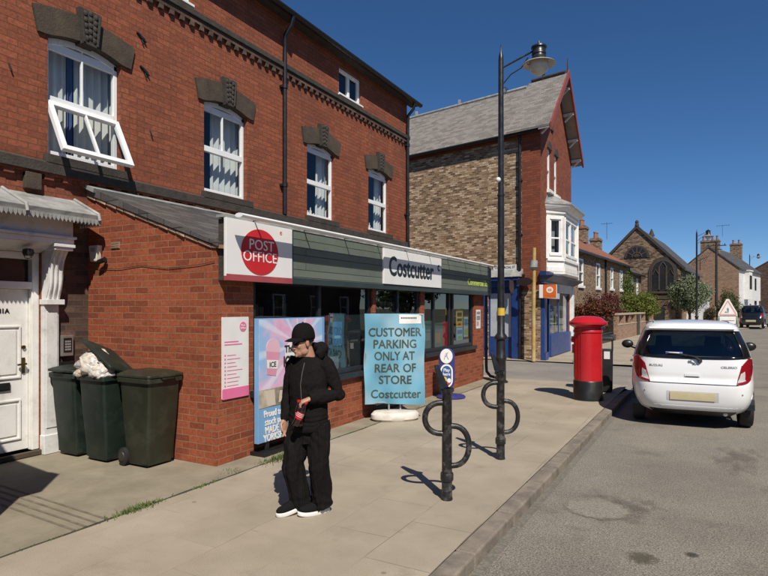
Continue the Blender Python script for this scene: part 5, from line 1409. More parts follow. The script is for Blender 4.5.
h2, FH2 = terrace_house('lower brown brick house with grey roof beside the church hall', (-4.77,47.6), T1, 5.6, 6, 4.5, 6.0, M['brown_brick'], M['dark_slate'], [(.9,1.7,2.7,4.1),(3.2,4.0,2.7,4.1),(1.2,2.2,.8,2.1)], None, [(.4,-2.5,5.6,7.2,1.0,.7,2)])

# ---- church hall with pointed window
CH = thing('church_hall', 'brown stone church hall gable with pointed and round topped windows', 'church', (0,0,0))
CA = Vector((.996,-.087,0)).normalized()
CP = Vector((-8.18,54.68,0)); CW = 6.8; CE = 5.15; CR = 8.6
FC = frame(CP, CA)
def P2(a, b): 
    q = FC @ Vector((a,b,0)); return (q.x, q.y)
arch = lambda cx, hw, z0, zs, zt_: [(cx-hw,z0),(cx+hw,z0),(cx+hw,zs)]+[(cx+hw*math.cos(q)*(1 if 1 else 0)**1, zs+(zt_-zs)*math.sin(q)**.85) for q in [math.pi*k/12 for k in range(1,12)]]+[(cx-hw,zs)]
mb = MB(FC); mb.f([(0,0,0),(CW,0,0),(CW,0,CE),(CW/2,0,CR),(0,0,CE)])
for a in (0, CW): mb.f([(a,0,0),(a,-16,0),(a,-16,CE),(a,0,CE)])
mb.f([(0,-16,0),(CW,-16,0),(CW,-16,CE),(CW/2,-16,CR),(0,-16,CE)])
mb.build('wall', M['church_brick'], CH)
mb = MB(FC); s_ = (CR-CE)/(CW/2)
mb.prism([(-.3,.05,CE-.3*s_+.02),(CW/2,.05,CR+.02),(CW+.3,.05,CE-.3*s_+.02),(CW+.3,.05,CE-.3*s_+.14),(CW/2,.05,CR+.16),(-.3,.05,CE-.3*s_+.14)], (0,-16.2,0)); crf = mb.build('roof', M['dark_slate'], CH)
mb = MB(FC); mb.prism([(-.35,.14,CE-.35*s_),(CW/2,.14,CR),(CW+.35,.14,CE-.35*s_),(CW+.35,.14,CE-.35*s_+.26),(CW/2,.14,CR+.30),(-.35,.14,CE-.35*s_+.26)], (0,-.45,0)); mb.build('gable_coping', M['dark_stone'], crf)
mb = MB(FC); mb.tube([(CW/2,0,CR+.2),(CW/2,0,CR+.5),(CW/2,0,CR+.75)], [.2,.12,.02], 8); mb.ball((CW/2,0,CR+.55), .16, 8, 6); mb.build('finial', M['dark_stone'], crf)
mb = MB(FC); mb.tube([(CW/2,-7.5,CR+.1),(CW/2,-7.5,CR+.8)], [.3,.05], 8); mb.build('finial', M['dark_stone'], crf)
lead_g = mat('leaded_glass', (.02,.022,.026), .15, .3, 8)
def church_window(cx, hw, z0, zs, zt_, lights):
    P = arch(cx, hw+.28, z0-.12, zs, zt_+.32)
    mb = MB(FC); mb.prism([(x,.0,z) for x, z in P], (0,.06,0)); sr = mb.build('window_surround', M['dark_stone'], CH)
    P = arch(cx, hw+.1, z0, zs, zt_+.1)
    mb = MB(FC); mb.prism([(x,.06,z) for x, z in P], (0,.03,0)); mb.build('window_stone', M['stone'], sr)
    P = arch(cx, hw, z0+.05, zs, zt_)
    mb = MB(FC); mb.prism([(x,.09,z) for x, z in P], (0,.008,0)); wn = mb.build('window', lead_g, CH)
    mb = MB(FC)
    for k in range(1, lights):
        x = cx-hw+2*hw*k/lights; mb.box(x-.06,x+.06,.098,.14,z0+.05,zs+(zt_-zs)*(.62 if lights == 3 else .9))
    if lights == 3:
        for s2 in (-1,1):
            mb.tube([(cx+s2*hw/3,.12,zs+(zt_-zs)*.55),(cx+s2*hw*.15,.12,zs+(zt_-zs)*.78),(cx,.12,zs+(zt_-zs)*.92)], .045, 5)
            mb.tube([(cx+s2*hw*.95,.12,zs),(cx+s2*hw*.66,.12,zs+(zt_-zs)*.42),(cx+s2*hw/3,.12,zs)], .04, 5)
    mb.build('tracery', M['stone'], wn)
    mb = MB(FC); mb.box(cx-hw-.25,cx+hw+.25,.0,.16,z0-.26,z0-.12); mb.build('sill', M['stone'], sr)
church_window(5.45, .85, 3.2, 4.5, 5.7, 3)
# round topped upper window
P = [(3.4+.82*math.cos(q),6.1+.88*math.sin(q)) for q in [math.pi*k/14 for k in range(15)]]
mb = MB(FC); mb.prism([(3.4+(x-3.4)*1.24,.0,6.05+(z-6.1)*1.22) for x, z in P], (0,.06,0)); sr = mb.build('window_surround', M['dark_stone'], CH)
mb = MB(FC); mb.prism([(x,.06,z) for x, z in P], (0,.02,0)); wn = mb.build('window', lead_g, CH)
mb = MB(FC)
for q in (.5,1.05,1.57,2.1,2.64): mb.bar((3.4,.09,6.1),(3.4+.8*math.cos(q),.09,6.1+.84*math.sin(q)),.08,.04,(0,1,0))
mb.tube([(3.4+.4*math.cos(math.pi*k/10),.09,6.1+.42*math.sin(math.pi*k/10)) for k in range(11)], .05, 5); mb.build('tracery', M['stone'], wn)
mb = MB(FC); mb.box(5.0,6.0,.0,.05,2.45,2.85); mb.build('stone_plaque', M['stone'], CH)
# side lean-to with pale windows at the right of the hall
mb = MB(FC); mb.box(CW+.0,CW+1.2,-12,-3,0,3.3); mb.build('side_aisle', M['old_white'], CH)
mb = MB(FC); mb.hexa([(CW,-12.2,4.2),(CW+1.4,-12.2,3.2),(CW+1.4,-2.8,3.2),(CW,-2.8,4.2),(CW,-12.2,4.35),(CW+1.4,-12.2,3.32),(CW+1.4,-2.8,3.32),(CW,-2.8,4.35)]); mb.build('aisle_roof', M['dark_slate'], CH)

# ---- gable-ended house with white front, and red house far down the street
def gable_house(label, PL, PR, ez, rz_, depth, gm, fm, rm, chims, wins=(), group='houses along the left of the street'):
    """PL-PR: the gable that looks down the street; the front goes on from PR"""
    t = thing('gable_house', label, 'house', (0,0,0), 0, group)
    PL, PR = Vector((*PL,0)), Vector((*PR,0)); F_ = frame(PL, PR-PL); L = (PR-PL).length
    mb = MB(F_); mb.f([(0,0,0),(L,0,0),(L,0,ez),(L/2,0,rz_),(0,0,ez)]); mb.f([(0,0,0),(0,-depth,0),(0,-depth,ez),(0,0,ez)]); mb.f([(0,-depth,0),(L,-depth,0),(L,-depth,ez),(L/2,-depth,rz_),(0,-depth,ez)]); mb.build('gable_wall', gm, t)
    n = F_.to_3x3() @ Vector((0,-1,0)); F2 = frame(PR, n)
    mb = MB(F2); panel(mb, 0, depth, 0, ez, list(wins), .15); mb.build('front_wall', fm, t)
    s_ = (rz_-ez)/(L/2); o = .25
    mb = MB(F_); mb.prism([(-o,.08,ez-s_*o),(L/2,.08,rz_),(L+o,.08,ez-s_*o),(L+o,.08,ez-s_*o+.12),(L/2,.08,rz_+.14),(-o,.08,ez-s_*o+.12)], (0,-depth-.16,0)); r = mb.build('roof', rm, t)
    for wn in wins: simple_window(t, F2, *wn, sill=False, m=blk)
    for c in chims: chimney(r, F_, *c)
    return t, F2
gh, FG = gable_house('pink brown brick gable house with white rendered front beyond the church', (-2.0,77.55), (3.85,76.2), 6.2, 8.75, 13.5, M['pink_brick'], M['old_white'], M['dark_slate'],
    [(3.0,-.6,8.0,9.6,1.9,.8,4),(3.4,-12.8,8.0,10.2,1.3,.8,2)], [(3.2,4.6,3.9,5.6),(9.5,10.6,3.9,5.4),(9.3,10.8,.9,2.6),(12.5,13.6,.9,2.6)])
mb = MB(FG); mb.box(2.9,4.9,.0,.5,2.7,6.0); mb.box(2.8,5.0,0,.6,6.0,6.12); mb.build('bay', M['white_paint'], gh)
mb = MB(FG); mb.box(3.2,4.6,.5,.52,3.9,5.5); mb.build('bay_window', lead_g, gh)
mb = MB(FG); mb.box(6.2,7.0,.0,.03,0,2.2); mb.build('door', blk, gh)
gh2, FG2 = gable_house('dark red brick house far down the street with many chimneys', (6.9,99.5), (17.5,97), 7.3, 10.6, 14, M['old_brick'], M['old_brick'], M['dark_slate'], [(5.2,-2,9.6,11.4,2.4,.8,4),(2.2,-3,8.6,10.6,1.6,.8,3)], [(2.5,3.6,1,2.6),(2.5,3.6,4.4,6.0)])
gh3, FG3 = gable_house('distant brown brick house at the end of the street on the right', (24,122), (36,130), 6.8, 10, 18, M['brown_brick'], M['brown_brick'], M['dark_slate'], [(5,-2,9.2,11.2,2.0,.8,3)])
# the row across the road (seen only as reflections)
for k, (ya, lab) in enumerate(((-8.8,'plain brick house across the road reflected in the shop windows'),(6,'second plain brick house across the road reflected in the shop windows'),(21,'third plain brick house across the road reflected in the shop windows'))):
    t = thing('brick_house', lab, 'house', (0,0,0), 0, 'houses across the road')
    FR = frame((12.2+(1.2 if k == 3 else 0), ya+14.6, 0), (0,-1,0))
    wins_ = [(a,a+1.1,c,c+1.5) for a in (1.6,5.0,8.6,12) for c in (1.0,3.9)]
    mb = MB(FR); panel(mb, 0, 14.4, 0, 6.2, wins_, .15); mb.f([(0,0,0),(0,-7,0),(0,-7,6.2),(0,-3.5,8.4),(0,0,6.2)]); mb.f([(14.4,0,0),(14.4,-7,0),(14.4,-7,6.2),(14.4,-3.5,8.4),(14.4,0,6.2)]); mb.build('wall', M['old_brick'], t)
    mb = MB(FR); mb.prism([(-.1,.3,6.1),(-.1,-3.5,8.4),(-.1,-7.3,6.1),(-.1,-7.3,6.2),(-.1,-3.5,8.55),(-.1,.3,6.2)], (14.6,0,0)); mb.build('roof', M['dark_slate'], t)
    for wn in wins_: simple_window(t, FR, *wn)
shrub('roadside_tree', 'leafy tree across the road reflected in the shop windows', 'tree', 19.5, 57, 9, 1.0, 5.5, 2200, [(.03,.05,.02),(.06,.09,.03)], .35, 31, clumps=20)
# the shop unit next door, just out of view, whose corner shades the forecourt
NB = thing('neighbour_shop', 'single storey shop unit left of the white door whose shadow crosses the forecourt', 'shop', (0,0,0))
mb = MB(); mb.box(W-.2,-4.1,-8,1.66,0,2.7); mb.build('wall', M['shop_brick'], NB)
mb = MB(); mb.hexa([(W,-8.1,3.3),(-4.02,-8.1,2.65),(-4.02,1.74,2.65),(W,1.74,3.3),(W,-8.1,3.5),(-4.02,-8.1,2.85),(-4.02,1.74,2.85),(W,1.74,3.5)]); mb.build('roof', M['dark_slate'], NB)
mb = MB(); mb.box(-4.1,-3.95,-8.1,1.70,2.3,2.97); mb.build('fascia', dg, NB)

# ================================================================ garden walls, railings, poles
t_ = thing('railing', 'black iron railing on a low stone kerb under the red bush', 'railing', (0,0,0))
RA, RB = Vector((-4.35,26.2,0)), Vector((-4.0,32.5,0)); FRl = frame(RA, RB-RA); RL = (RB-RA).length
mb = MB(FRl); mb.box(0,RL,-.12,.12,0,.32); mb.build('stone_base', M['stone'], t_, bevel=.02)
mb = MB(FRl); a = .1
mb.box(0,RL,-.015,.015,1.05,1.09); mb.box(0,RL,-.015,.015,.42,.46)
while a < RL: mb.bar((a,0,.3),(a,0,1.2),.022); a += .13
mb.build('bars', M['black_metal'], t_)
mb = MB(FRl); mb.box(-.25,.0,-.14,.14,0,1.1); mb.build('end_pier', M['stone'], t_)
t_ = thing('garden_wall', 'pink brick garden wall with square openings along its top', 'wall', (0,0,0))
WA, WB = Vector((-3.95,32.7,0)), Vector((-3.1,46.6,0)); FW = frame(WA, WB-WA); WL = (WB-WA).length
mb = MB(FW); mb.box(0,WL,-.12,.12,0,.78)
a = 0; 
while a < WL-.2: mb.box(a,a+.5,-.12,.12,.78,1.32); a += 1.9
mb.build('brickwork', M['pink_brick'], t_)
mb = MB(FW); mb.box(-.04,WL+.04,-.16,.16,1.32,1.42); mb.box(0,WL,-.14,.14,.78,.83); mb.build('coping', mat('coping_stone', (.38,.31,.23), .85), t_)
mb = MB(FW); mb.box(6.3,7.4,.121,.14,0,1.3); mb.build('gate', M['black_paint'], t_)
t_ = thing('iron_gate', 'black iron gate between pink wall and stone wall', 'gate', (0,0,0))
GA, GB = Vector((-3.05,46.9,0)), Vector((-2.5,52.2,0)); FGt = frame(GA, GB-GA); GL = (GB-GA).length
mb = MB(FGt); mb.box(0,GL,-.03,.03,.1,.16); mb.box(0,GL,-.03,.03,1.5,1.57); a = 0
while a < GL: mb.bar((a,0,.05),(a,0,1.75),.05); a += .16
mb.build('bars', M['black_paint'], t_)
t_ = thing('boundary_wall', 'weathered stone boundary wall in front of the church hall', 'wall', (0,0,0))
SA, SB = Vector((-2.45,52.4,0)), Vector((1.2,66.5,0)); FSw = frame(SA, SB-SA); SL = (SB-SA).length
mb = MB(FSw); mb.box(0,SL,-.2,.2,0,1.55); mb.build('stonework', M['brown_brick'], t_)
mb = MB(FSw); a = 0
while a < SL: mb.box(a-.28,a+.28,-.28,.28,0,1.85); a += 3.5
mb.build('piers', M['brown_brick'], t_)
mb = MB(FSw); mb.box(-.1,SL+.1,-.26,.26,1.55,1.66); mb.build('coping', M['stone'], t_)
t_ = thing('low_wall', 'pale low wall in front of the white fronted house', 'wall', (0,0,0))
VA, VB = Vector((3.4,66),).to_3d() if 0 else Vector((2.6,68,0)), Vector((7.6,89,0)); FV = frame(VA, VB-VA); VL = (VB-VA).length
mb = MB(FV); mb.box(0,VL,-.15,.15,0,1.0); mb.build('stonework', M['pink_brick'], t_)
mb = MB(FV); mb.box(0,VL,-.2,.2,1.0,1.08); mb.build('coping', M['stone'], t_)
street_lamp('black street lamp with bell lantern in front of the church hall', -.22, 50.1, 7.7, LA, .8)
street_lamp('far street lamp by the white fronted house', 6.4, 100.2, 9.7, LA, 1.15)
t_ = thing('telegraph_pole', 'dark wooden telegraph pole in front of the brick gable', 'pole', (1.5, 69.4, 0))
mb = MB(); mb.tube([(0,0,0),(0,0,8.6)], [.16,.1], 10); mb.build('post', mat('pole_wood', (.03,.024,.02), .8, .3, 5), t_, smooth=True)
mb = MB(); mb.bar((-.9,0,8.2),(.9,0,8.2),.09); mb.bar((-.5,0,7.8),(.5,0,7.8),.08); mb.build('cross_arm', blk, t_)
for k in range(4): mb = MB(); mb.tube([(-.75+.5*k,0,8.24),(-.75+.5*k,0,8.42)], [.05,.03], 8); mb.build('insulator', blk, t_)
t_ = thing('television_aerial', 'thin television aerial on the chimney of the gable house', 'aerial', (2.2,74.8,9.7))
mb = MB(); mb.bar((0,0,0),(0,0,1.3),.03); mb.bar((-.6,0,1.2),(.7,0,1.25),.025)
for k in range(6): mb.bar((-.5+.22*k,-.3,1.22),(-.5+.22*k,.3,1.22),.025)
mb.build('rods', blk, t_)
t_ = thing('television_aerial', 'thin television aerial above the orange tiled roof', 'aerial', (-6.2,46.5,6.9))
mb = MB(); mb.bar((0,0,0),(0,0,1.3),.025); mb.bar((-.4,0,1.2),(.4,0,1.2),.02)
for k in range(5): mb.bar((-.36+.18*k,-.2,1.2),(-.36+.18*k,.2,1.2),.015)
mb.build('rods', blk, t_)
# temporary road works sign
t_ = thing('road_works_sign', 'white temporary road sign with red triangle beyond the white car', 'road sign', (1.1, 30.25, RZ), 0)
FT = frame((0,0,0), (.877,.48,0))
mb = MB(FT); mb.prism([(-.44,0,1.45),(.44,0,1.45),(.42,0,1.58),(.06,0,2.2),(-.06,0,2.2),(-.42,0,1.58)], (0,-.02,0)); mb.build('triangle_plate', wht, t_)
mb = MB(FT)
for p, q in (((-.38,1.50),(.38,1.50)),((.38,1.5),(0,2.12)),((0,2.12),(-.38,1.5))): mb.bar((p[0],.004,p[1]),(q[0],.004,q[1]),.01,.055,(0,0,1)) if p[1] == q[1] else mb.prism([(p[0]-.035,0.002,p[1]),(p[0]+.035,0.002,p[1]),(q[0]+.03,.002,q[1]),(q[0]-.03,.002,q[1])], (0,.006,0))
mb.build('red_border', pm('sign_triangle_red', (.62,.34,.31)), t_)
mb = MB(FT); mb.box(-.44,.44,-.02,.0,1.08,1.42); mb.build('plate', wht, t_)
mb = MB(FT); mb.prism([(-.16,.002,1.58),(-.02,.002,1.58),(-.09,.002,1.66)], (0,.004,0)); mb.prism([(-.01,.002,1.58),(.03,.002,1.58),(.05,.002,1.74),(.0,.002,1.82),(-.05,.002,1.76)], (0,.004,0)); mb.box(-.3,.3,.002,.004,1.21,1.24); mb.build('symbol', gry, t_)
mb = MB(FT)
for s2 in (-1,1): mb.bar((s2*.4,0,1.45),(s2*.4,.25,0),.04); mb.bar((s2*.4,-.02,1.45),(s2*.4,-.5,0),.04)
mb.box(-.42,.42,-.02,0,.5,1.0); mb.build('frame', M['lead'], t_)

# ================================================================ shrubs and trees
RC = [(.045,.02,.015),(.11,.025,.02),(.16,.035,.025),(.2,.06,.03),(.12,.06,.025),(.07,.06,.02)]
shrub('red_leaved_bush', 'round red leaved bush behind the black railing', 'bush', -4.95, 31.0, 2.5, .35, 1.25, 4200, RC, .085, 3, clumps=22)
shrub('red_leaved_bush', 'darker red bush leaning over the pink garden wall', 'bush', -4.55, 36.2, 2.6, .5, 1.25, 3600, [(.05,.012,.014),(.12,.02,.022),(.17,.025,.028),(.09,.03,.02)], .085, 4, clumps=18)
GC = [(.07,.09,.015),(.11,.14,.02),(.15,.18,.03),(.2,.21,.05)]
shrub('green_bush', 'yellow green spreading bush behind the pink garden wall', 'bush', -4.05, 43.3, 3.1, .7, 1.7, 4200, GC, .085, 5, droop=.2, clumps=22)
shrub('green_bush', 'loose yellow green bush by the iron gate', 'bush', -3.9, 48.6, 3.0, .5, 1.5, 3000, GC, .085, 15, droop=.3, clumps=16)
shrub('slender_tree', 'loose pale green tree between the brown houses and the hall', 'tree', -5.0, 45.8, 4.9, 1.2, 1.05, 2400, [(.06,.09,.02),(.1,.14,.03),(.14,.18,.05)], .075, 6, clumps=22)
shrub('variegated_tree', 'rounded pale variegated tree in front of the church hall', 'tree', -.75, 52.6, 4.45, 1.35, 1.6, 9000, [(.06,.09,.035),(.18,.22,.12),(.24,.29,.18),(.36,.39,.27),(.11,.15,.06)], .095, 7, clumps=40, trunk_h=1.4)
shrub('dark_bush', 'dark green bush in front of the brick gable house', 'bush', 2.5, 67.0, 3.9, .2, 1.45, 3000, [(.02,.035,.015),(.05,.075,.03),(.09,.11,.03),(.14,.15,.04)], .11, 8, clumps=16)
shrub('dark_shrub', 'low brown shrub beside the telegraph pole', 'bush', .6, 60.0, 2.2, .1, 1.3, 1800, [(.03,.03,.015),(.07,.05,.03),(.1,.06,.04)], .1, 9, clumps=12)
shrub('green_tree', 'distant dark green tree at the bend of the street', 'tree', 13.5, 112, 4.8, .6, 3.0, 2600, [(.02,.04,.015),(.05,.08,.025),(.08,.11,.03)], .2, 10, clumps=20)
shrub('green_tree', 'distant green tree beyond the red house', 'tree', 20, 128, 7.5, .6, 4.5, 2600, [(.03,.05,.02),(.06,.09,.03)], .28, 12, clumps=20)
# ivy and planting in the hall garden
mb = MB(); r = random.Random(21)
for i in range(3500):
    f = r.random(); p = SA.lerp(SB, f)+Vector((-.3-.9*r.random(), .2*r.random(), .9+.9*r.random()*(.5+.5*math.sin(f*14)))); l = .1
    n_ = Vector((r.gauss(0,1),r.gauss(0,1),1)).normalized(); u = n_.orthogonal().normalized(); v = n_.cross(u)
    mb.f([p-u*l, p+v*l*.5, p+u*l, p-v*l*.5])
tag(mb.build('hedge_foliage', leaf_mat('leaf_hedge', [(.03,.04,.015),(.07,.08,.03),(.1,.07,.04)]), uv=False), 'loose hedge growing along the stone boundary wall', 'hedge', kind='stuff')
# ================================================================ cars
CAR_Z = [.20,.26,.34,.45,.56,.66,.73,.80,.90,.99,1.03,1.12,1.22,1.32,1.40,1.455,1.50,1.53,1.548,1.555]
HATCH = dict(
    W=[.70,.76,.795,.815,.825,.828,.826,.824,.815,.80,.79,.765,.73,.69,.655,.63,.595,.53,.40,.18],
    R=[.20,.09,.035,.008,.0,.012,.055,.06,.075,.095,.105,.14,.19,.25,.30,.29,.33,.45,.75,1.15],
    Fy=[3.38,3.47,3.5,3.52,3.52,3.5,3.48,3.42,3.25,2.95,2.72,2.5,2.3,2.1,1.95,1.85,1.75,1.66,1.55,1.4],
    n=[4.5,5,5.5,6,6,6,6,6,6,6,6,6,6,5.5,5.5,5,4.5,4,3.2,2.5])
def interp(zs, vs, z):
    if z <= zs[0]: return vs[0]
    if z >= zs[-1]: return vs[-1]
    for i in range(len(zs)-1):
        if zs[i] <= z <= zs[i+1]:
            t = (z-zs[i])/(zs[i+1]-zs[i])
            m0 = (vs[i+1]-vs[max(i-1,0)])/max(zs[i+1]-zs[max(i-1,0)], 1e-6); m1 = (vs[min(i+2,len(vs)-1)]-vs[i])/max(zs[min(i+2,len(vs)-1)]-zs[i], 1e-6)
            h = zs[i+1]-zs[i]
            return (2*t**3-3*t**2+1)*vs[i]+(t**3-2*t**2+t)*h*m0+(-2*t**3+3*t**2)*vs[i+1]+(t**3-t**2)*h*m1
class Body:
    def __init__(s, D, k=(1,1,1)): s.D = D; s.k = k
    def P(s, th, z):
        """th = 0 at the middle of the back, +90 deg at the right side, 180 at the nose"""
        W_, R_, F_, n = (interp(CAR_Z, s.D[q], z) for q in ('W','R','Fy','n'))
        mid, hl = (R_+F_)/2, (F_-R_)/2
        sn, cs = math.sin(th), math.cos(th)
        x = W_*math.copysign(abs(sn)**(2/n), sn); y = mid-hl*math.copysign(abs(cs)**(2/n), cs)
        return Vector((x*s.k[0], y*s.k[1], z*s.k[2]))
    def th_x(s, x, z):       # angle at which the back has this x
        W_, n = interp(CAR_Z, s.D['W'], z), interp(CAR_Z, s.D['n'], z)
        q = max(-.999, min(.999, x/W_)); return math.asin(math.copysign(abs(q)**(n/2), q))
    def th_y(s, y, z, side=1):
        R_, F_, n = (interp(CAR_Z, s.D[q], z) for q in ('R','Fy','n')); mid, hl = (R_+F_)/2, (F_-R_)/2
        q = max(-.999, min(.999, (mid-y)/hl)); a = math.acos(math.copysign(abs(q)**(n/2), q)); return a*side
    def Nn(s, th, z):
        e = 1e-3; a = s.P(th+e, z)-s.P(th-e, z); b = s.P(th, z+e)-s.P(th, z-e); v = a.cross(b)
        return v.normalized() if v.length > 1e-12 else Vector((0,0,1))
    def patch(s, grid, off, th_=.006):
        """grid[i][j] = (theta, z); closed thin shell lying on the body"""
        mb = MB(); o = [[s.P(a, z)+s.Nn(a, z)*off for a, z in r] for r in grid]; q = [[s.P(a, z)+s.Nn(a, z)*(off-th_) for a, z in r] for r in grid]
        O = [[mb.v(p) for p in r] for r in o]; Q = [[mb.v(p) for p in r] for r in q]
        A, B = len(grid), len(grid[0])
        for i in range(A-1):
            for j in range(B-1):
                mb.bm.faces.new((O[i][j],O[i+1][j],O[i+1][j+1],O[i][j+1])); mb.bm.faces.new((Q[i][j],Q[i][j+1],Q[i+1][j+1],Q[i+1][j]))
        for i in range(A-1):
            for j in (0, B-1): mb.bm.faces.new((O[i][j],O[i+1][j],Q[i+1][j],Q[i][j]))
        for j in range(B-1):
            for i in (0, A-1): mb.bm.faces.new((O[i][j],O[i][j+1],Q[i][j+1],Q[i][j]))
        return mb
    def rear_quad(s, lo, hi, nx=18, nz=10, rnd=0.0):
        """lo/hi: (z, xleft, xright) of the bottom and top edges; rnd rounds the corners a little"""
        g = []
        for i in range(nx+1):
            u = i/nx; r = []
            for j in range(nz+1):
                v = j/nz
                bow = rnd*(abs(2*u-1)**6)
                z = lo[0]+bow+(hi[0]-lo[0]-2*bow)*v
                x0 = lo[1]+(hi[1]-lo[1])*v; x1 = lo[2]+(hi[2]-lo[2])*v
                r.append((s.th_x(x0+(x1-x0)*u, z), z))
            g.append(r)
        return g
    def side_quad(s, pts, side, n=10):
        """pts: four (y, z): bottom rear, bottom front, top front, top rear"""
        g = []
        for i in range(n+1):
            u = i/n; r = []
            for j in range(n+1):
                v = j/n
                y = (pts[0][0]*(1-u)+pts[1][0]*u)*(1-v)+(pts[3][0]*(1-u)+pts[2][0]*u)*v
                z = (pts[0][1]*(1-u)+pts[1][1]*u)*(1-v)+(pts[3][1]*(1-u)+pts[2][1]*u)*v
                r.append((s.th_y(y, z, side), z))
            g.append(r)
        return g
M['tyre'] = M['rubber']
M['car_glass'] = glass('car_glass', (.42,.47,.48), .7)
M['tail_red'] = mat('tail_lamp_red', (.22,.006,.012), .12, .1, 5, coat=.6)
M['tail_clear'] = mat('tail_lamp_clear', (.5,.47,.46), .12, .25, 14, coat=.6)
M['car_trim'] = mat('car_trim', (.012,.012,.013), .35, .2, 6)
M['gloss_black'] = mat('gloss_black', (.008,.008,.009), .12, .1, 4)
M['alloy'] = mat('alloy', (.42,.42,.43), .3, .1, 5, metal=.8)
def car(label, loc, rz, paint, k=(1,1,1), detail=True, name='parked_car', cat='car'):
    B = Body(HATCH, k); t = thing(name, label, cat, loc, rz)
    NT, NZ = 176, 64
    zs = [.2+(1.555-.2)*(j/NZ) for j in range(NZ+1)]
    yw = (.62, 2.98); rw = .335
    def hole(p, th, z):
        y, zz = p.y/k[1], p.z/k[2]; x = abs(p.x/k[0])
        if zz < .66 and x > .5:
            for c in yw:
                if (y-c)**2+(zz-.29)**2 < rw**2: return True
        if 1.0 < zz < 1.40:      # glass openings
            if abs(th) < 1.3 and x < interp(CAR_Z, HATCH['W'], zz)-.075 and zz < 1.385 and zz > 1.04: return True
            if abs(th) > 1.9 and zz > 1.05 and zz < 1.42 and x < .66-.3*(zz-1.0) and y > 1.9: return True
            if zz > 1.02 and zz < 1.40 and .75+.35*(zz-1) < y < 2.35-.9*(zz-1.0) and abs(abs(th)-math.pi/2) < 1.0 and x > .5 and abs(y-1.32) > .05: return True
        return False
    mb = MB(); R = []
    for z in zs: R.append([B.P(2*math.pi*i/NT-math.pi, z) for i in range(NT)])
    V = [[mb.bm.verts.new(p) for p in r] for r in R]
    for j in range(NZ):
        for i in range(NT):
            i2 = (i+1) % NT
            c = (R[j][i]+R[j][i2]+R[j+1][i]+R[j+1][i2])/4; th = 2*math.pi*(i+.5)/NT-math.pi
            if hole(c, th, zs[j]): continue
            mb.bm.faces.new((V[j][i], V[j][i2], V[j+1][i2], V[j+1][i]))
    mb.bm.faces.new(V[-1])
    body = mb.build('body', paint, t, smooth=True, angle=60)
    S = Matrix.Diagonal((*k,1))
    # dark inside: floor, arches, seats
    mb = MB(S); mb.box(-.44,.44,.3,3.2,.24,.34); mb.box(-.6,.6,.95,2.6,.24,.34); mb.box(-.50,.50,.14,.3,.26,.4)
    for c in yw:
        for s_ in (-1,1):
            A_ = [(s_*.45, c+.345*math.cos(math.pi*k/14), .29+.345*math.sin(math.pi*k/14)) for k in range(15)]
            mb.rings([[p, (s_*.795, p[1], p[2])] for p in A_], cap=False, closed=False)
            mb.f([(s_*.45, c+.345*math.cos(math.pi*k/14), .29+.345*math.sin(math.pi*k/14)) for k in range(15)])
    mb.build('underside', M['car_trim'], t)
    mb = MB(S)
    for x in (-.36,.36):
        mb.tube([(x,1.62,.5),(x,1.52,.85),(x,1.45,1.08)], [(.24,.08),(.25,.07),(.2,.06)], 12); mb.tube([(x,1.44,1.1),(x,1.43,1.28)], [(.13,.05),(.11,.04)], 12)
    mb.tube([(-.6,.85,.98),(.6,.85,.98)], [(.1,.1),(.1,.1)], 10)
    for x in (-.36,.36): mb.tube([(x,.83,1.05),(x,.82,1.2)], [(.12,.05),(.1,.04)], 12)
    mb.box(-.65,.65,.3,.8,.93,.95); mb.box(-.68,.68,2.35,2.6,.85,1.0)
    mb.build('seats', M['car_trim'], t, smooth=True)
    # rear window: dark frit border and glass
    def wz(v, u): return 1.005+.025*abs(2*u-1)**3+(1.412-1.005-.035*abs(2*u-1)**4)*v
    def wx(z, u, ins): return (2*u-1)*(interp(CAR_Z, HATCH['W'], z)-ins)
    def ring_patch(u0, u1, v0, v1, off, th_, nx=20, nz=12):
        g = []
        for i in range(nx+1):
            u = u0+(u1-u0)*i/nx; r = []
            for j in range(nz+1):
                v = v0+(v1-v0)*j/nz; z = wz(v, u); r.append((B.th_x(wx(z, u, .035), z), z))
            g.append(r)
        return B.patch(g, off, th_)
    rwn = ring_patch(.05,.95,.06,.94,.004,.005).build('rear_window', M['car_glass'], t, smooth=True, angle=180)
    for q in ((0,.075,0,1),(.925,1,0,1),(.075,.925,0,.09),(.075,.925,.90,1)):
        ring_patch(*q, .007, .008, 20 if q[0] == .075 else 6, 3 if q[0] == .075 else 14).build('window_border', M['gloss_black'], rwn, smooth=True, angle=180)
    for side in (-1,1):
        for q in (((.62,1.02),(1.28,1.02),(1.24,1.40),(.92,1.40)),((1.36,1.02),(2.42,1.02),(1.98,1.40),(1.33,1.40))):
            w_ = B.patch(B.side_quad(q, side), .003, .006).build('side_window', M['car_glass'], t, smooth=True)
        B.patch(B.side_quad(((1.26,1.0),(1.38,1.0),(1.35,1.42),(1.22,1.42)), side, 6), .006, .008).build('door_pillar', M['car_trim'], t)
        for q in (((.47,1.0),(.64,1.0),(.94,1.41),(.80,1.41)),):
            B.patch(B.side_quad(q, side, 6), .002, .006).build('rear_pillar_trim', paint, t, smooth=True)
    g = []
    for i in range(17):
        r = []
        for j in range(9):
            z = 1.05+.37*j/8; a = B.th_x((.68-.32*(z-1.0))*(2*i/16-1), z); r.append((math.pi-a, z))
        g.append(r)
    B.patch(g, .004, .006).build('windscreen', M['car_glass'], t, smooth=True)
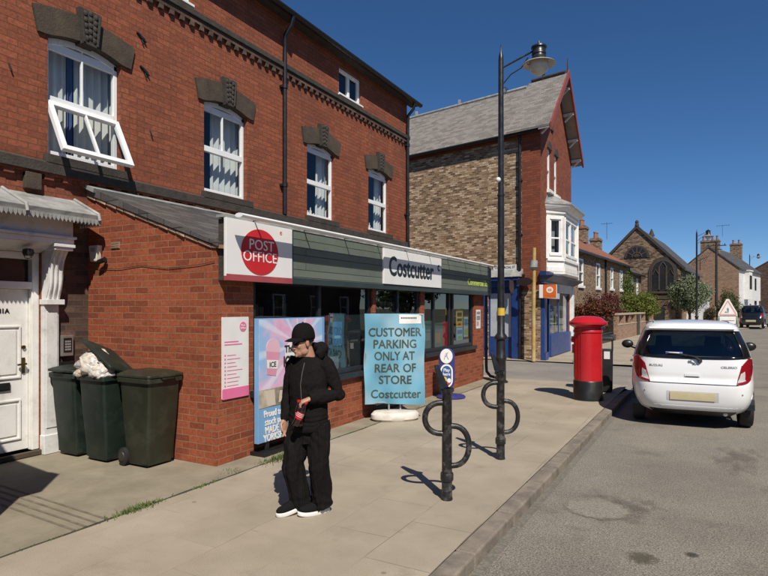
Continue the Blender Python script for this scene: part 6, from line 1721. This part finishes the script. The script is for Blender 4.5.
    # lamps wrap round the corners
    for side in (-1,1):
        def lamp(zb, zt_, xin_b, xin_t, yb, yt, off, nx=14, nz=12, shape=None):
            g = []
            for i in range(nx+1):
                u = i/nx; r = []
                for j in range(nz+1):
                    v = j/nz; z = zb+(zt_-zb)*v
                    if shape: z = shape(u, v)
                    a0 = B.th_x(xin_b+(xin_t-xin_b)*v, z); a1 = B.th_y(yb+(yt-yb)*v, z)
                    r.append((side*(a0+(a1-a0)*u), z))
                g.append(r)
            return B.patch(g, off, .012)
        tl = lamp(0,0,.545,.615,.22,.42,.014, 18, 14, shape=lambda u, v: (.665+.06*u*u)*(1-v)+(.93+.10*math.sin(min(1,u*1.5)*1.57)-.06*max(0,u-.5))*v).build('tail_lamp', M['tail_red'], t, smooth=True)
        lamp(0,0,.555,.60,.13,.14,.0175, 8, 6, shape=lambda u, v: (.685+.03*u)*(1-v)+(.82+.03*u)*v).build('clear_lens', M['tail_clear'], tl, smooth=True)
    # tailgate shut lines, bumper shelf, plate, badge, wiper, handle
    for lo, hi in (((.652,-.57,.57),(.664,-.57,.57)),):
        B.patch(B.rear_quad(lo, hi, 16, 1), .0015, .004).build('shut_line', M['car_trim'], body)
    for s_ in (-1,1):
        B.patch(B.rear_quad((.655,s_*.565-.004,s_*.565+.004),(.80,s_*.60-.004,s_*.60+.004),1,6), .0015, .004).build('shut_line', M['car_trim'], body)
    B.patch(B.rear_quad((.29,-.62,.62),(.335,-.64,.64),16,2), .003, .01).build('lower_bumper', paint, t)
    B.patch(B.rear_quad((.19,-.5,.5),(.27,-.56,.56),16,2), .004, .01).build('diffuser', M['car_trim'], t)
    B.patch(B.rear_quad((.41,-.33,.33),(.548,-.33,.33),8,3), .002, .006).build('plate_recess', pm('plate_recess',(.5,.5,.5)), t)
    B.patch(B.rear_quad((.425,-.285,.285),(.535,-.285,.285),8,3), .012, .009).build('number_plate', mat('plate_yellow', (.56,.49,.30), .5, .12, 3), t)
    B.patch(B.rear_quad((.755,-.10,.10),(.80,-.09,.09),8,3,.004), .010, .012).build('tailgate_handle', paint, t, smooth=True)
    B.patch(B.rear_quad((.752,-.085,.085),(.762,-.085,.085),8,1), .011, .006).build('handle_shadow_gap', M['car_trim'], t)
    if detail:
        mb = MB()
        a = B.th_x(0,.955); c = B.P(a,.955)+B.Nn(a,.955)*.008
        for dx, dz in ((-.028,.028),(0,.012),(.028,-.012)): mb.bar(c+Vector((dx-.02,0,dz)), c+Vector((dx+.025,0,dz-.02)), .012,.016)
        mb.bar(c+Vector((-.04,0,.0)), c+Vector((-.01,0,.035)), .012,.014); mb.bar(c+Vector((.04,0,.0)), c+Vector((.01,0,-.035)), .012,.014)
        mb.build('badge', M['alloy'], t)
        for txt, x in (('SUZUKI',-.47),('CELERIO',.46)):
            me = text_mesh(txt, .042, .0015, .0015, sx=1.25); bm = bmesh.new(); bm.from_mesh(me); bpy.data.meshes.remove(me)
            for v in bm.verts:
                z = .90+v.co.y; a = B.th_x(x+v.co.x, z); v.co = B.P(a, z)+B.Nn(a, z)*(.003+v.co.z)
            me = bpy.data.meshes.new('lettering'); bm.to_mesh(me); bm.free(); link_mesh('lettering', me, pm('badge_grey',(.22,.22,.23)), t)
        B.patch(B.rear_quad((1.07,-.34,-.12),(1.10,-.34,-.12),4,2), .0085, .003).build('window_sticker', pm('sticker_blue',(.12,.16,.4)), rwn)
        B.patch(B.rear_quad((1.075,-.30,-.16),(1.092,-.30,-.16),4,2), .0100, .003).build('sticker_print', wht, rwn)
        mb = MB(); q = [B.P(B.th_x(x, z), z)+B.Nn(B.th_x(x, z), z)*.03 for x, z in ((.10,.985),(.04,1.03),(-.12,1.06),(-.34,1.075))]
        mb.tube(q, [.022,.018,.012,.008], 8); q0 = B.P(B.th_x(.10,.98),.98); mb.tube([q0, q[0]+Vector((0,-.01,0))], [.035,.03], 12); mb.build('rear_wiper', M['car_trim'], t, smooth=True)
        mb = MB(); 
        for s_ in (-1,1):
            for z in (.53,): 
                a = B.th_x(s_*.62, z); mb.tube([B.P(a,z), B.P(a,z)+B.Nn(a,z)*.006], .012, 10)
        mb.build('sensor', pm('sensor_grey',(.25,.25,.26)), t)
        mb = MB(S); mb.tube([(-.16,.318,1.436),(.16,.318,1.436)], [(.012,.012)]*2, 8); mb.build('brake_light', M['tail_red'] if 0 else pm('brake_dark',(.09,.01,.012)), t)
        mb = MB(S); mb.rings([[(-x,y,z),(x,y,z),(x,y+.02,z+.03),(-x,y+.02,z+.03)] for x, y, z in ((.56,.36,1.43),(.57,.25,1.435),)]+[]); mb.build('roof_spoiler', paint, t, smooth=True, bevel=.008)
        mb = MB(S)
        for s_ in (-1,1): mb.tube([(s_*.50,.50,1.532),(s_*.515,1.0,1.538),(s_*.5,1.5,1.53)], .007, 6)
        mb.build('roof_groove', pm('groove_grey',(.3,.3,.31)), body)
    for s_ in (-1,1):
        mb = MB(S); mb.tube([(s_*.80,2.18,1.02),(s_*.90,2.16,1.06)], .03, 8); mb.ball((s_*.95,2.15,1.09), (.10,.06,.075), 14, 10); mb.build('door_mirror', M['car_trim'], t, smooth=True)
        mb = MB(S)
        for y in (.98,2.05): mb.tube([(s_*.83,y,.88),(s_*.85,y+.02,.88),(s_*.85,y+.16,.88),(s_*.83,y+.18,.88)], .014, 8)
        mb.build('door_handle', paint, t, smooth=True)
        for y in (.36,1.36,2.42):
            pass
        for y in (1.32, 2.42):
            B.patch(B.side_quad(((y-.004,.34),(y+.004,.34),(y+.004,.99),(y-.004,.99)), s_, 6), .0012, .004).build('shut_line', M['car_trim'], body)
    for c in yw:
        for s_ in (-1,1):
            mb = MB(S @ Matrix.Translation((s_*.71, c, .29)) @ Matrix.Rotation(rad(90), 4, 'Y'))
            mb.lathe([(.19,-.085),(.27,-.085),(.288,-.06),(.29,0),(.288,.06),(.27,.085),(.19,.085)], (0,0,0), 32, cap=False); ty = mb.build('wheel', M['tyre'], t, smooth=True)
            mb = MB(S @ Matrix.Translation((s_*.71, c, .29)) @ Matrix.Rotation(rad(90)*s_, 4, 'Y'))
            mb.lathe([(.2,-.04),(.2,.075),(.185,.08),(.175,.06),(.06,.05),(.05,.065),(.0,.066)], (0,0,0), 24, cap=False); mb.build('rim', M['alloy'], ty, smooth=True)
    mb = MB(S); mb.tube([(.42,.12,.235),(.42,.3,.235)], .028, 10); mb.build('exhaust', M['alloy'], t, smooth=True)
    return t
M['car_white'] = mat('car_white', (.73,.74,.75), .22, .02, 2, coat=.6)
car('white small hatchback parked at the kerb seen from behind', (-.10, 9.62, RZ), rad(3.2), M['car_white'], (1.03,1.02,1.03))
M['car_black'] = mat('car_black', (.012,.013,.016), .18, .1, 2, coat=.7)
car('black car parked far down the street beyond the road sign', (3.75, 57.5, RZ+.1), rad(-13), M['car_black'], (1.12,1.15,1.25), detail=False)
# ================================================================ the man walking past
RZM = rad(187)
PX, PY = -2.83, 3.88
MS = (.90, .92, 1.055)
MANM = Matrix.Translation((PX, PY, 0)) @ Matrix.Rotation(RZM, 4, 'Z') @ Matrix.Diagonal((*MS, 1))
man = thing('person', 'man in black tracksuit and cap walking along the pavement holding two drinks bottles', 'person', (PX, PY, 0), RZM)
man.scale = MS
# local frame: +y the way he walks, +x his right, z up (he is turned towards the left of the picture)
HT = Matrix.Translation((.025,.045,1.255)) @ Matrix.Rotation(rad(-33), 4, 'Z') @ Matrix.Rotation(rad(-7), 4, 'X')   # head frame: origin at the base of the skull
def skin_mat():
    m, t, b = _new('skin')
    f = noise_fac(t, 18, 4, .6)
    r = ramp(t, [(.3, (.36,.19,.125)), (.7, (.45,.25,.165))], f)
    t.links.new(r.outputs[0], b.inputs['Base Color']); b.inputs['Roughness'].default_value = .5
    b.inputs['Subsurface Weight'].default_value = .12; b.inputs['Subsurface Radius'].default_value = (.012,.005,.003); b.inputs['Subsurface Scale'].default_value = .6
    bump(t, b, noise_fac(t, 220, 3), .0015, .4)
    return m
M['skin'] = skin_mat()
def cloth_mat(name, c, nz=26):
    m, t, b = _new(name)
    f = noise_fac(t, 60, 4, .6); r = ramp(t, [(.3, tuple(q*.75 for q in c)), (.7, tuple(q*1.25 for q in c))], f)
    t.links.new(r.outputs[0], b.inputs['Base Color']); b.inputs['Roughness'].default_value = .92; b.inputs['Specular IOR Level'].default_value = .12
    bump(t, b, noise_fac(t, 400, 2), .002, .5); return m
M['hoodie'] = cloth_mat('black_hoodie', (.0085,.0075,.007)); M['trouser'] = cloth_mat('black_trousers', (.0090,.0082,.0078)); M['capc'] = cloth_mat('black_cap', (.007,.0064,.006))
# joints
SHR, ELR, WRR = Vector((.185,-.01,1.17)), Vector((.235,-.03,.93)), Vector((.225,.05,.735))      # his right arm hangs
SHL, ELL, WRL = Vector((-.185,-.01,1.17)), Vector((-.275,-.05,.945)), Vector((-.10,.165,.925))   # his left arm bent across the front
HPR, KNR, ANR = Vector((.085,.0,.71)), Vector((.125,.075,.39)), Vector((.092,-.01,.085))
HPL, KNL, ANL = Vector((-.095,.0,.71)), Vector((-.095,-.01,.39)), Vector((-.092,-.075,.08))
b = MB()
# torso, neck
b.tube([(0,0,.66),(0,0,.76),(0,.005,.9),(0,.005,1.05),(0,-.005,1.17),(0,-.01,1.215)], [(.13,.095),(.15,.105),(.13,.09),(.155,.10),(.16,.085),(.08,.06)], 20)
b.tube([(0,-.015,1.18),(.008,.008,1.25),(.022,.03,1.31)], [(.066,.066),(.056,.06),(.056,.062)], 16)
for a, c, d, r in ((SHR,ELR,WRR,(.04,.036,.03,.024)),(SHL,ELL,WRL,(.04,.036,.03,.024)),(HPR,KNR,ANR,(.085,.058,.045,.034)),(HPL,KNL,ANL,(.085,.058,.045,.034))):
    b.tube([a, a.lerp(c,.5), c, c.lerp(d,.4), d], [r[0],r[0]*.92,r[1],r[1]*.95,r[3]], 14); b.ball(a, r[0]*.8, 12, 8)
for an, yw_ in ((ANR,rad(-30)),(ANL,rad(-34))):
    yd = Vector((-math.sin(yw_), math.cos(yw_), 0)); b.tube([an+yd*-.02+Vector((0,0,-.02)), an+yd*.03+Vector((0,0,-.035)), an+yd*.11+Vector((0,0,-.05))], [(.03,.035),(.03,.024),(.024,.010)], 12)
# head
bh = MB(HT)
bh.ball((0,-.01,.125), (.074,.093,.098), 24, 18)            # skull
bh.ball((0,.020,.075), (.062,.070,.086), 20, 14)            # face mass
bh.ball((0,.042,.022), (.044,.046,.042), 16, 12); bh.ball((0,.062,.044), (.030,.030,.030), 14, 10)            # jaw and chin
bh.ball((0,.077,.001), (.022,.016,.016), 12, 8)             # chin point
for s in (-1,1):
    bh.ball((s*.034,.058,.070), (.024,.022,.024), 12, 8)    # cheekbone
    bh.ball((s*.040,.012,.030), (.020,.042,.034), 12, 8)    # jaw angle
    bh.ball((s*.075,-.006,.088), (.010,.018,.032), 12, 8)   # ear
    bh.ball((s*.026,.078,.116), (.028,.014,.012), 12, 8)    # brow
bh.tube([(0,.086,.108),(0,.098,.085),(0,.110,.064),(0,.098,.053)], [(.010,.010),(.011,.012),(.015,.014),(.013,.009)], 10)
for s in (-1,1): bh.ball((s*.013,.096,.057), (.010,.011,.009), 10, 6)
bh.ball((0,.089,.034), (.022,.011,.0065), 12, 6); bh.ball((0,.087,.022), (.020,.011,.0075), 12, 6)
b.bm.from_mesh((lambda me: (bh.bm.to_mesh(me), me)[1])(bpy.data.meshes.new('h'))); bh.bm.free()
# ---- hands
def hand(wr, fwd, palm_n, curl, side, spread=.06, thumb_in=.5):
    """palm box with five separate bent fingers; fwd along the hand, palm_n out of the palm; returns finger chains"""
    f = fwd.normalized(); n = (palm_n-f*palm_n.dot(f)).normalized(); s_ = f.cross(n).normalized()*side     # s_ towards the thumb
    hb = MB(); L = .078
    hb.tube([wr-f*.02, wr+f*.02, wr+f*.05, wr+f*L], [(.026,.019),(.034,.017),(.040,.016),(.039,.014)], 14, up=n)
    # finger chains
    for i, (off, ln, r) in enumerate(((.030,.070,.0088),(.010,.077,.0092),(-.011,.071,.0088),(-.030,.056,.0078))):
        p = wr+f*(L-.012)+s_*off; d = (f+s_*off*spread*20).normalized(); pts = [p]; ang = 0
        for k, seg in enumerate((.46,.30,.24)):
            ang = curl[i]*(k+1)*.62 if k else curl[i]*.55
            dd = d*math.cos(ang)+n*math.sin(ang); pts.append(pts[-1]+dd*ln*seg)
        hb.tube([p-d*.012]+pts, [r*1.05,r*1.05,r,r*.92,r*.75], 10); hb.ball(pts[-1], r*.76, 8, 6)
    p = wr+f*.022+s_*.028; d0 = (f*.65+s_*.75+n*.25).normalized(); d1 = (f*.85+s_*.2+n*thumb_in).normalized(); d2 = (f*.9-s_*.1+n*thumb_in).normalized()
    pts = [p-d0*.01, p+d0*.03, p+d0*.03+d1*.03, p+d0*.03+d1*.03+d2*.025]
    hb.tube(pts, [.0135,.012,.0105,.008], 10); hb.ball(pts[-1], .008, 8, 6)
    return hb
hR = hand(WRR, Vector((.0,.12,-1)), Vector((-1,.25,0)), (.45,.5,.55,.6), 1)
# the left hand grips two bottle necks: fingers curl down over them
fl = Vector((.86,.42,-.30)).normalized()
hL = hand(WRL, fl, Vector((.30,.0,-1)), (.75,.9,1.0,1.1), -1, thumb_in=.75)
for h_ in (hR, hL):
    me = bpy.data.meshes.new('h'); h_.bm.to_mesh(me); b.bm.from_mesh(me); h_.bm.free(); bpy.data.meshes.remove(me)
me = remesh(b, .0040, 5, 'body')
body = link_mesh('body', me, M['skin'], man, smooth=True, angle=180)
# eyes
for s in (-1,1):
    e = MB(HT); e.ball((s*.031,.073,.096), (.013,.011,.008), 12, 8); e.build('eye', mat('eye_white', (.5,.48,.45), .2), man, smooth=True)
mb = MB(HT); mb.tube([(.021,.090,.0275),(.010,.0985,.0282),(0,.1005,.0285),(-.010,.0985,.0282),(-.021,.090,.0275)], (.0016 if 0 else .0017), 6); mb.build('mouth', mat('lip_dark', (.13,.05,.04), .6), man)
# sunglasses
g = MB(HT)
for s in (-1,1):
    P = [(s*(.006+.058*u), .098-.028*u**1.8, z) for u, z in ((0,.107),(.5,.113),(1,.112),(1,.094),(.75,.080),(.35,.078),(.05,.088))]
    g.prism(P, (0,.004,0))
g.box(-.008,.008,.098,.103,.100,.107)
for s in (-1,1): g.bar((s*.064,.072,.106),(s*.078,-.005,.104),.004,.007)
g.build('sunglasses', mat('dark_lens', (.006,.006,.007), .12, .1), man)
# hair below the cap
h_ = MB(HT); h_.ball((0,-.022,.125), (.079,.088,.092), 22, 14)
bmesh.ops.delete(h_.bm, geom=[v for v in h_.bm.verts if (HT.inverted() @ v.co).y > .03 or (HT.inverted() @ v.co).z < .072], context='VERTS')
h_.build('hair', mat('hair_black', (.008,.007,.007), .5, .4, 60), man, smooth=True, angle=180)
# cap
c = MB(HT @ Matrix.Translation((0,-.008,.125)) @ Matrix.Rotation(rad(4), 4, 'X'))
R = []
for k in range(10):
    a = rad(90)*k/9.3
    R.append([(.088*math.cos(a)**.8*math.cos(q), .106*math.cos(a)**.8*math.sin(q), .006+.108*math.sin(a)**.95) for q in [2*math.pi*i/28 for i in range(28)]])
R.insert(0, [(.086*math.cos(q), .103*math.sin(q), -.012) for q in [2*math.pi*i/28 for i in range(28)]])
c.rings(R, cap=False); c.bm.faces.new([v for v in list(c.bm.verts)[-28:]])
cap_ = c.build('cap', M['capc'], man, smooth=True, angle=180)
sdm = cap_.modifiers.new('t', 'SOLIDIFY'); sdm.thickness = .004; sdm.offset = 1
c = MB(HT @ Matrix.Translation((0,-.008,.125)) @ Matrix.Rotation(rad(4), 4, 'X'))
n = 18; top = []; 
for i in range(n+1):
    q = rad(14)+rad(152)*i/n
    inn = Vector((.087*math.cos(q), .104*math.sin(q), .002)); u = math.sin((q-rad(14))/rad(152)*math.pi)
    o = Vector((.088*math.cos(q)*.98, .104*math.sin(q)+.078*u**.7, -.004-.014*abs(math.cos(q))+.002*u-.012*u)); top.append((inn, inn.lerp(o,.5)+Vector((0,0,.003)), o))
for A, B_ in zip(top, top[1:]):
    for k in range(2):
        for dz in (0,.005): c.f([A[k]+Vector((0,0,dz)), B_[k]+Vector((0,0,dz)), B_[k+1]+Vector((0,0,dz)), A[k+1]+Vector((0,0,dz))])
    c.f([A[2], B_[2], B_[2]+Vector((0,0,.005)), A[2]+Vector((0,0,.005))])
c.build('brim', M['capc'], cap_, smooth=True, angle=60)
mb = MB(HT @ Matrix.Translation((0,-.008,.125))); mb.ball((0,-.008,.117), .008, 8, 6); mb.build('cap_button', M['capc'], cap_)
# ---- hoodie: torso, sleeves and bunched hood as one skin
j = MB()
j.tube([(0,0,.665),(0,.004,.70),(0,.006,.76),(0,.008,.9),(0,.008,1.03),(0,-.002,1.13),(0,-.008,1.185),(0,-.012,1.225)], [(.165,.125),(.185,.14),(.19,.142),(.185,.138),(.192,.136),(.19,.118),(.15,.095),(.085,.08)], 28)
def sleeve(a, e, w_, r0=.070):
    j.tube([a+Vector((-.04 if a.x > 0 else .04,0,.01)), a+Vector((0,0,-.012)), a.lerp(e,.5), e, e.lerp(w_,.4), e.lerp(w_,.8), w_, w_+(w_-e).normalized()*.012], [.07,r0*.96,.066,.061,.056,.051,.042,.037], 18); j.ball(e, .058, 14, 10)
sleeve(SHR, ELR, WRR+Vector((0,0,.01))); sleeve(SHL, ELL, WRL-(WRL-ELL).normalized()*.005)
# hood bunched round the neck and down the back
pts = []
for k in range(15):
    q = rad(62)+rad(236)*k/14+rad(0)
    a = rad(90)+ (q-rad(180))      # runs round the back
    pts.append((.105*math.sin(q-rad(180)+0)*1.0, -.02-.075*math.cos(q-rad(180)), 1.235+.055*math.cos((q-rad(180))*.75)))
j.tube(pts, [(.028,.03)]+[(.034,.042)]*3+[(.04,.055)]*7+[(.034,.042)]*3+[(.028,.03)], 14)
j.ball((0,-.125,1.235), (.125,.075,.10), 18, 12); j.ball((-.07,-.115,1.295), (.065,.06,.055), 14, 10); j.ball((.06,-.11,1.285), (.06,.05,.05), 14, 10)
me = remesh(j, .0065, 5, 'hoodie')
def fold(me, amp, fx):
    nor = [v.normal.copy() for v in me.vertices]
    for v, n_ in zip(me.vertices, nor):
        v.co += n_*fx(v.co)*amp
    me.update()
def hood_fx(p):
    k = noise.fractal(Vector((p.x*9, p.y*9, p.z*13+p.x*8)), .9, 2.1, 3)
    w_ = 0
    if p.z < .84: w_ += .9*math.sin(p.z*150+5*noise.noise(p*7))*max(0, min(1, (.84-p.z)/.1))*max(0, min(1, (p.z-.70)/.03))
    for e in (ELR, ELL):
        d = (p-e).length
        if d < .12: w_ += 1.1*(1-d/.12)*math.sin(70*(p.z+p.x*.6)+4*noise.noise(p*8))
    big = noise.ridged_multi_fractal(Vector((p.x*5+p.z*3, p.y*5, p.z*6-p.x*4)), 1.0, 2.0, 2, .9, 2.0)-1.0
    sl = 0
    for a_, e in ((SHR,ELR),(SHL,ELL)):
        d = abs((p-a_.lerp(e,.55)).length)
        if d < .2: sl += (1-d/.2)*math.sin(48*(p.z+p.x*(.9 if a_.x > 0 else -.9))+5*noise.noise(p*7))
    return k*.8+.5*w_+.75*big+.35*sl
fold(me, .0085, hood_fx)
hd = link_mesh('hoodie', me, M['hoodie'], man, smooth=True, angle=180)
# ribbed hem and cuffs
mb = MB(); 
R = []
for z, k in ((.662,1.0),(.668,1.04),(.70,1.06),(.708,1.03)):
    R.append([(.183*k*math.cos(q)+.0022*math.cos(q)*math.sin(60*q), .004+.139*k*math.sin(q)+.0022*math.sin(q)*math.sin(60*q), z+.004*math.sin(3*q)) for q in [2*math.pi*i/120 for i in range(120)]])
mb.rings(R, cap=False); mb.build('hem', M['hoodie'], hd, smooth=True, angle=180)
for e, w_ in ((ELR,WRR),(ELL,WRL)):
    d = (w_-e).normalized(); mb = MB(); mb.tube([w_-d*.045, w_-d*.04, w_-d*.002, w_+d*.004], [.044,.046,.042,.037], 20); mb.build('cuff', M['hoodie'], hd, smooth=True)
# zip down the front
mb = MB(); 
from mathutils.bvhtree import BVHTree
bv = BVHTree.FromPolygons([v.co for v in me.vertices], [p.vertices for p in me.polygons])
zp = []
for z in [.69+.5*i/24 for i in range(25)]:
    h = bv.ray_cast(Vector((.004*math.sin(z*20), .6, z)), Vector((0,-1,0)))
    if h[0] is not None: zp.append(h[0]+Vector((0,.002,0)))
mb.tube(zp, .0035, 6); mb.build('zip', mat('zip_metal', (.3,.29,.28), .35, .2, 20, metal=.8), hd)
# ---- wide trousers
tr = MB()
tr.tube([(0,0,.56),(0,0,.64),(0,.0,.72),(0,0,.76)], [(.15,.12),(.182,.13),(.165,.122),(.14,.10)], 24)
for hp, kn, an, s in ((HPR,KNR,ANR,1),(HPL,KNL,ANL,-1)):
    hem = an+Vector((0,-.022,-.028))
    tr.tube([hp+Vector((0,0,.02)), hp.lerp(kn,.35), hp.lerp(kn,.75), kn, kn.lerp(hem,.45), kn.lerp(hem,.85), hem], [(.108,.125),(.114,.122),(.106,.114),(.102,.108),(.096,.104),(.094,.108),(.095,.112)], 24)
me = remesh(tr, .0065, 8, 'trousers')
def tr_fx(p):
    k = noise.fractal(Vector((p.x*11, p.y*11, p.z*4.5)), .8, 2.1, 3)
    low = max(0, min(1, (.24-p.z)/.15)); kn_ = math.exp(-((p.z-.40)/.07)**2)
    w_ = low*math.sin(p.z*95+6*noise.noise(p*6)+p.x*20)+.8*kn_*math.sin(p.z*85+p.x*40+3*noise.noise(p*8))
    cr = math.exp(-((p.z-.62)/.06)**2)*math.sin(abs(p.x)*70+p.z*60)
    vert = noise.fractal(Vector((math.atan2(p.y, p.x-(.1 if p.x > 0 else -.1))*2.2, p.x*3, p.z*1.6)), .8, 2.0, 3)
    big = noise.ridged_multi_fractal(Vector((p.x*6+p.z*2.2, p.y*6, p.z*3.0-abs(p.x)*5)), 1.0, 2.0, 2, .9, 2.0)-1.0
    return k*.8+1.3*vert+.25*w_+.4*cr+1.4*big
fold(me, .010, tr_fx)
link_mesh('trousers', me, M['trouser'], man, smooth=True, angle=180)
# ---- trainers with white soles
SH = mat('trainer_black', (.007,.007,.0075), .9, .2, 12, spec=.15); SO = mat('trainer_sole', (.68,.67,.64), .6, .06, 8)
for an, pit, yaw in ((ANR, rad(11), rad(-36)), (ANL, 0, rad(-38))):
    T = Matrix.Translation((an.x, an.y, 0)) @ Matrix.Rotation(yaw, 4, 'Z') @ Matrix.Translation((0,.17,0)) @ Matrix.Rotation(-pit, 4, 'X') @ Matrix.Translation((0,-.17,0))
    def outline(k, z, dy=0): 
        return [((.049+.006*math.sin(q))*k*math.cos(q), .078+dy+(.156)*k*math.sin(q), z+(.012*max(0,math.sin(q))**4)) for q in [2*math.pi*i/28 for i in range(28)]]
    s_ = MB(T); s_.rings([outline(.97,.0), outline(1.02,.006), outline(1.03,.026), outline(.98,.034)])
    so = s_.build('sole', SO, man, smooth=True, bevel=.002)
    u = MB(T); u.rings([outline(.97,.033), outline(.97,.05), [(x*.9, y*.93-.003, z) for x, y, z in outline(.95,.066)], [(x*.72, min(y*.72-.012,.10), z+.012*(1 if y < .06 else 0)) for x, y, z in outline(.9,.083)], [(x*.55, y*.42-.025, z) for x, y, z in outline(.9,.10)]])
    sh = u.build('trainer', SH, man, smooth=True, angle=180)
    l_ = MB(T)
    for k in range(5): l_.tube([(-.026,.055+.02*k,.083-.005*k),(0,.058+.02*k,.090-.005*k),(.026,.055+.02*k,.083-.005*k)], .003, 6)
    l_.build('laces', SH, sh, smooth=True)
# ---- two bottles held by their necks (things of their own)
COLA = mat('cola', (.014,.006,.004), .08, .1, 5, coat=.6); LABR = mat('bottle_red', (.50,.015,.02), .3, .1, 6); CAPR = mat('bottle_cap_red', (.45,.012,.016), .35)
def bottle(label, lp, tilt, roll):
    o = MANM @ Vector(lp)
    t = thing('drinks_bottle', label, 'bottle', o, 0, 'bottles held by the man')
    t.rotation_euler = (tilt, roll, RZM)
    mb = MB(); mb.lathe([(.022,-.2),(.030,-.195),(.032,-.18),(.0295,-.165),(.031,-.14),(.031,-.075),(.027,-.055),(.017,-.03),(.0125,-.018),(.0125,-.004)], n=24); mb.build('body', COLA, t, smooth=True)
    mb = MB(); mb.lathe([(.0317,-.138),(.0317,-.082)], n=24, cap=False); lb = mb.build('label', LABR, t, smooth=True)
    mb = MB()
    for k in range(3): mb.lathe([(.0322,-.118+.012*k),(.0322,-.113+.012*k)], n=24, cap=False)
    mb.build('label_print', pm('label_pale', (.6,.5,.48)), lb)
    mb = MB(); mb.lathe([(.0145,-.008),(.015,-.006),(.015,.008),(.013,.010)], n=20); mb.build('cap', CAPR, t, smooth=True)
hp = WRL+fl*.10
bottle('front cola bottle with red label held upright by the walking man', tuple(hp+Vector((.012,-.022,.012))), rad(2), rad(3))
bottle('second cola bottle tilted behind the first in the same hand', tuple(hp+Vector((-.066,-.012,.004))), rad(10), rad(-24))
